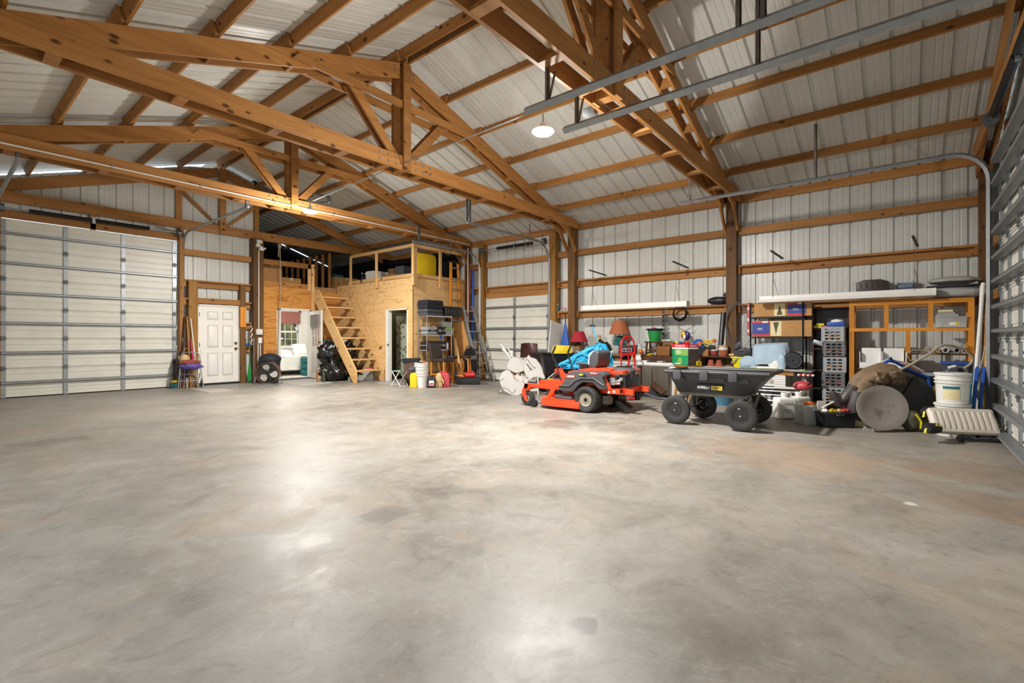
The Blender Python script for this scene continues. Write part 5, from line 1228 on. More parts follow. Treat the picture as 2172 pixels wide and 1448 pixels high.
for s in (-1, 1):
    for x in (-.42, -.05, .33): MB().box(x-.055, x+.055, s*.485-.012, s*.485+.012, .66, .79).build('rim_clip', M['mower_grey'], ct, bevel=.006)
    for x0, x1 in ((-.46, -.33), (-.12, -.02), (.08, .22), (.38, .52)): MB().prism([(x0, .635), (x1, .635), (x1-.02, .70), (x0-.03, .70)], s*.405, s*.388).build('side_recess', M['mower_grey'], ct, bevel=.004, seg=1)
nf = Vector((0, -.37, .56))
sl = R(90-19)
MB().prism([(-.19, .505), (.15, .505), (.19, .54), (.17, .60), (-.15, .60), (-.19, .57)], -.372, -.362).build('logo_plate', M['black_plastic'], ct, bevel=.004, seg=1)
text('logo_lettering', 'GORILLA', .05, ct, (-.085, -.374, .552), (PI/2, 0, 0), M['text_white'], sx=.85)
MB().box(.02, .165, -.376, -.372, .525, .580).build('logo_band', M['yellow'], ct, smooth=False)
text('logo_lettering', 'CARTS', .042, ct, (.092, -.378, .552), (PI/2, 0, 0), M['text_dark'], sx=.9)
for s in (-1, 1):
    MB().bar((-.44, s*.26, .44), (.46, s*.26, .435), .03, .04).build('frame_rail', M['frame_tan'], ct, smooth=False)
    wheel(ct, 'front_wheel', (-.47 if s < 0 else -.34, s*.40, .207), .207, .095, .10, 'black_gloss', hub_m='black_gloss', side=s)
    wheel(ct, 'rear_wheel', (.42, s*.42, .207), .207, .095, .10, 'black_gloss', hub_m='black_gloss', side=s)
    MB().bar((.42, s*.30, .21), (.36, s*.26, .43), .03, .03).bar((.42, s*.30, .21), (.50, s*.26, .45), .03, .03).bar((-.40, s*.32, .21), (-.36, s*.2, .43), .03, .03).build('axle_bracket', M['frame_tan'], ct, smooth=False)
MB().cyl((.42, -.475, .207), (.42, .475, .207), .012, n=8).build('axle', M['chrome'], ct); MB().cyl((-.47, -.455, .207), (-.34, .455, .207), .012, n=8).build('axle', M['chrome'], ct)
MB().bar((-.52, -.1, .37), (-.40, -.08, .41), .14, .05).build('steering_plate', M['alu'], ct, bevel=.006)
MB().tube([(-.50, -.08, .38), (-.62, -.02, .36), (-.75, .06, .29), (-1.0, .2, .27), (-1.45, .62, .30)], .022, 8).build('tow_bar', M['mower_grey'], ct)
MB().bar((-1.40, .50, .29), (-1.52, .75, .32), .04, .03).cyl((-1.50, .55, .31), (-1.50, .55, .17), .045, n=14).build('tow_handle', M['black_plastic'], ct, bevel=.004, seg=1)

# --- hand truck
c = Vector(P2(1333, 846, Z=0)); ht = thing('hand_truck', 'bright red hand truck standing behind the mower', 'hand truck', tuple(c), FACE+.2)
for s in (-1, 1): MB().tube([(s*.15, 0, .03), (s*.15, .02, 1.05), (s*.13, .03, 1.18), (s*.08, .035, 1.26), (0, .04, 1.285)], .017, 8).build('side_tube', M['hand_red'], ht)
for s in (-1, 1): MB().tube([(s*.15, .0, .95), (s*.10, .16, .95), (s*.09, .17, 1.18), (0, .15, 1.26)], .014, 8).build('grip_loop', M['hand_red'], ht)
MB().bar((-.15, .0, .92), (.15, .0, .92), .03, .045).bar((-.15, .0, .35), (.15, .0, .35), .03, .045).bar((0, 0, .92), (0, 0, .05), .03, .02).build('cross_bar', M['hand_red'], ht, smooth=False)
MB().box(-.18, .18, -.22, .02, .015, .025).build('toe_plate', M['hand_red'], ht, smooth=False)
for s in (-1, 1): wheel(ht, 'wheel', (s*.20, .10, .12), .12, .06, .06, 'paper', side=1).rotation_euler = (0, 0, PI/2)

# --- white plywood cutout figures
c = Vector(P2(1094, 838, Z=0)); q = px(1, 10.5)
M['ply_white'] = plain('white_painted_plywood', '#cfccc6', 0.55, 0, .03, 4)
def fig(pts): return [(((1050+x/9.654)-1094)*q, (838-(700+y/9.654))*q) for x, y in pts]
def cut(name, label, y, tilt, polys, cross=None):
    t = thing(name, label, 'yard figure', (c.x, c.y, 0), FACE)
    for nm, pts, yy in polys:
        m = MB().prism(fig(pts), y+yy-.008, y+yy+.008); m.build(nm, M['ply_white'], t, smooth=False)
    return t
f1 = cut('reindeer_cutout', 'white plywood rocker-shaped reindeer body lying on the floor before the small overhead door', 0, 0, [
    ('body_panel', [(90,1040),(100,960),(150,860),(240,812),(310,840),(360,920),(390,990),(450,1045),(540,1025),(600,990),(690,1000),(660,1080),(610,1240),(480,1332),(350,1325),(200,1250),(125,1130)], 0),
    ('cross_panel', [(370,930),(500,945),(640,960),(640,1030),(520,1040),(430,1030)], .14), ('foot_panel', [(130,1140),(100,1275),(118,1275),(160,1160)], .10), ('foot_panel', [(690,1240),(880,1200),(900,1240),(880,1260),(700,1270)], .16)])
MB().add([(-.32,-.010,.14),(-.25,-.010,.17),(-.25,-.0085,.18),(-.32,-.0085,.15)], [(0,1,2,3)])
for a, b in (((90,1050),(180,985)), ((425,1205),(360,1300)), ((165,1165),(290,1230)), ((290,1230),(350,1300)), ((565,1020),(620,1130))):
    p = fig([a, b]); MB().bar((p[0][0], -.009, p[0][1]), (p[1][0], -.009, p[1][1]), .004, .008).build('slot', M['dark_grey'], f1, smooth=False)
f2 = cut('reindeer_cutout', 'white plywood reindeer head with two long antlers behind the rocker-shaped body', .34, 0, [
    ('head_panel', [(255,700),(300,610),(380,555),(450,580),(540,622),(640,620),(600,700),(590,850),(500,890),(420,890),(330,850),(245,800)], 0),
    ('antler', [(80,280),(105,285),(170,335),(245,450),(325,580),(290,595),(215,475),(150,430),(125,370),(150,375),(180,405)], .03), ('antler', [(235,370),(260,365),(310,425),(355,425),(375,445),(350,475),(362,560),(330,565),(305,470)], -.05),
    ('cheek_panel', [(250,810),(400,620),(480,880),(420,890)], -.10)])
f3 = cut('reindeer_cutout', 'oval white plywood reindeer part leaning behind the mower caster', .18, 0, [
    ('oval_panel', [(595,760),(620,660),(680,600),(750,565),(850,600),(940,720),(1000,860),(1045,980),(1000,1025),(700,1025),(640,950),(600,850)], 0),
    ('ear_panel', [(655,565),(690,510),(722,545),(760,650),(835,760),(800,770),(740,690),(690,620)], -.05), ('ear_panel', [(640,640),(680,640),(800,790),(840,800),(790,830),(720,760)], -.09),
    ('muzzle_panel', [(655,920),(740,830),(850,800),(960,835),(1012,960),(980,1000),(915,970),(860,955),(780,970),(700,1035)], -.12)])
for f, yy in ((f2, .34), (f3, .18)):
    MB().box(-.10 if f is f2 else .12, -.08 if f is f2 else .14, yy-.12, yy+.12, .0, .45).build('stand_panel', M['white_paint'], f, smooth=False)
    MB().box(.02 if f is f2 else .48, .04 if f is f2 else .50, yy-.12, yy+.12, .0, .45).build('stand_panel', M['white_paint'], f, smooth=False)

# --- between figures and bench
def facing(u, v, D): return Vector(on(u, v, D=D))
p = facing(1128, 760, 11.6); t = thing('plastic_chair', 'brown moulded plastic chair standing on a low table before the overhead door', 'chair', (p.x, p.y, .52), FACE+.3)
M['maroon'] = plain('maroon_brown_plastic', '#4d2a26', 0.3, 0, .05, 4)
m = MB()
def shell(u, v):
    a = (u-.5)*2
    if v < .5: yy = -.22+.44*v*2; zz = .25+.03*a*a
    else: w = (v-.5)*2; yy = .20+.08*w-.10*a*a*w; zz = .25+.36*w*(1-.06*a*a)
    return (a*.23*(1-.12*max(0, v-.5)), yy, zz)
m.grid(shell, 12, 18).build('seat_shell', M['maroon'], t)
for x, y in ((-.2, -.2), (.2, -.2), (-.2, .2), (.2, .2)): MB().cyl((x, y, 0), (x*.8, y*.8, .26), .012, n=8).build('leg', M['chrome'], t)
t = thing('low_table', 'low plywood table under the brown plastic chair', 'table', (p.x, p.y, 0), FACE+.3); MB().box(-.42, .34, -.3, .3, .48, .515).build('tabletop', M['board_x'], t)
for x, y in ((-.36, -.25), (.28, -.25), (-.36, .25), (.28, .25)): MB().box(x-.03, x+.03, y-.03, y+.03, 0, .48).build('leg', M['timber'], t, smooth=False)
p = facing(1168, 770, 10.85); t = thing('yard_cart', 'black poly yard cart holding the yellow lid, behind the mower', 'cart', (p.x, p.y, 0), FACE+.25)
MB().add([(-.22,-.3,.45),(.36,-.3,.45),(.36,.3,.45),(-.22,.3,.45),(-.33,-.4,.90),(.46,-.4,.90),(.46,.4,.90),(-.33,.4,.90),(-.30,-.37,.90),(.43,-.37,.90),(.43,.37,.90),(-.30,.37,.90),(-.2,-.28,.48),(.34,-.28,.48),(.34,.28,.48),(-.2,.28,.48)],
   [(0,3,2,1),(0,1,5,4),(1,2,6,5),(2,3,7,6),(3,0,4,7),(4,5,9,8),(5,6,10,9),(6,7,11,10),(7,4,8,11),(8,9,13,12),(9,10,14,13),(10,11,15,14),(11,8,12,15),(12,13,14,15)]).build('tub', M['black_plastic'], t, bevel=.012)
MB().tube([(-.35,-.42,.90), (.48,-.42,.90), (.48,.42,.90), (-.35,.42,.90)], .022, 8, closed=True).build('tub_rim', M['black_plastic'], t)
for s in (-1, 1): wheel(t, 'wheel', (-.05, s*.36, .19), .19, .08, .09, 'galv_d', side=s)
MB().bar((-.05, -.36, .19), (-.05, .36, .19), .03, .03).bar((.30, -.2, 0), (.30, -.2, .46), .03, .03).bar((.30, .2, 0), (.30, .2, .46), .03, .03).bar((-.05, 0, .19), (.0, 0, .46), .05, .05).build('under_frame', M['black_metal'], t, smooth=False)
MB().prism([(-.10, .70), (.34, .60), (.36, .56), (-.06, .62)], -.62, -.42).build('tailgate', M['dark_grey'], t, bevel=.008)
p2 = facing(1188, 746, 10.8); t = thing('tub_lid', 'yellow plastic lid standing in the black yard cart', 'lid', (p2.x, p2.y, .78), FACE+.05); MB().prism([(-.24, 0), (.26, 0), (.26, .30), (-.10, .31), (-.16, .28)], -.02, .02).build('lid_plate', M['yellow'], t, bevel=.012); MB().prism([(-.17, .03), (.22, .03), (.22, .26), (-.09, .27)], -.032, -.018).build('raised_panel', M['yellow'], t, bevel=.008)
lean('message_board', 'white board with a red tape reel leaning on the door jamb', 'panel', (10.28, 7.02, .62), (10.50, 7.06, 1.66), .02, .50, 'white_paint', along=False)
carton('storage_box', 'dark crate under the leaning white board', 'box', (10.30, 7.02, 0), (.5, .4, .62), RW, 'dark_grey')
t = thing('tape_reel', 'red reel with a black knob and wire hanging on the white board', 'reel', (10.475, 7.12, 1.52), RW); MB().cbox((0, -.03, 0), (.06, .04, .15)).build('reel_body', M['red'], t, bevel=.015); MB().cyl((-.03, -.05, -.01), (-.08, -.09, -.01), .03, n=12).build('knob', M['black_plastic'], t); MB().tube([(-.02, -.03, -.07), (-.10, -.05, -.20), (-.12, -.06, -.27), (-.10, -.06, -.30)], .004, 5).build('wire', M['galv'], t)
t = thing('garden_umbrella', 'folded blue umbrella hanging against the dark post', 'umbrella', (10.44, 6.74, 1.05), RW); MB().lathe([(0, 0), (.13, .02), (.11, .15), (.05, .45), (.025, .58), (0, .58)], 12, sy=.5).build('folded_canopy', M['blue'], t); MB().cyl((0, 0, .55), (0, 0, .85), .012, n=8).build('shaft', M['black_metal'], t)
t = thing('spray_bottle', 'teal spray bottle standing on the short girt above the white board', 'bottle', tuple(at(1182, 10.70, 1.957)), RW); MB().lathe([(0, 0), (.045, 0), (.045, .09), (.018, .14), (.018, .16), (0, .16)], 12).build('bottle_body', M['tealp'], t); MB().cbox((-.01, 0, .18), (.06, .03, .05)).build('spray_head', M['white_plastic'], t)
for k in range(2):
    t = thing('small_jar', ('left' if k == 0 else 'right') + ' small red-lidded jar on the short girt', 'jar', tuple(at(1191+7*k, 10.70, 1.957))); MB().lathe([(0, 0), (.03, 0), (.03, .06), (0, .065)], 12).build('jar_body', M['clear'], t); MB().lathe([(.031, .06), (.031, .08), (0, .082)], 12).build('lid', M['red'], t)
# cyan folding wagon with its handle
p = facing(1240, 770, 10.1); t = thing('folding_wagon', 'bright cyan collapsed folding wagon leaning behind the mower', 'wagon', (p.x, p.y, .34), FACE-.1)
def folded(pts, th=.02):
    """creased cloth panel: a fan of flat facets about its middle"""
    m = MB(); n = len(pts); cc = (sum(p[0] for p in pts)/n, -.05, sum(p[2] for p in pts)/n)
    m.add([cc]+list(pts), [(0, 1+i, 1+(i+1) % n) for i in range(n)]); m.add([(x, y+th, z) for x, y, z in [cc]+list(pts)], [(0, 1+(i+1) % n, 1+i) for i in range(n)])
    return m
folded([(-.56,-.02,.36),(-.50,.03,.27),(-.2,-.04,.25),(.12,.02,.24),(.38,-.03,.24),(.44,.03,.50),(.40,-.04,.70),(.30,.02,.80),(.12,-.03,.74),(-.02,.03,.66),(-.20,-.03,.58),(-.38,.02,.45)]).build('canvas_side', M['cyan'], t, smooth=False)
folded([(.34,.0,.80),(.44,-.04,.78),(.54,.02,.60),(.60,-.02,.44),(.58,.02,.26),(.50,-.04,.22),(.44,.02,.40),(.40,-.02,.62)]).build('canvas_side', M['cyan'], t, smooth=False)
folded([(-.48,.16,.36),(.0,.18,.28),(.45,.15,.26),(.42,.18,.74),(.10,.15,.70),(-.2,.18,.54)]).build('canvas_side', M['cyan'], t, smooth=False)
for a, b in (((-.54, .34), (.18, .72)), ((-.50, .40), (-.02, .26)), ((-.35, .26), (-.12, .62)), ((.0, .27), (.30, .70)), ((-.18, .64), (.30, .40)), ((.38, .76), (.56, .24)), ((.56, .62), (.44, .22)), ((.30, .82), (.46, .60))): MB().cyl((a[0], -.09, a[1]), (b[0], -.09, b[1]), .012, n=8).build('frame_tube', M['cyan_tube'], t)
MB().cyl((.30, -.06, .74), (.16, -.02, 1.16), .013, n=8).build('pull_handle', M['cyan_tube'], t); MB().cyl((.10, -.02, 1.17), (.22, -.02, 1.165), .02, n=10).build('grip', M['black_plastic'], t)
for x in (-.30, .35): wheel(t, 'wheel', (x, .05, -.24), .10, .05, .05, 'black_plastic')
for x in (-.30, .35): MB().bar((x, .05, -.24), (x, .05, .30), .03, .03).build('leg', M['black_metal'], t, smooth=False)
t = thing('tarp', 'black plastic tarp bunched behind the cyan wagon', 'tarp', (facing(1280, 748, 10.9).x, facing(1280, 748, 10.9).y, .53)); MB().blob((-.06, 0, .44), (.30, .16, .20), .45, 2.0, 7, 36, 24, ridge=.3).build('tarp_fold', M['bag'], t, ang=60)

# ------------------------------------------------------------------ workbench along the right wall
BX = 10.38
def yv(u, X): return on(u, HY, X=X).y
def benchy(name, label, X0, X1, u0, u1, z, th, mat, leg='dark_wood', shelf=None, cat='table', legs=True, Xr=None):
    Xr = Xr or X0; y0, y1 = yv(u0, Xr), yv(u1, Xr); c = Vector(((X0+X1)/2, (y0+y1)/2, 0)); w = abs(y0-y1); d = X1-X0
    t = thing(name, label, cat, tuple(c), RW)
    MB().box(-w/2, w/2, -d/2, d/2, z-th, z).build('tabletop', M[mat], t, bevel=.004, seg=1)
    if legs:
        for x in (-w/2+.06, w/2-.06):
            for y in (-d/2+.05, d/2-.05): MB().box(x-.03, x+.03, y-.03, y+.03, 0, z-th).build('leg', M[leg], t, smooth=False)
    if shelf: MB().box(-w/2+.02, w/2-.02, -d/2+.04, d/2, shelf-.03, shelf).build('lower_shelf', M[mat], t, smooth=False)
    return t
benchy('workbench', 'wooden workbench under the left tube light with lamps and bins on it', BX-.1, 10.78, 1205, 1362, .88, .035, 'card_d', shelf=.74, Xr=10.3)
benchy('side_table', 'dark brown table with an apron holding the stool and wicker basket', BX-.12, 10.76, 1364, 1442, .855, .12, 'dark_wood', Xr=10.3)
def lampthing(label, u, X, z, r0, r1, sh, zb, mat, base_fn):
    t = thing('table_lamp', label, 'lamp', tuple(at(u, X, z)), RW)
    MB().lathe([(r0, zb), (r1, zb+sh), (r1-.004, zb+sh), (r0-.004, zb), (r0, zb)], 28).build('lamp_shade', M[mat], t); base_fn(t, zb, sh)
    return t
M['shade_red'] = plain('red_lampshade', '#a8202f', 0.8, 0, .06, 20); M['shade_tc'] = plain('terracotta_lampshade', '#a9603c', 0.8, 0, .06, 20); M['verdigris'] = plain('teal_ceramic', '#2a6664', 0.35, 0, .15, 8)
def b1(t, zb, sh):
    MB().lathe([(0, 0), (.07, 0), (.075, .02), (.03, .05), (.055, .14), (.05, .2), (.015, .24), (.012, zb+.1), (0, zb+.1)], 20).build('lamp_base', M['dark_wood'], t); MB().cyl((0, 0, zb+sh), (0, 0, zb+sh+.025), .012, n=8).build('finial', M['brass'], t)
def b2(t, zb, sh):
    MB().lathe([(0, 0), (.15, 0), (.155, .04), (.13, .07), (.14, .12), (.10, .15), (.075, .2), (.06, .22), (0, .22)], 24).build('lamp_base', M['verdigris'], t); MB().cyl((0, 0, .2), (0, 0, zb+.12), .012, n=8).build('stem', M['brass'], t)
lampthing('table lamp with a small red bell shade before the dark post', 1228, 10.45, .882, .225, .125, .26, .27, 'shade_red', b1)
lampthing('large table lamp with a terracotta shade and teal base', 1314, 10.50, 1.08, .25, .14, .32, .26, 'shade_tc', b2)
carton('storage_bin', 'grey bin beneath the terracotta lamp', 'bin', tuple(at(1303, 10.50, .965)), (.36, .28, .115), RW, 'mat_grey', .012)
t = thing('storage_bin', 'clear lidded bin with a white label under the grey bin', 'bin', tuple(at(1303, 10.50, .882)), RW); MB().prism([(-.15, 0), (.15, 0), (.17, .065), (-.17, .065)], -.12, .12).build('bin_body', M['clear'], t, bevel=.008); MB().box(-.18, .18, -.13, .13, .065, .083).build('lid', M['grey_white'], t, bevel=.006); MB().box(-.10, .02, -.124, -.121, .012, .055).build('paper_label', M['paper'], t, smooth=False)
t = thing('toaster_oven', 'black toaster oven with silver knobs behind the red hand truck', 'oven', tuple(at(1335, 10.52, .882)), RW); MB().box(-.17, .17, -.14, .14, .01, .20).build('oven_body', M['black_plastic'], t, bevel=.02); f = MB().box(-.15, .13, -.146, -.138, .04, .13).build('front_panel', M['silver'], t)
for x in (-.06, .03, .09): MB().cyl((x, -.146, .085), (x, -.17, .085), .022, n=14).build('knob', M['black_plastic'], f)
for k, (u, h, r, mt, lid, lab) in enumerate([(1217, .17, .06, 'clear', 'brownp', 'glass jar below the red lamp, left of the pair'), (1245, .15, .055, 'clear', 'galv', 'glass jar right of the red lamp'), (1357, .20, .06, 'clear', 'grey_white', 'tall clear jar right of the hand truck'), (1367, .18, .055, 'clear', 'galv', 'second clear jar right of the hand truck, beside the stool')]):
    t = thing('glass_jar', lab, 'jar', tuple(at(u, 10.50, .882 if u < 1362 else .857)), RW); MB().lathe([(0, 0), (r, 0), (r, h*.8), (r*.75, h*.92), (r*.75, h), (0, h)], 16).build('jar_body', M[mt], t); MB().lathe([(r*.8, h*.94), (r*.8, h+.02), (0, h+.022)], 16).build('lid', M[lid], t)
t = thing('ceramic_vase', 'beige ceramic vase behind the cyan handle', 'vase', tuple(at(1270, 10.66, .882)), RW); MB().lathe([(0, 0), (.07, 0), (.11, .14), (.10, .28), (.05, .36), (.055, .44), (.04, .44), (0, .42)], 20).build('vase_body', M['tan'], t)
carton('storage_box', 'small brown box with packets under the red lamp', 'box', tuple(at(1226, 10.40, .882)), (.20, .16, .16), RW, 'card_d')
for k, (u, w, h, mt, lab) in enumerate([(1300, .5, .03, 'card_d', 'brown board lying on the workbench lower shelf'), (1318, .42, .025, 'dark_wood', 'dark board lying on the lower shelf behind the mower seat'), (1312, .36, .05, 'paper', 'loose stack of papers on the lower shelf')]):
    carton('board_stack' if mt != 'paper' else 'paper_stack', lab, 'boards' if mt != 'paper' else 'paper', tuple(at(u, 10.52, .742+.03*k)), (w, .22, h), RW, mt)
for u, h, mt, cap, lab in ((1352, .16, 'white_plastic', 'green', 'white bottle with a green cap beside the red hand truck'), (1357, .13, 'paper', 'white_plastic', 'short white bottle beside the green-capped bottle'), (1341, .10, 'tan', 'tan', 'cream tub behind the hand truck bar')):
    t = thing('spray_bottle', lab, 'bottle', tuple(at(u, 10.02, .724)), RW); MB().lathe([(0, 0), (.04, 0), (.04, h*.7), (.02, h*.85), (.02, h), (0, h)], 14).build('bottle_body', M[mt], t); MB().cyl((0, 0, h*.95), (0, 0, h+.03), .02, n=10).build('cap', M[cap], t)
MB().sphere((0, 0, 0), .055, 16, 10).build('play_ball', M['orange'], loc=tuple(at(1359, 10.36, .94)), label='orange ball on the workbench beside the hand truck', cat='ball')
# chest freezer and folding table
fr = thing('chest_freezer', 'white chest freezer behind the folding table and dump cart', 'freezer', (10.28, (yv(1288, 9.95)+yv(1478, 9.95))/2, 0), RW); fw = (yv(1288, 9.95)-yv(1478, 9.95))/2
MB().box(-fw, fw, -.36, -.01, .03, .66).build('freezer_body', M['white_plastic'], fr, bevel=.02); MB().box(-fw-.01, fw+.01, -.38, -.01, .665, .72).build('freezer_lid', M['white_plastic'], fr, bevel=.015); MB().box(-fw+.1, fw-.1, -.34, -.03, .0, .03).build('base', M['black_plastic'], fr); MB().box(fw-.75, fw-.72, -.364, -.36, .10, .30).build('side_seam', M['dark_grey'], fr)
y0, y1 = yv(1350, 9.70), yv(1417, 9.70); w = y0-y1
t = thing('folding_table', 'taupe plastic folding table standing folded on its side', 'table', (9.72, (y0+y1)/2, .14), RW); M['taupe'] = plain('taupe_plastic', '#574f44', 0.55, 0, .06, 4)
for x0, x1 in ((-w/2, -.005), (.005, w/2)): MB().box(x0, x1, -.02, .02, 0, .52).build('table_half', M['taupe'], t, bevel=.018, seg=3)
MB().box(-w/2-.28, w/2+.02, .03, .06, .50, .535).build('table_edge', M['alu'], t, bevel=.006); MB().cyl((-w/2-.16, .02, -.12), (-w/2-.16, .02, .50), .035, n=10).build('leg', M['black_metal'], t)
MB().box(-w/2-.2, w/2-.1, -.01, .03, -.14, 0).build('table_foot', M['dark_grey'], t)
for k, (u, w_, mt, lab) in enumerate(((1378, .42, 'paper', 'white folded paper on the freezer lid'), (1392, .36, 'mat_grey', 'grey flat tray on the freezer lid'), (1352, .3, 'blue', 'blue cloth on the freezer lid'))):
    carton('paper_stack', lab, 'paper', tuple(at(u, 10.12, .722)), (w_, .2, .03), RW, mt, .006)
lean('printed_board', 'brown picture board tilted against the freezer behind the tow bar', 'board', tuple(on(1408, 833, X=9.55)), tuple(on(1383, 813, X=9.68)), .02, .13, 'dark_wood')
# small stool with the green tub, basket
t = thing('step_stool', 'small dark stool on the table carrying the green tub', 'stool', tuple(at(1387, 10.48, .857)), RW); MB().box(-.17, .17, -.13, .13, .285, .315).build('seat', M['dark_wood'], t, bevel=.006)
for x in (-.13, .13):
    for y in (-.1, .1): MB().bar((x*1.1, y*1.1, 0), (x*.95, y*.95, .285), .035, .035).build('leg', M['dark_wood'], t, smooth=False)
MB().bar((-.13, -.1, .12), (.13, -.1, .12), .02, .03).build('stretcher', M['dark_wood'], t, smooth=False)
t = thing('party_tub', 'green tub with a dark patterned rim and two handles on the small stool', 'tub', tuple(at(1389, 10.48, 1.174)), RW); MB().lathe([(0, 0), (.115, 0), (.165, .27), (.155, .27), (.108, .012), (0, .012)], 26).build('tub_body', M['green'], t); MB().lathe([(.160, .235), (.178, .285), (.170, .29), (.155, .24), (.160, .235)], 26).build('rim', M['navy'], t)
for s in (-1, 1): MB().torus((s*.19, 0, .27), .035, .010, 'z', 14, 6).build('handle', M['navy'], t)
for k in range(5):
    a = k*1.25; MB().blob((.10*math.cos(a), .10*math.sin(a), .275), (.05, .05, .035), .2, 3, k).build('contents', M[('paper', 'purple', 'navy', 'paper', 'pink')[k]], t)
kw = NT('wicker'); br_ = kw.t.nodes.new('ShaderNodeTexBrick'); kw.l(kw.coord((1, 1, 1), False), br_.inputs['Vector']); br_.inputs['Scale'].default_value = 40; br_.inputs['Color1'].default_value = hx('#a06a38'); br_.inputs['Color2'].default_value = hx('#8a5426'); br_.inputs['Mortar'].default_value = hx('#5a3415'); kw.l(br_.outputs['Color'], kw.b.inputs['Base Color']); kw.b.inputs['Roughness'].default_value = .7; M['wicker'] = kw.m
t = thing('wicker_basket', 'square wicker basket with a tall handle on the dark table', 'basket', tuple(at(1410, 10.40, .857)), RW+.1); MB().prism([(-.13, 0), (.13, 0), (.14, .21), (-.14, .21)], -.11, .11).build('basket_body', M['wicker'], t, bevel=.01); MB().torus((0, 0, .20), .125, .010, 'y', 16, 6, 0, PI).build('handle', M['wicker'], t)
m = MB()
for z in (.02, .055, .09, .125, .16, .20): m.tube([(-.137+.0*z, -.117, z), (.137, -.117, z)], .007, 5)
m.build('woven_band', M['wicker'], t)
carton('storage_box', 'brown box with blue papers behind the wicker basket', 'box', tuple(at(1412, 10.66, .857)), (.40, .16, .30), RW, 'card_d')
t = thing('folded_cloth', 'blue and white papers on the brown box behind the basket', 'paper', tuple(at(1412, 10.66, 1.159)), RW); MB().box(-.12, .10, -.07, .07, 0, .02).build('sheet', M['tealp'], t); MB().box(-.10, .14, -.06, .05, .02, .05).build('sheet', M['paper'], t)
t = thing('extension_cord', 'coil of yellow cord under the small stool', 'cord', tuple(at(1378, 10.36, .857)), RW); MB().torus((0, 0, .014), .06, .012, 'z', 18, 6).build('cord_coil', M['yellow'], t); MB().torus((.05, -.02, .035), .05, .011, 'z', 18, 6).build('cord_coil', M['yellow'], t)

# round stool with the printed box and yellow flowers
c = at(1453, 9.75, 0); t = thing('round_stool', 'round wooden stool carrying the red and green printed box', 'stool', tuple(c), RW); MB().lathe([(0, .66), (.20, .66), (.225, .68), (.225, .70), (.20, .71), (0, .71)], 26).build('seat', M['chair_wood'], t)
for k in range(4):
    a = PI/4+k*PI/2; MB().bar((.22*math.cos(a), .22*math.sin(a), 0), (.12*math.cos(a), .12*math.sin(a), .66), .04, .04).build('leg', M['chair_wood'], t, smooth=False)
M['box_green'] = plain('printed_green', '#13935a', 0.45, 0, .03); M['box_lime'] = plain('printed_lime', '#7fae4e', 0.45, 0, .03); M['box_red'] = plain('printed_red', '#d5202c', 0.45, 0, .03); M['box_photo'] = plain('printed_dark_photo', '#4a3c38', 0.45, 0, .3, 18)
t = thing('printed_carton', 'red and green printed toy carton on the round stool', 'box', (c.x, c.y, .712), RW-.42)
MB().box(-.21, .21, -.14, .14, 0, .41).build('carton_body', M['box_green'], t, bevel=.003, seg=1)
e = .1412
MB().box(-.2105, .2105, -e, e, .345, .412).build('red_band', M['box_red'], t, smooth=False); MB().box(-.2106, .2106, -e-.0003, e+.0003, .318, .345).build('white_band', M['paper'], t, smooth=False)
MB().box(-.13, .2107, -e-.0004, -e+.001, .19, .31).build('lime_panel', M['box_lime'], t, smooth=False)
MB().box(.2100, .2112, -.138, .138, .0, .315).build('photo_panel', M['box_photo'], t, smooth=False)
text('carton_lettering', 'PEANUTS', .062, t, (-.0, -e-.001, .377), (PI/2, 0, 0), M['text_white']); text('carton_lettering', 'PEANUTS', .045, t, (.2115, 0, .377), (PI/2, 0, PI/2), M['text_white'])
for k in range(5): MB().box(-.10, .0+.03*(k % 3), -e-.0012, -e-.0003, .215+.018*k, .221+.018*k).build('text_line', M['text_white'], t, smooth=False)
MB().box(-.15, .02, -e-.001, -e+.001, .015, .03).build('text_line', M['text_white'], t, smooth=False); MB().prism([(-.07, .03), (.06, .03), (.05, .13), (.0, .155), (-.05, .12)], -e-.001, -e+.001).build('printed_shape', M['box_lime'], t, smooth=False)
t = thing('cloth_bundle', 'red and blue cloth scraps on top of the printed carton', 'cloth', (c.x+.04, c.y+.05, 1.124), RW)
for k, (dx, mt) in enumerate(((-.12, 'yellow'), (-.06, 'blue'), (.02, 'rust_cloth'), (.08, 'red'))): MB().blob((dx, 0, .025), (.05, .05, .03), .3, 3, k, 14, 10).build('cloth_scrap', M[mt], t)
def flowers(lab, c, n, sp, seed, cols=('yellow',), fl=.035, h=.05, rz=0):
    r = random.Random(seed); t = thing('artificial_flowers', lab, 'flowers', tuple(c), rz)
    for k in range(n):
        p = Vector((r.uniform(-sp[0], sp[0]), r.uniform(-sp[1], sp[1]), r.uniform(0, sp[2])+.03)); m = MB()
        for q in range(6):
            a = q*PI/3+k; m.blob(p+Vector((fl*.7*math.cos(a), -.005*q, fl*.7*math.sin(a))), (fl*.5, .012, fl*.5), .1, 2, q, 8, 5)
        m.build('blossom', M[cols[k % len(cols)]], t)
        MB().sphere(tuple(p+Vector((0, -.012, 0))), fl*.4, 8, 5).build('blossom_center', M['card_d'], t)
    for k in range(n): MB().tube([(r.uniform(-sp[0], sp[0])*.4, 0, 0), (r.uniform(-sp[0], sp[0]), r.uniform(-.02, .02), r.uniform(.2, .9)*sp[2])], .006, 5).build('stem', M['olive_cloth'], t)
    return t
flowers('yellow artificial flowers hanging beside the round stool', Vector((c.x-.02, c.y-.28, .60)), 7, (.11, .04, .14), 5)
bx_ = carton('storage_box', 'low white box behind the dump cart under the yellow flowers', 'box', (c.x, c.y-.36, 0), (.30, .3, .60), RW, 'white_plastic')
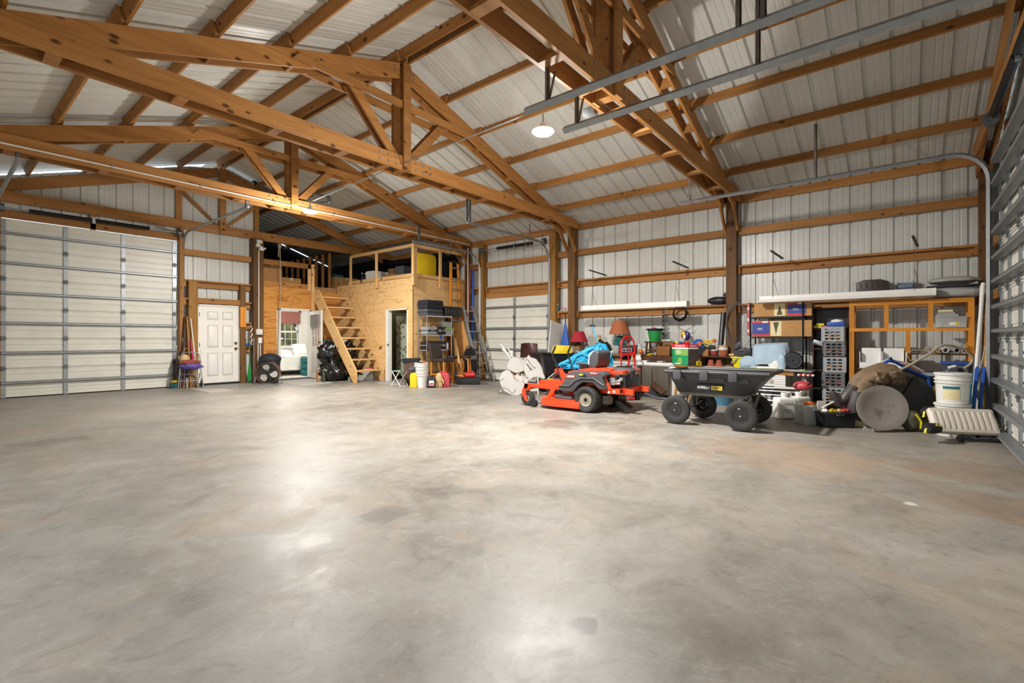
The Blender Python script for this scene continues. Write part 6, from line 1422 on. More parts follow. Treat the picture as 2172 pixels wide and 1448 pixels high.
# low white table with pots, shelf box above
benchy('side_table', 'white low table holding terracotta pots and the yellow bucket', 10.05, 10.70, 1486, 1578, .67, .06, 'white_plastic', 'white_plastic', Xr=10.05)
y0, y1 = yv(1481, 10.3), yv(1556, 10.3); w = y0-y1
t = thing('open_crate', 'dark wooden open-front crate over the terracotta pots', 'crate', (10.46, (y0+y1)/2, .672), RW); MB().box(-w/2, w/2, -.16, .16, .175, .20).build('top_board', M['dark_wood'], t); MB().box(-w/2, -w/2+.05, -.16, .16, 0, .175).build('side_board', M['card_d'], t); MB().box(w/2-.03, w/2, -.16, .16, 0, .175).build('side_board', M['dark_wood'], t); MB().box(-w/2, w/2, .14, .16, 0, .175).build('back_board', M['dark_wood'], t)
M['terracotta'] = plain('terracotta', '#a3573a', 0.75, 0, .12, 8); M['red_clay'] = plain('red_glazed_clay', '#8a2f2a', 0.5, 0, .15, 8)
for u, lab in ((1508, 'left terracotta pot turned upside down under the crate shelf'), (1525, 'right terracotta pot turned upside down under the crate shelf')):
    t = thing('flower_pot', lab, 'pot', tuple(at(u, 10.22, .672)), RW); MB().lathe([(0, .13), (.045, .13), (.065, .04), (.078, .04), (.08, 0), (.07, 0), (.06, .03), (.0, .1)], 22).build('pot_body', M['terracotta'], t)
t = thing('clay_crock', 'two-tone terracotta lidded crock on the dark crate', 'crock', tuple(at(1534, 10.44, .874)), RW); MB().lathe([(0, 0), (.09, 0), (.098, .04), (.098, .15), (.08, .19), (.0, .19)], 24).build('crock_body', M['terracotta'], t); MB().lathe([(.082, .19), (.095, .20), (.095, .22), (.02, .225), (.02, .24), (0, .245)], 24).build('lid', M['tan'], t); MB().lathe([(.0985, .13), (.0985, .16), (.082, .191)], 24).build('glaze_band', M['grey_white'], t)
t = thing('flower_pot', 'red glazed pot left of the lidded crock', 'pot', tuple(at(1515, 10.44, .874)), RW); MB().lathe([(0, 0), (.08, 0), (.09, .06), (.085, .11), (.075, .11), (.07, .02), (0, .02)], 20).build('pot_body', M['red_clay'], t); MB().blob((-.02, 0, .10), (.06, .05, .03), .3, 3, 2).build('potting_moss', M['paper'], t)
MB().prism([(-.06, 0), (.05, 0), (.05, .145), (-.0, .145), (-.06, .05)], -.06, .06).build('wood_block', M['timber'], loc=tuple(at(1499, 10.40, .874)), rot=(0,0,RW), label='pale wooden wedge block left of the red pot', cat='block')
carton('storage_box', 'black box left of the wooden wedge block', 'box', tuple(at(1486, 10.52, .874)), (.24, .2, .17), RW, 'black_plastic', .008)
t = thing('sun_hat', 'blue cloth hat with sunflowers behind the printed carton', 'hat', tuple(at(1482, 10.62, 1.05)), RW); MB().lathe([(.22, 0), (.12, .04), (.11, .13), (.06, .17), (0, .175)], 22, sy=.7).build('hat_body', M['blue'], t)
flowers('sunflowers and dried blossoms at the wall behind the printed carton', at(1500, 10.56, 1.03), 8, (.20, .05, .16), 12, ('yellow', 'orange', 'tan', 'yellow'), .045, rz=RW)
carton('storage_box', 'dark box under the blue hat', 'box', tuple(at(1484, 10.66, .672)), (.34, .12, .37), RW, 'dark_grey')
t = thing('garden_ornament', 'purple and gold mask ornament on a curly wire stem', 'ornament', tuple(at(1453, 10.60, .86)), RW)
MB().blob((.03, 0, .44), (.085, .035, .10), .05, 2, 3).build('mask', M['purple_gloss'] if 'purple_gloss' in M else plain('purple_gloss', '#3c1f5c', .25, .3, .2, 10), t); MB().blob((-.03, -.02, .46), (.06, .03, .085), .05, 2, 5).build('mask', plain('gold_gloss', '#c99a2a', .3, .5, .3, 14), t)
MB().blob((.0, -.035, .42), (.03, .02, .06), .1, 2, 7).build('mask_cheek', M['paper'], t)
for s in (-1, 1):
    MB().tube([(0, 0, .54), (s*.05, 0, .58), (s*.14, 0, .63), (s*.20, 0, .68)], .004, 5).tube([(0, 0, .54), (s*.08, 0, .58), (s*.18, 0, .62)], .004, 5).build('wire_feeler', M['brown_metal'], t)
MB().tube([(-.02, 0, 0), (-.05, 0, .1), (.0, 0, .2), (-.04, 0, .28), (0, 0, .36)], .005, 6).build('stem', M['galv'], t)
# yellow bucket and charcoal mailbox
t = thing('yellow_bucket', 'square yellow bucket with a grey handle on the white low table', 'bucket', tuple(at(1573, 10.20, .672)), RW); M['bright_yellow'] = plain('bright_yellow_plastic', '#ead911', 0.4, 0, .03)
MB().add([(-.12,-.09,0),(.12,-.09,0),(.12,.09,0),(-.12,.09,0),(-.155,-.12,.20),(.155,-.12,.20),(.155,.12,.20),(-.155,.12,.20)], [(0,3,2,1),(0,1,5,4),(1,2,6,5),(2,3,7,6),(3,0,4,7),(4,5,6,7)]).build('bucket_body', M['bright_yellow'], t, bevel=.015); MB().tube([(-.165,-.13,.195),(.165,-.13,.195),(.165,.13,.195),(-.165,.13,.195)], .012, 8, closed=True).build('rim', M['bright_yellow'], t); MB().tube([(-.05, -.13, .175), (-.10, -.16, .13), (-.155, -.15, .085)], .014, 8).build('handle', M['mat_grey'], t)
t = thing('mail_box', 'charcoal plastic mailbox with its mouth open on the yellow bucket', 'box', tuple(at(1572, 10.20, .885)), RW); MB().prism([(-.12, 0), (.12, 0), (.12, .10), (.10, .14), (.04, .175), (-.06, .175), (-.11, .13), (-.12, .10)], -.06, .22).build('box_shell', M['dark_grey'], t, bevel=.006); MB().box(.10, .20, -.10, .12, .0, .17).build('box_side', M['black_plastic'], t, bevel=.006)
MB().prism([(-.12, .12), (.02, .19), (.05, .27), (-.02, .29), (-.10, .22)], -.10, -.085).build('box_door', M['dark_grey'], t, bevel=.004); MB().bar((-.06, -.065, .10), (.06, -.065, .11), .012, .015).build('latch', M['black_plastic'], t)
t = thing('cloth_scrap', 'small pale figure ornament left of the charcoal mailbox', 'ornament', tuple(at(1553, 10.40, .874)), RW); MB().blob((0, 0, .03), (.07, .03, .03), .3, 3, 3).build('ornament_body', M['tan'], t)
# hung on and over the girts
def tubelight(label, u0, u1, z, arm):
    y0, y1 = yv(u0, 10.0), yv(u1, 10.0); w = y0-y1; t = thing('tube_light', label, 'light', (10.0, (y0+y1)/2, z), RW)
    MB().prism([(-.055, .03), (.055, .03), (.06, -.03), (.10, -.085), (.085, -.09), (.045, -.035), (-.045, -.035), (-.085, -.09), (-.10, -.085), (-.06, -.03)], -w/2, w/2, 'yz').build('housing', M['white_paint'], t, smooth=False)
    for q in (-.035, .035): MB().cyl((-w/2+.03, q, -.055), (w/2-.03, q, -.055), .018, n=10).build('tube', M['white_plastic'], t)
    for s in (-1, 1): MB().box(s*w/2-.006, s*w/2+.006, -.095, .095, -.09, .03).build('end_plate', M['white_paint'], t, smooth=False)
    for s in (-1, 1):
        MB().tube([(s*w*.40, -.06, .0), (s*w*.40-.0, 0, .35), (s*w*.40, .05, .86)], .004, 5).tube([(s*w*.40+.08, .06, .0), (s*w*.40, 0, .35)], .004, 5).build('hanging_wire', M['brown_metal'], t)
        MB().bar((s*w*.40-.02, -.12, .86), (s*w*.40+.05, .60, .80), .035, .025).build('bracket_arm', M['dark_grey'], t, smooth=False)
    return t
tubelight('long white tube light hung under the girt above the left workbench', 1237, 1459, 1.985, 0)
tubelight('long white tube light hung above the orange shelf unit on the right', 1609, 1984, 2.00, 0)
t = thing('duck_decoy', 'black duck decoy on the girt left of the middle post', 'decoy', tuple(at(1523, 10.66, 1.957)), RW); MB().blob((0, 0, .085), (.22, .09, .085), .06, 2, 3, flat=0).build('decoy_body', M['black_plastic'], t); MB().sphere((.16, 0, .20), .055, 14, 10, (1, .8, .9)).build('head', M['black_plastic'], t); MB().cyl((.13, 0, .10), (.16, 0, .2), .04, .035, 12).build('neck', M['black_plastic'], t); MB().cbox((.23, 0, .19), (.06, .035, .02)).build('bill', M['black_plastic'], t, bevel=.006)
t = thing('cable_coil', 'coil of black cable hanging from the girt under the left tube light', 'cable', tuple(at(1443, 10.60, 1.80)), RW)
for k in range(5): MB().torus((.01*(k-2), -.012*k, -.01*(k % 3)), .14+.008*(k % 3), .010, 'y', 26, 6).build('cable_loop', M['black_plastic'], t)
MB().bar((0, .06, .14), (0, -.06, .14), .01, .01).build('hook', M['galv'], t)
t = thing('wire_coil', 'loose coil of bare wire hanging on the middle post', 'wire', tuple(at(1560, 10.50, 1.62)), RW)
for k in range(6): MB().tube([((.22+.02*k)*math.cos(a_)*.8+.015*k, -.02-.004*k, (.38+.015*k)*math.sin(a_)-.03*k) for a_ in [2*PI*j/30 for j in range(31)]], .0035, 4).build('wire_loop', M['galv'], t)
for u, lab in ((1407, 'left black slotted iron strap hanging from the girt'), (1414, 'right grey slotted iron strap hanging from the girt')):
    y_ = yv(u, 10.63); t = thing('iron_strap', lab, 'strap', (10.63, y_, 1.22), RW); m = MB()
    for z in range(7): m.box(-.022, .022, -.003, .003, .1*z, .1*z+.03).box(-.022, -.012, -.003, .003, .1*z+.03, .1*z+.1).box(.012, .022, -.003, .003, .1*z+.03, .1*z+.1)
    m.build('slotted_strap', M['black_metal'] if u == 1407 else M['galv_d'], t, smooth=False)
pole('fabric_roll', 'black roll of landscape fabric leaning beside the middle post', 'roll', (10.40, yv(1527, 10.40), .874), (10.58, yv(1535, 10.58), 1.78), .055, 'black_plastic')
t = thing('spirit_level', 'red spirit level hanging beside the metal rack', 'level', tuple(at(1588, 10.36, 1.29)), RW); MB().box(-.022, .022, -.03, .03, 0, .66).build('level_body', M['red_dull'], t, bevel=.003, seg=1)
for z in (.10, .32, .54): MB().box(-.013, .013, -.033, .033, z-.03, z+.03).build('vial', M['paper'], t)
MB().cyl((0, 0, .64), (0, .3, .66), .006, n=6).build('hook', M['galv'], t)

# ------------------------------------------------------------------ metal rack, bookcase, crates and shelf unit at the right
ya, yb = yv(1592, 10.2), yv(1703, 10.2); rc = Vector((10.40, (ya+yb)/2, 0)); rw = (ya-yb)/2
t = thing('metal_rack', 'black metal rack holding two long cardboard tree boxes', 'rack', tuple(rc), RW)
for x in (-rw, rw):
    for y in (-.20, .20): MB().cyl((x, y, 0), (x, y, 1.93), .014, n=8).build('post', M['black_metal'], t)
for z in (.62, 1.275, 1.655):
    m = MB().box(-rw, rw, -.21, -.20, z-.03, z).box(-rw, rw, .20, .21, z-.03, z).box(-rw-.005, -rw+.005, -.2, .2, z-.03, z).box(rw-.005, rw+.005, -.2, .2, z-.03, z)
    for k in range(14): m.box(-rw+.03+k*(2*rw-.06)/13-.002, -rw+.03+k*(2*rw-.06)/13+.002, -.2, .2, z-.006, z-.001)
    m.build('wire_deck', M['black_metal'], t, smooth=False)
def treebox(label, z, h, flip):
    t = thing('tree_carton', label, 'box', (rc.x, rc.y-.04, z), RW); MB().box(-rw+.02, rw+.10, -.19, .17, 0, h).build('carton_body', M['card'], t, bevel=.004, seg=1)
    f = -.1915; s = -1 if flip else 1; cx = .30*s
    def bxp(nm, x0, x1, z0, z1, mt, d=0): MB().box(min(x0, x1), max(x0, x1), f-.0004-d, f+.001, z0, z1).build(nm, M[mt], t, smooth=False)
    bxp('print_border', cx-.15, cx+.15, .01, h-.012, 'box_red'); bxp('print_panel', cx-.15, cx+.15, .045, h-.04, 'print_blue', .0006); bxp('print_panel', cx-.27*s-.10, cx-.27*s+.08, .012, h-.012, 'print_cream')
    xm = cx-.27*s-.01; MB().prism([(xm-.05, .03), (xm+.05, .03), (xm+.015, h*.6), (xm, h-.03), (xm-.015, h*.6)] if not flip else [(xm-.05, h-.03), (xm+.05, h-.03), (xm+.015, h*.4), (xm, .03), (xm-.015, h*.4)], f-.0012, f).build('printed_tree', M['print_tree'], t, smooth=False)
    for k in range(3): MB().box(cx-.06, cx+.06-.02*k, f-.0016, f-.0008, h*.35+.022*k, h*.35+.028*k).build('text_line', M['paper'], t, smooth=False)
    bxp('corner_sticker', cx+.02, cx+.12, h-.035, h-.008, 'paper', .0012)
    MB().box(rw+.0995, rw+.1015, -.19, .17, .03, h-.02).build('end_print', M['box_photo'], t, smooth=False)
M['print_blue'] = plain('printed_navy_blue', '#2c3f8c', 0.5, 0, .05); M['print_cream'] = plain('printed_cream', '#e8d9a8', 0.55, 0, .08); M['print_tree'] = plain('printed_tree_green', '#4c4a2e', 0.6, 0, .15, 20)
treebox('long tree carton on the top deck of the black metal rack', 1.657, .255, False)
treebox('long tree carton on the second deck of the black metal rack', 1.277, .30, True)
carton('storage_box', 'small white box behind the cartons on the metal rack', 'box', (10.50, rc.y+.25, 1.577), (.14, .1, .06), RW, 'paper')
# board table with papers, pillow and sleeping bag
y0, y1 = yv(1583, 9.75), yv(1722, 9.75); w = y0-y1; tb = Vector((10.0, (y0+y1)/2, 0))
t = thing('work_table', 'grey board table strewn with papers before the metal rack', 'table', tuple(tb), RW); M['board_grey'] = plain('grey_painted_board', '#7f8288', 0.6, 0, .08, 5)
MB().box(-w/2, w/2, -.25, .25, .645, .67).build('tabletop', M['board_grey'], t, bevel=.004, seg=1); MB().box(-w/2+.06, w/2-.28, -.22, -.19, .575, .645).build('apron', M['timber'], t, smooth=False)
for x in (-w/2+.08, w/2-.12):
    for y in (-.19, .19): MB().box(x-.03, x+.03, y-.03, y+.03, 0, .645).build('leg', M['frame_tan'], t, smooth=False)
def flat(lab, u, X, z, d, mt, rz=0, cat='paper', nm='paper_stack', bev=.003): return carton(nm, lab, cat, tuple(at(u, X, z)), d, RW+rz, mt, bev)
flat('yellowed cardboard sheet on the grey board table', 1637, 9.84, .672, (.55, .26, .006), 'print_cream', .05, bev=0)
flat('rolled cream drawings on the grey board table', 1628, 9.92, .679, (.36, .16, .04), 'paper', .1, bev=.018)
flat('tan envelope beside the rolled drawings', 1655, 9.96, .679, (.20, .14, .045), 'card', -.2)
flat('green and white magazine at the left end of the grey board table', 1608, 10.0, .672, (.30, .2, .02), 'box_lime', .15)
flat('white magazine lying on the green one', 1610, 10.0, .693, (.28, .18, .015), 'paper', .3)
s_ = flat('white sign with red lettering at the right of the grey board table', 1681, 9.84, .672, (.34, .20, .008), 'paper', .0, 'sign', 'paper_sign', 0)
for k in range(5): MB().box(-.12+.05*k, -.085+.05*k, -.05, .05, .008, .009).build('printed_mark', M['red'], s_, smooth=False)
flat('small yellow-green sign at the right end of the table', 1704, 9.84, .672, (.08, .16, .02), 'lime', 0, 'sign', 'paper_sign')
t = thing('stuffed_cushion', 'large pale blue cushion slumped on the papers under the rack', 'cushion', tuple(at(1634, 10.06, .93)), RW); M['pale_blue'] = plain('pale_blue_cloth', '#a9bfcf', 0.85, 0, .06, 6, bump=.8)
pillow_mb(.62, .46, .26).xf(Matrix.Rotation(R(80), 4, 'X') @ Matrix.Rotation(R(4), 4, 'Z')).build('cushion_body', M['pale_blue'], t); MB().blob((-.36, -.05, -.16), (.16, .09, .14), .25, 2, 4).build('cushion_arm', M['pale_blue'], t); MB().blob((.22, -.17, -.14), (.07, .06, .18), .15, 2, 8).build('cushion_arm', M['pale_blue'], t)
t = thing('white_cloth', 'white crumpled cloth under the blue cushion', 'cloth', tuple(at(1645, 9.98, .70)), RW); MB().blob((0, 0, .06), (.12, .08, .08), .35, 2.5, 3, flat=0).build('cloth_fold', M['paper'], t)
t = thing('sleeping_bag', 'dark rolled sleeping bag beside the blue cushion', 'sleeping bag', tuple(at(1682, 10.14, .672)), RW+.2); MB().lathe([(0, -.22), (.12, -.22), (.16, -.18), (.165, .18), (.12, .22), (0, .22)], 24, (0, 0, .165), 'y').build('bag_roll', M['navy'], t)
for k in range(3): MB().torus((0, -.224, .165), .04+.04*k, .014, 'y', 22, 6).build('roll_layer', M['char'], t)
t = thing('metal_ornament', 'small chrome and black gadget on the papers', 'gadget', tuple(at(1619, 9.98, .709)), RW); MB().blob((0, 0, .04), (.10, .05, .045), .3, 3, 6).build('gadget_body', M['black_plastic'], t); MB().sphere((.03, -.03, .09), .025).build('gadget_knob', M['chrome'], t)
# lower shelf behind the cart: bright slatted panel, chrome rack, cap
y0, y1 = yv(1603, 9.7), yv(1690, 9.7); w = y0-y1
t = thing('chrome_rack', 'chrome pipe rack low behind the dump cart', 'rack', (9.66, (y0+y1)/2, 0), RW)
for x in (-w/2, w/2):
    for y in (-.14, .14): MB().cyl((x, y, 0), (x, y, .40), .012, n=8).build('post', M['chrome'], t)
for z in (.06, .14, .24, .31, .36): MB().cyl((-w/2, -.14, z), (w/2, -.14, z), .010, n=8).build('rail', M['chrome'], t)
MB().box(-w/2, w/2, -.14, .14, .355, .365).build('deck', M['galv_d'], t)
t = thing('louvre_panel', 'white slatted louvre panel standing on the chrome rack', 'panel', (9.80, (y0+y1)/2+.12, .367), RW); MB().box(-.30, .26, .0, .02, 0, .22).build('backing', M['paper'], t, smooth=False)
for k in range(5): MB().bar((-.30, -.008, .025+.043*k), (.26, -.008, .025+.043*k), .02, .03).build('slat', M['text_white'], t, smooth=False)
flat('white and purple catalogue on the chrome rack', 1665, 9.56, .367, (.34, .2, .02), 'paper', .1)
t = thing('paint_brush', 'paint brushes lying on the chrome rack', 'brush', tuple(at(1625, 9.56, .38)), RW)
for k in range(2): MB().bar((-.12, -.02*k, .02+.02*k), (.05, -.02, .06+.03*k), .02, .012).build('handle', M['silver'], t); MB().cbox((.09, -.02, .075+.03*k), (.06, .03, .04)).build('brush_head', M['mat_grey'], t, bevel=.004)
t = thing('sports_cap', 'red and black sports cap on the end of the chrome rack', 'cap', tuple(at(1703, 9.50, .367)), RW); MB().blob((0, 0, .06), (.15, .11, .09), .05, 2, 3, flat=0).build('crown', M['red_dull'], t); MB().prism([(.10, -.10), (.26, -.07), (.27, .05), (.12, .09)], .03, .045, 'xy').build('peak', M['navy'], t, bevel=.004)
for k in range(3): MB().tube([(-.12+.08*k, -.10, .04), (-.07+.08*k, -.08, .10), (-.03+.08*k, -.0, .152)], .010, 6).build('stripe', M[('navy', 'paper', 'navy')[k]], t)
t = thing('tinsel_garland', 'string of red and white decorations under the right end of the grey table', 'decoration', tuple(at(1710, 9.72, .60)), RW)
for k in range(7): MB().blob((-.11+.035*k, 0, .004*(k % 2)), (.026, .03, .022), .3, 3, k, 10, 6).build('tinsel_berry', M['red'] if k % 2 else M['paper'], t)
t = thing('utility_tub', 'blue-grey round tub on the floor behind the dump cart', 'tub', tuple(at(1532, 9.5, 0)), RW); MB().lathe([(0, 0), (.17, 0), (.24, .32), (.25, .33), (.235, .33), (.16, .01), (0, .01)], 26).build('tub_body', M['steel_blue'] if 'steel_blue' in M else plain('steel_blue_plastic', '#4a7c98', .5, 0, .06), t)
# brown bookcase and crates
y0, y1 = yv(1725, 10.4), yv(1800, 10.4); w = y0-y1; bc = Vector((10.52, (y0+y1)/2, 0))
t = thing('bookcase', 'narrow dark brown bookcase behind the grey crates', 'bookcase', tuple(bc), RW)
for x in (-w/2, w/2): MB().box(x-.01, x+.01, -.14, .14, 0, 1.80).build('side_board', M['dark_wood'], t, smooth=False)
MB().box(-w/2, w/2, .125, .14, 0, 1.80).build('back_board', M['leather'], t, smooth=False)
for z in (.10, .66, 1.05, 1.42, 1.79): MB().box(-w/2, w/2, -.14, .13, z-.01, z+.01).build('shelf_board', M['dark_wood'], t, smooth=False)
for k, (u, mt, wd, lab) in enumerate(((1735, 'yellow', .17, 'yellow box on the upper shelf of the brown bookcase'), (1752, 'red_dull', .12, 'red box beside the yellow one in the brown bookcase'))): carton('book', lab, 'box', tuple(at(u, 10.46, 1.432)), (wd, .16, .045), RW, mt)
carton('book', 'small yellow box on top of the yellow box in the bookcase', 'box', tuple(at(1740, 10.46, 1.478)), (.13, .12, .04), RW, 'bright_yellow')
t = thing('hand_planer', 'small silver power tool hanging over the bookcase shelf edge', 'tool', tuple(at(1737, 10.34, 1.16)), RW); MB().cbox((0, 0, 0), (.18, .07, .08)).xf(Matrix.Rotation(R(18), 4, 'Y')).build('tool_body', M['silver'], t, bevel=.012); MB().cyl((-.06, -.04, -.02), (-.06, -.05, -.02), .02, n=10).build('dial', M['black_plastic'], t)
M['crate'] = plain('grey_milk_crate', '#a3a8ac', 0.5, 0, .05, 4); M['crate_dark'] = plain('dark_grey_milk_crate', '#6f7070', 0.5, 0, .05, 4)
cb = at(1770, 10.18, 0); MB().box(-.17, .17, -.15, .15, 0, .12).build('crate_base', M['dark_wood'], loc=tuple(cb), rot=(0,0,RW), label='low dark block under the stack of grey crates', cat='block', smooth=False)
def crate_mesh(mt):
    m = MB(); W2, D2, H = .168, .15, .262
    for y, s in ((-D2, 1), (D2, -1)):                      # perforated front and back: strips round 12 oval holes
        xs = [-W2, -.115, -.045, -.035, .035, .045, .115, W2]
        zs = [0, .045, .08, .10, .135, .155, .19, .21, .238, H]
        cols = [(-.115, -.045), (-.035, .035), (.045, .115)]
        rows = [(.030, .068), (.085, .123), (.140, .178), (.195, .233)]
        n = 10
        xe = [-W2, -.04, .04, W2]; ze = [0, .0765, .1315, .1865, H]
        for ci, (xa, xb) in enumerate(cols):
            for ri, (za, zb) in enumerate(rows):
                cx, cz, rx, rz_ = (xa+xb)/2, (za+zb)/2, (xb-xa)/2, (zb-za)/2
                x0, x1, z0, z1 = xe[ci], xe[ci+1], ze[ri], ze[ri+1]
                o = []; i_ = []
                for k in range(16):
                    a = 2*PI*k/16; c_, s_2 = math.cos(a), math.sin(a); i_.append((cx+rx*c_, cz+rz_*s_2))
                    f = min(((x1-cx) if c_ > 0 else (cx-x0))/max(abs(c_), 1e-6), ((z1-cz) if s_2 > 0 else (cz-z0))/max(abs(s_2), 1e-6)); o.append((cx+c_*f, cz+s_2*f))
                vs = [(p[0], y, p[1]) for p in o+i_] + [(p[0], y+s*.02, p[1]) for p in i_]
                m.add(vs, [(k, (k+1) % 16, 16+(k+1) % 16, 16+k) for k in range(16)] + [(16+k, 16+(k+1) % 16, 32+(k+1) % 16, 32+k) for k in range(16)])
    m.box(-W2, -W2+.012, -D2, D2, 0, H).box(W2-.012, W2, -D2, D2, 0, H).box(-W2, W2, -D2, D2, 0, .012).box(-W2, W2, .0, .01, .012, H)
    m.box(-W2-.004, W2+.004, -D2-.004, -D2+.008, H-.012, H).box(-W2-.004, W2+.004, D2-.008, D2+.004, H-.012, H)
    return m.mesh('milk_crate', mt, smooth=False)
cms = [crate_mesh(M['crate']), crate_mesh(M['crate_dark'])]
for k in range(5):
    o = inst('milk_crate', cms[k % 2], None, (cb.x+.01*(k % 2), cb.y+.012*math.sin(k*2), .122+.266*k), (0, 0, RW+.03*math.sin(k)))
    o['label'] = ('lowest grey perforated crate of the stack of five', 'second perforated crate from the bottom of the stack of five, dark front', 'middle grey perforated crate of the stack of five', 'fourth perforated crate from the bottom of the stack of five, dark front', 'topmost grey perforated crate of the stack of five')[k]; o['category'] = 'crate'; o['group'] = 'stacked perforated crates'
    for j in range(2):
        q = MB().blob((0, 0, .07), (.07, .05, .06), .3, 2.5, k*3+j, 12, 8).build('clay_bulb', M['terracotta'] if k % 2 else M['orange_wood'], loc=(cb.x-.06, cb.y-.07+.14*j, .136+.266*k), label='brown lump seen through the holes of the crate '+('at the bottom', 'second up', 'in the middle', 'fourth up', 'at the top')[k]+(', left' if j else ', right'), cat='contents')
t = thing('blue_case', 'small blue case with a white cap on the top crate', 'case', tuple(at(1775, 10.18, 1.455)), RW); MB().box(-.14, .12, -.08, .08, 0, .075).build('case_body', M['blue'], t, bevel=.012); MB().blob((0, 0, .085), (.09, .06, .04), .2, 2, 3).build('white_cap', M['paper'], t)
# orange shelf unit
y0, y1 = yv(1802, 10.1), yv(2066, 10.1); w = y0-y1; ou = Vector((10.28, (y0+y1)/2, 0))
t = thing('shelf_unit', 'open orange pine shelf unit against the right wall', 'shelf', tuple(ou), RW)
Y2X = lambda u: ou.y - yv(u, 10.1)
for x in (-w/2+.03, w/2-.03):
    MB().box(x-.035, x+.035, -.19, -.15, 0, 1.86).build('front_post', M['orange_wood'], t, smooth=False); MB().box(x-.035, x+.035, .16, .20, 0, 1.86).build('rear_post', M['orange_wood'], t, smooth=False)
M['orange_x'] = wood('orange_rail', '#b86a14', '#e09a3c', axis=0, knots=False, rough=0.4)
MB().box(-w/2, w/2, -.192, -.148, 1.80, 1.87).build('top_rail', M['orange_x'], t, smooth=False); MB().box(-w/2, w/2, -.192, -.148, 1.36, 1.415).build('middle_rail', M['orange_x'], t, smooth=False); MB().box(-w/2, w/2, -.192, -.148, .10, .16).build('bottom_rail', M['orange_x'], t, smooth=False)
for u, z0, z1 in ((1880, 1.41, 1.80), (1974, 1.41, 1.80), (1926, .16, 1.36)): MB().box(Y2X(u)-.03, Y2X(u)+.03, -.19, -.15, z0, z1).build('divider', M['orange_wood'], t, smooth=False)
MB().box(-w/2, w/2, -.15, .20, 1.83, 1.855).build('top_board', M['orange_x'], t, smooth=False); MB().box(-w/2+.02, w/2-.02, -.15, .20, 1.375, 1.395).build('shelf_board', M['clear'] if False else M['orange_x'], t, smooth=False) if False else None
MB().box(Y2X(1985), w/2-.03, -.15, .20, 1.375, 1.395).build('shelf_board', M['orange_x'], t, smooth=False)
MB().box(Y2X(1930), w/2-.03, -.05, .20, .98, 1.0).build('shelf_board', M['card_d'], t, smooth=False)
MB().box(-w/2+.02, Y2X(1925), -.10, .20, .72, .74).build('shelf_board', M['card_d'], t, smooth=False)
t = thing('storage_bin', 'frosted bin with a white label in the right cell of the orange shelf', 'bin', tuple(at(2016, 10.18, 1.415)), RW); MB().prism([(-.175, 0), (.175, 0), (.185, .155), (-.185, .155)], -.13, .13).build('bin_body', M['clear'], t, bevel=.01); MB().box(-.19, .19, -.14, .14, .15, .17).build('lid', M['clear'], t, bevel=.006); MB().box(-.02, .09, -.134, -.130, .03, .08).build('paper_label', M['paper'], t, smooth=False); MB().box(.05, .085, -.136, -.133, .035, .085).build('label_mark', M['yellow'], t, smooth=False)
for k, (mt, wd) in enumerate((('mat_grey', .26), ('clear', .20), ('print_cream', .17))): carton('book', ('lowest grey box', 'middle clear box', 'topmost cream booklet')[k]+' of the pile on the frosted bin', 'box', tuple(at(2008-2*k, 10.18, 1.586+.036*k)), (wd, .16, .034), RW+.05*k, mt)
for k, (u, zz, ln, rr, mt, lab) in enumerate(((1985, 1.05, .5, .045, 'card', 'brown cardboard tube on the orange shelf'), (2003, 1.06, .5, .04, 'paper', 'white tube with an open end on the orange shelf'), (2026, 1.06, .5, .035, 'mat_grey', 'grey tube right of the white tube'), (2040, 1.05, .45, .03, 'paper', 'short white pipe at the right of the tubes'), (2035, 1.13, .5, .035, 'clear', 'cloudy roll on top of the tubes'))):
    p = at(u, 10.12, zz); t = thing('paper_tube', lab, 'tube', tuple(p), RW+.05*k); MB().lathe([(rr, -.14), (rr, ln-.2), (rr*.8, ln-.2), (rr*.8, -.14), (rr, -.14)], 18, (0, 0, 0), 'y').build('tube_wall', M[mt], t)
t = thing('rope_bundle', 'tangle of white cord on the orange shelf', 'cord', tuple(at(1975, 10.08, 1.03)), RW)
r_ = random.Random(4); MB().tube([(.10*math.sin(k*1.3)+.02*r_.random(), -.05+.03*math.cos(k*2.1), .04+.04*math.sin(k*.9)) for k in range(40)], .007, 5).tube([(-.08, -.05, .02), (-.22, -.1, .03), (-.30, -.1, -.03), (-.26, -.1, -.14), (-.12, -.1, -.13)], .008, 6).build('cord_tangle', M['rope'], t)
for k, (u, lab) in enumerate(((1848, 'left open white binder box on the orange shelf'), (1896, 'right open white binder box on the orange shelf'))):
    t = thing('binder_box', lab, 'box', tuple(at(u, 10.06, .742)), RW+.05); MB().box(-.13, .13, .05, .06, 0, .34).box(-.16, -.15, -.06, .06, 0, .28).box(.15, .16, -.06, .06, 0, .28).box(-.15, .15, -.06, .06, 0, .01).box(-.15, .15, -.06, -.05, 0, .10).build('box_panel', M['text_white'], t, smooth=False); MB().box(-.13, .13, -.055, .045, .01, .04).build('box_contents', M['purple'], t, smooth=False)
carton('storage_box', 'brown carton behind the right binder box', 'box', tuple(at(1912, 10.3, .742)), (.26, .2, .34), RW, 'card')
t = thing('tote_bin', 'dark tote with a bright blue lid on the floor by the shelf unit', 'bin', tuple(at(2032, 9.75, .42)), RW); MB().prism([(-.15, 0), (.15, 0), (.18, .44), (-.18, .44)], -.15, .15).build('bin_body', M['char'], t, bevel=.012); MB().box(-.195, .195, -.165, .165, .44, .475).build('lid', M['blue'], t, bevel=.008)
carton('storage_box', 'dark box beneath the blue-lidded tote', 'box', tuple(at(2032, 9.75, 0)), (.4, .36, .42), RW, 'card_d')
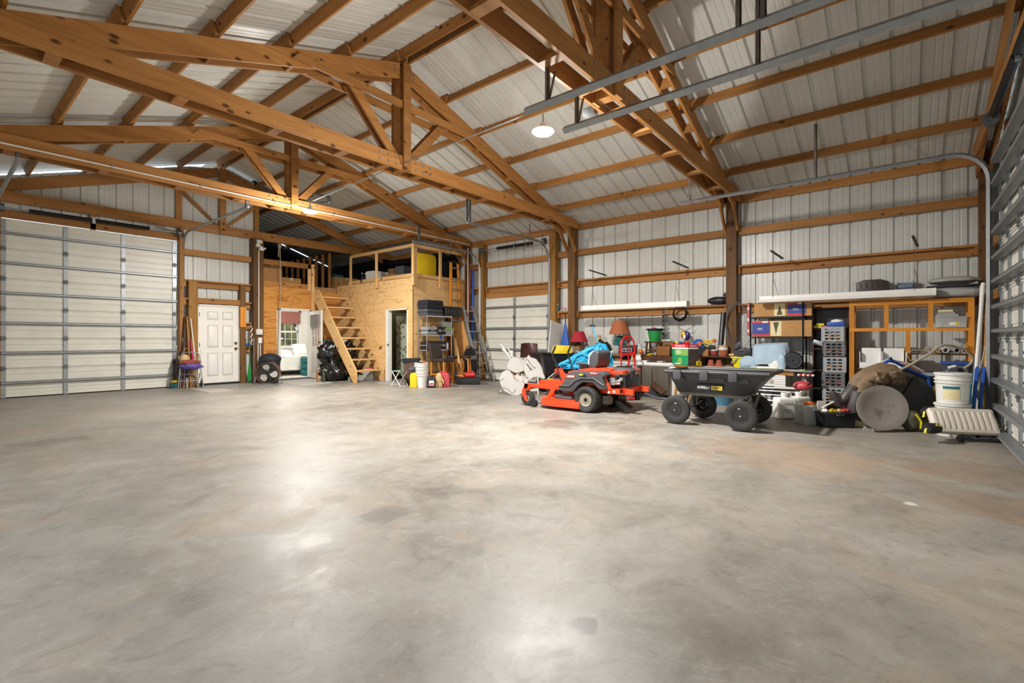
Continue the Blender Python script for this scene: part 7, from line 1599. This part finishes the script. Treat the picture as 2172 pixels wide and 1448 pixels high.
t = thing('radio', 'grey silver stereo unit behind the blue frame', 'radio', tuple(at(1963, 9.5, .55)), RW); MB().box(-.18, .18, -.12, .12, 0, .20).build('radio_body', M['black_plastic'], t, bevel=.012); MB().box(-.17, .17, -.126, -.118, .14, .19).build('front_panel', M['silver'], t)
carton('storage_box', 'brown carton under the stereo unit', 'box', tuple(at(1963, 9.5, 0)), (.44, .3, .55), RW, 'card_d')
# on top of the girt and shelf
t = thing('planter_box', 'dark arched planter standing on the girt above the tube light', 'planter', tuple(at(1850, 10.68, 1.957)), RW); MB().prism([(-.22, 0), (.22, 0), (.235, .28), (.12, .325), (-.12, .325), (-.235, .28)], -.08, .08).build('planter_body', M['leather'], t, bevel=.006)
for k in range(5): MB().bar((-.15+.075*k, -.084, .18), (-.15+.075*k+.01*(k-2), -.084, .28), .008, .012).build('planter_rib', M['black_plastic'], t)
t = thing('drawer_tray', 'small blue-grey tray on the girt right of the dark planter', 'tray', tuple(at(1922, 10.68, 1.957)), RW); MB().box(-.12, .10, -.08, .08, 0, .15).box(-.12, .10, .07, .08, .14, .25).box(-.12, -.11, -.08, .08, .14, .25).box(.09, .10, -.08, .08, .14, .27).box(-.12, .10, -.08, -.07, .14, .21).build('tray_body', M['steel_blue2'] if 'steel_blue2' in M else plain('slate_blue_plastic', '#6f7f92', .5, 0, .06), t, smooth=False)
for k, (z, d, mt, lab) in enumerate(((1.872, (.74, .42, .18), 'clear', 'lower plastic-wrapped bundle on top of the orange shelf unit'), (2.045, (.64, .38, .05), 'char', 'thin grey bag between the bundles on the orange shelf unit'), (2.095, (.58, .36, .12), 'mat_grey', 'upper grey zipped bag on top of the orange shelf unit'))):
    t = thing('storage_bag', lab, 'bag', tuple(at(2022, 10.30, z)), RW); MB().blob((0, 0, d[2]/2), (d[0]*.54, d[1]*.54, d[2]*.56), .10, 3, k+2, 30, 16).build('bag_body', M[mt], t)
    if k == 2: MB().tube([(-d[0]*.5, -d[1]*.3, .03), (0, -d[1]*.55, .03), (d[0]*.5, -d[1]*.3, .03)], .008, 6).build('zip', M['black_plastic'], t)
    if k == 0: MB().box(-.24, .24, -.16, .16, .02, .14).build('wrapped_cloth', M['mat_grey'], t, bevel=.04, seg=3)
# ------------------------------------------------------------------ heap at the right corner
def F_(u, v): return Vector(P2(u, v, Z=0))
M['cover_grey'] = plain('charcoal_cover', '#4b4947', 0.6, 0, .08, 6)
M['dish'] = plain('grey_dish_paint', '#8f8680', 0.5, 0, .06, 3)
def stainmat():
    k = NT('stained_dish'); v = k.coord((1, 1, 1), False); n = k.noise(v, 9, 4, .65); l = k.t.nodes.new('ShaderNodeVectorMath'); l.operation = 'LENGTH'; k.l(v, l.inputs[0])
    g = k.math('SUBTRACT', n, k.math('MULTIPLY', l.outputs['Value'], .9)); k.l(k.ramp(g, [(.42, hx('#8f8680')), (.58, hx('#6d645e'))]).outputs[0], k.b.inputs['Base Color']); k.b.inputs['Roughness'].default_value = .5; return k.m
M['dish'] = stainmat()
c = F_(1888, 917); t = thing('satellite_dish', 'grey oval satellite dish leaning at the front of the heap', 'dish', tuple(c+Vector((.10, .10, .30))), 0, rot=(R(-22), 0, FACE)); 
DM = Matrix.Rotation(R(-24), 4, 'Y')
MB().lathe([(0, .02), (.12, .012), (.25, -.012), (.335, -.04), (.345, -.038), (.345, -.028), (.335, -.022), (.25, .01), (.12, .03), (0, .04)], 40, (0, 0, 0), 'y', 1, 1).xf(DM @ Matrix.Diagonal((1.06, 1, .86, 1))).build('dish_bowl', M['dish'], t); MB().cyl((-.10, .04, -.22), (-.13, .08, -.30), .02, n=8).bar((0, .05, 0), (0, .2, -.2), .04, .04).build('dish_mount', M['galv'], t)
p = on(1922, 838, D=7.02); t = thing('round_cover', 'large dark round cover standing behind the satellite dish', 'cover', tuple(p), 0, rot=(R(-14), 0, FACE)); MB().lathe([(0, -.03), (.34, -.03), (.385, -.015), (.395, .01), (.38, .03), (0, .03)], 44, (0, 0, 0), 'y').build('cover_disc', M['cover_grey'], t); MB().torus((0, 0, 0), .39, .012, 'y', 44, 6).build('rim', M['olive_cloth'], t); MB().bar((-.26, -.035, -.22), (.16, -.035, .30), .03, .008).build('strap', M['black_plastic'], t)
def path(us, D): return [Vector(on(u, v, D=D)) for u, v in us]
pp = path([(1822, 800), (1888, 762)], 7.1); c0 = pp[0]; t = thing('folding_stand', 'blue tubular folding frame with an apex knob behind the dish', 'frame', tuple(c0)); t.location.z = 0; c0 = Vector((c0.x, c0.y, 0))
for seg in ([(1818, 802), (1888, 763)], [(1890, 763), (1930, 784), (1966, 800)], [(1968, 798), (1974, 830), (1976, 862)], [(1976, 862), (1974, 905)]): MB().tube([q-c0 for q in path(seg, 7.05)], .022, 8).build('frame_tube', M['blue'], t)
MB().tube([q-c0 for q in path([(1818, 802), (1814, 902)], 7.05)], .018, 8).build('frame_tube', M['blue'], t); MB().sphere(tuple(path([(1889, 760)], 7.05)[0]-c0), .022).build('knob', M['black_plastic'], t)
t = thing('hose_hoop', 'white and orange flat hoop curving over the blue frame', 'hoop', tuple(c0)); MB().tube([q-c0 for q in path([(1822, 798), (1850, 776), (1885, 762), (1925, 770), (1960, 788), (1982, 820), (1988, 850), (1978, 880), (1968, 906)], 7.16)], .016, 8).build('hoop_strip', M['paper'], t); MB().tube([q-c0 for q in path([(1826, 800), (1856, 779), (1886, 766), (1924, 775), (1956, 793), (1974, 822)], 7.13)], .012, 8).build('hoop_strip', M['orange'], t)
pp = path([(1904, 787), (1930, 774), (1958, 758), (1975, 748), (1988, 737), (2002, 731), (2022, 733), (2044, 741), (2058, 752), (2064, 762), (2058, 772), (2040, 784)], 6.9); t = thing('hose', 'long beige hose arching over the heap at the right', 'hose', tuple(pp[-1])); MB().tube([q-pp[-1] for q in pp], .016, 10).build('hose_run', M['rope'], t); MB().cyl((0, 0, 0), tuple(path([(2034, 785)], 6.9)[0]-pp[-1]), .03, n=10).build('hose_end', M['black_plastic'], t)
# waders
c = F_(1822, 900); t = thing('waders', 'tan chest waders with dark rubber boots draped over the heap', 'waders', (c.x, c.y, 0))
M['wader'] = plain('tan_wader_cloth', '#7d6850', 0.75, 0, .2, 7, bump=1.0); M['boot'] = plain('grey_rubber_boot', '#46413f', 0.45, 0, .08, 6)
Pq = lambda us, D: [q-Vector((c.x, c.y, 0)) for q in path(us, D)]
MB().tube(Pq([(1806, 826), (1818, 812), (1845, 798), (1872, 790), (1895, 790)], 6.98), [.075, .11, .14, .15, .12], 16).build('wader_leg', M['wader'], t); MB().tube(Pq([(1822, 836), (1832, 820), (1858, 802), (1890, 795), (1912, 798)], 6.86), [.095, .10, .11, .12, .08], 16).build('wader_leg', M['wader'], t)
for k, (u_, v_, D_, rd) in enumerate(((1892, 797, 6.84, (.17, .12, .10)), (1862, 803, 6.78, (.16, .10, .10)), (1905, 806, 6.86, (.10, .08, .07)))):
    q_ = Pq([(u_, v_)], D_)[0]; MB().blob(tuple(q_), rd, .35, 2.4, k+3, 34, 22, ridge=.5).build('cloth_fold', M['wader'], t, ang=70)
MB().tube(Pq([(1812, 822), (1800, 836), (1789, 848), (1778, 852), (1768, 840), (1764, 832)], 6.9), [.085, .085, .082, .075, .06, .045], 16).build('rubber_boot', M['boot'], t); MB().tube(Pq([(1822, 832), (1817, 850), (1811, 868), (1812, 880), (1828, 887), (1842, 890)], 6.80), [.10, .098, .088, .082, .06, .04], 16).build('rubber_boot', M['boot'], t)
# floor items left of the dish
c = F_(1779, 907); t = thing('parts_tray', 'black open tray of odds and ends before the waders', 'tray', (c.x+.08, c.y+.06, 0), FACE); MB().prism([(-.20, 0), (.20, 0), (.22, .20), (-.22, .20)], -.13, .13).build('tray_body', M['black_plastic'], t, bevel=.01); MB().box(-.23, .23, -.145, .145, .19, .21).build('rim', M['black_plastic'], t, bevel=.006); MB().box(-.07, .05, -.155, -.14, .17, .195).build('grip', M['char'], t, bevel=.004)
for k, (dx, mt) in enumerate(((-.14, 'paper'), (-.02, 'yellow'), (.06, 'tan'), (.12, 'red'), (.16, 'red_dull'))): MB().blob((dx, .0, .22), (.05, .05, .03), .4, 3, k, 14, 10).build('odd_piece', M[mt], t)
carton('cardboard_flap', 'white torn box flap sticking out of the black tray', 'cardboard', (c.x-.02, c.y+.20, .24), (.16, .01, .12), FACE+.3, 'paper', .001)
pole('white_tube', 'white tube lying across the black tray', 'tube', on(1745, 864, D=6.7), on(1768, 852, D=6.8), .014, 'paper')
carton('storage_box', 'beige flat box under the satellite dish', 'box', tuple(F_(1820, 906)+Vector((.12, .10, 0))), (.34, .22, .12), FACE, 'print_cream'); MB().prism([(-.05, 0), (.06, 0), (-.03, .05)], -.002, .002).build('paper_scrap', M['paper'], loc=tuple(F_(1838, 911)), rot=(0,0,FACE), label='white paper scrap on the floor left of the dish', cat='paper', smooth=False)
c = F_(1723, 901); t = thing('storage_bin', 'clear tall bin with an orange top item beside the white jugs', 'bin', (c.x+.06, c.y+.06, 0), FACE); MB().prism([(-.12, 0), (.12, 0), (.145, .27), (-.145, .27)], -.12, .12).build('bin_body', M['clear'], t, bevel=.012); MB().box(-.155, .155, -.145, .145, .26, .285).build('lid', M['clear'], t, bevel=.008); MB().blob((0, 0, .12), (.10, .09, .11), .3, 2.5, 3).build('contents', M['wader'], t); MB().blob((.03, 0, .30), (.09, .06, .025), .3, 3, 2).build('orange_item', M['orange'], t)
def bigjug(lab, u, v, rz, label_text):
    c = F_(u, v); t = thing('water_jug', lab, 'jug', (c.x+.05, c.y+.05, 0), FACE+rz); MB().box(-.15, .15, -.10, .10, 0, .33).build('jug_body', M['white_plastic'], t, bevel=.045, seg=4); MB().lathe([(.05, .32), (.045, .36), (.055, .362), (.055, .40), (.0, .402)], 16).build('cap', M['white_plastic'], t); MB().tube([(.05, 0, .33), (.10, 0, .38), (.04, 0, .40)], .015, 8).build('handle', M['white_plastic'], t)
    if label_text:
        MB().box(-.08, .065, -.1015, -.0995, .215, .265).build('paper_label', M['mat_grey'], t, smooth=False); MB().box(-.072, .057, -.1025, -.1005, .221, .259).build('label_field', M['paper'], t, smooth=False); text('label_lettering', 'LIQUID', .026, t, (-.008, -.104, .240), (PI/2, 0, 0), M['text_dark']) if False else None
        for k in range(5): MB().box(-.06+.024*k, -.042+.024*k, -.1035, -.1020, .232, .248).build('text_line', M['text_dark'], t, smooth=False)
        MB().box(-.08, .065, -.1015, -.0995, .03, .12).build('paper_label', M['mat_grey'], t, smooth=False); MB().box(-.074, .059, -.1025, -.1005, .036, .11).build('label_field', M['paper'], t, smooth=False); MB().box(-.07, .06, -.102, -.0995, .145, .150).build('text_line', M['text_dark'], t, smooth=False)
bigjug('white square jug with printed labels right of the dump cart', 1671, 889, 0, True); bigjug('white square jug behind the clear bin', 1701, 886, .3, False)
# buckets, boat seat, flippers
c = at(2020, 8.35, 0); bucket('lower white bucket under the labelled bucket by the boat seat', tuple(c), .155, .172, .405, 'white_plastic', FACE, handle=False, lid='white_plastic', rims=(.33,), group='white buckets by the boat seat')
t = bucket('labelled white bucket with a wire handle on the lower bucket', (c.x, c.y, .413), .155, .172, .385, 'white_plastic', FACE, handle=False, lid='white_plastic', rims=(.31, .27), group='white buckets by the boat seat')
MB().lathe([(.1625, .05), (.1665, .20)], 40).build('x', M['print_cream'], t) if False else None
def wrap(a0, a1, z0, z1, mt, off=.0022):
    g = MB().grid(lambda u, v: ((.155+.017*((z0+(z1-z0)*v)/.385)+off)*math.cos(a0+(a1-a0)*u), (.155+.017*((z0+(z1-z0)*v)/.385)+off)*math.sin(a0+(a1-a0)*u), z0+(z1-z0)*v), 12, 1); g.build('paper_label', M[mt], t)
wrap(-PI*.92, -PI*.60, .06, .19, 'print_cream'); wrap(-PI*.92, -PI*.60, .19, .225, 'tealp'); wrap(-PI*.58, -PI*.32, .06, .20, 'paper')
MB().tube([(-.17, -.03, .36), (-.13, -.10, .45), (-.06, -.12, .49), (.02, -.14, .46), (.08, -.17, .36), (.10, -.175, .31)], .0045, 6).build('wire_handle', M['galv'], t); MB().cyl((-.14, -.10, .465), (-.07, -.12, .485), .014, n=8).build('grip', M['paper'], t)
M['vinyl'] = plain('cream_vinyl', '#d6ccbd', 0.45, 0, .04, 6)
c = Vector(on(2042, 893, D=5.85)); t = thing('boat_seat', 'cream ribbed vinyl boat seat on its bracket by the front door', 'seat', (c.x, c.y, 0), FACE-.25)
ST = Matrix.Translation((0, 0, .235)) @ Matrix.Rotation(R(62), 4, 'X')
MB().box(-.335, .335, -.16, .16, -.05, .032).xf(ST).build('seat_base', M['vinyl'], t, bevel=.035, seg=3)
for k in range(11):
    x = -.29+.058*k; MB().blob((x, 0, .025), (.036, .140, .018), 0, 1, 0, 12, 10).xf(ST).build('seat_rib', M['vinyl'], t)
MB().bar((-.06, .05, .15), (.14, .0, .02), .05, .03).bar((.14, .05, .15), (-.05, .0, .02), .05, .03).bar((-.05, -.08, .012), (.14, .0, .012), .06, .02).cyl((.14, .02, .10), (.30, -.06, .03), .012, n=8).build('swivel_bracket', M['galv_d'], t); MB().cyl((-.1, -.12, .02), (-.02, -.06, .02), .02, n=8).build('lever_knob', M['black_plastic'], t)
M['fin_yellow'] = plain('bright_fin_yellow', '#dcd014', .4, 0, .05)
for k, (u, v, D, lab) in enumerate(((1972, 872, 6.1, 'upper black and yellow swim fin between dish and boat seat'), (1976, 908, 5.75, 'lower black and yellow swim fin between dish and boat seat'))):
    c = Vector(on(u, v, D=D)); t = thing('swim_fin', lab, 'fin', (c.x, c.y, c.z), FACE+.3); MB().lathe([(.055, -.09), (.085, -.03), (.08, .06), (.04, .13), (0, .15)], 16, (0, 0, 0), 'x', 1, .75).build('foot_pocket', M['rubber'], t)
    MB().prism([(-.04, -.03), (-.08, -.06), (-.12, -.07+.02*k), (-.10, .0), (-.05, .03)], -.01, .01).build('fin_blade', M['fin_yellow'], t); MB().bar((-.02, -.06, .05), (.07, -.065, .03), .01, .02).build('fin_stripe', M['fin_yellow'], t)
t = thing('fin_bag', 'olive mesh bag with yellow trim on the floor behind the fins', 'bag', tuple(F_(1950, 918)+Vector((.12, .08, 0))), FACE); MB().blob((0, 0, .13), (.12, .10, .14), .2, 2, 5, flat=0).build('bag_body', M['olive_cloth'], t); MB().tube([(-.02, -.10, .24), (.04, -.11, .14), (.03, -.11, .06), (.14, -.13, .01)], .014, 6).build('yellow_trim', M['fin_yellow'], t)
# things standing in the corner beside the front door
for k, (a, b, r, mt, lab) in enumerate((((2060, 868, 8.75), (2086, 600, 9.3), .022, 'paper', 'left white PVC pipe leaning in the corner by the front door'), ((2070, 868, 8.85), (2094, 605, 9.45), .022, 'grey_white', 'right white PVC pipe leaning in the corner by the front door'), ((2084, 880, 8.72), (2096, 640, 8.9), .016, 'timber', 'tan pole leaning in the corner by the front door'), ((2090, 890, 8.72), (2097, 700, 8.8), .014, 'yellow', 'thin yellow pole leaning nearest the front door'), ((2050, 872, 8.60), (2090, 735, 8.8), .008, 'mat_grey', 'thin grey rod leaning across the blue boards'))):
    A = on(a[0], a[1], D=a[2]*.775+0) if False else on(a[0], HY, X=a[2]); B = on(b[0], b[1], X=b[2]); pole('pvc_pipe' if k < 2 else 'wooden_pole', lab, 'pipe' if k < 2 else 'pole', (A.x, max(A.y, -.80), 0), (B.x, max(B.y, -.86), B.z), r, mt)
for u, lab in ((2072, 'left blue foam board leaning in the corner by the front door'), (2086, 'right blue foam board leaning in the corner by the front door')):
    A = on(u-12, HY, X=8.45); B = on(u+0, 780, X=8.75); lean('foam_board', lab, 'board', (A.x, A.y, 0), (B.x, B.y, B.z), .03, .13, 'blue', along=False)
carton('teal_bin', 'dark teal bin behind the white bucket', 'bin', tuple(at(2050, 9.2, 0)), (.16, .2, .75), RW, 'tealp', .012)
pole('broom_handle', 'dark pole leaning beside the teal bin', 'pole', tuple(at(2062, 8.4, 0)), tuple(Vector(on(2068, 760, X=9.4))), .02, 'char')

# ------------------------------------------------------------------ small things under the roof
t = thing('electrical_conduit', 'thin grey conduit running under the roof between the two lamps', 'conduit', (5.0, 3.4, 4.20)); MB().tube([(0, 0, 0), (0, .6, -.02), (.02, 3, -.06), (.05, 6.1, -.14)], .010, 6).build('pipe', M['alu'], t)
t = thing('electrical_conduit', 'thin white pipe along the face of the third truss', 'conduit', (.4, 10.27, 4.12)); MB().tube([(-.8, 0, 0), (3, 0, -.01), (6, 0, 0), (10.15, 0, -.02)], .014, 6).build('pipe', M['white_plastic'], t)
for x in (1.6, 2.9, 4.3, 5.6, 7.2, 8.8): MB().box(x-.006, x+.006, -.018, .02, -.03, .03).build('pipe_clip', M['galv'], t)
t = thing('junction_box', 'grey outlet box hanging on the nearest truss above the lamp', 'outlet box', (5.30, 3.0, 4.12)); MB().cbox((0, .05, -.03), (.10, .16, .10)).build('box_body', M['galv_d'], t, bevel=.008); MB().bar((0, -.1, .02), (.35, -.1, .03), .05, .03).bar((0, -.1, .02), (0, .05, .0), .03, .02).build('mount_strap', M['galv'], t)
t = thing('junction_box', 'grey bracket with a small camera above the farther lamp', 'outlet box', (5.28, 9.55, 4.15)); MB().bar((-.15, .0, .10), (.22, 0, .13), .05, .04).cbox((.22, 0, .06), (.06, .08, .12)).cyl((.2, 0, .0), (.0, 0, -.05), .02, n=8).build('box_body', M['galv_d'], t, bevel=.006)

# ------------------------------------------------------------------ lamps
M['lens'] = plain('lamp_lens', '#fff6e8', 0.5, 0, 0, emit=25)
def led(loc, label, q=1.0):
    t = thing('ceiling_lamp', label, 'lamp', loc)
    MB().lathe([(.140, .004), (.142, .02), (.12, .03), (.06, .045), (.03, .12), (.0, .12)], 24).build('housing', M['white_paint'], t)
    MB().lathe([(.0, -.035), (.07, -.032), (.12, -.020), (.146, .002), (.14, .006)], 24).build('lens', M['lens'], t)
    MB().cyl((0,0,.12), (0,0,.24), .008, n=6).build('stem', M['galv'], t)
    a = lamp('lamp_light', 'AREA', (0,0,-.05), LAMP_P*.66*q, WARM, .28); a.parent = t
    b = lamp('lamp_glow', 'POINT', (0,0,-.13), LAMP_P*.34*q, WARM, .08); b.parent = t
    return t
led(LAMPS[0], 'round white ceiling lamp shining below the garage door tracks, nearer of the two')
led(LAMPS[1], 'round white ceiling lamp shining below the third truss, farther of the two', .74)
for i, p in enumerate(LAMPS_OUT): led(p, 'round white ceiling lamp out of frame ' + ('near the front wall' if i == 0 else 'near the left wall'))
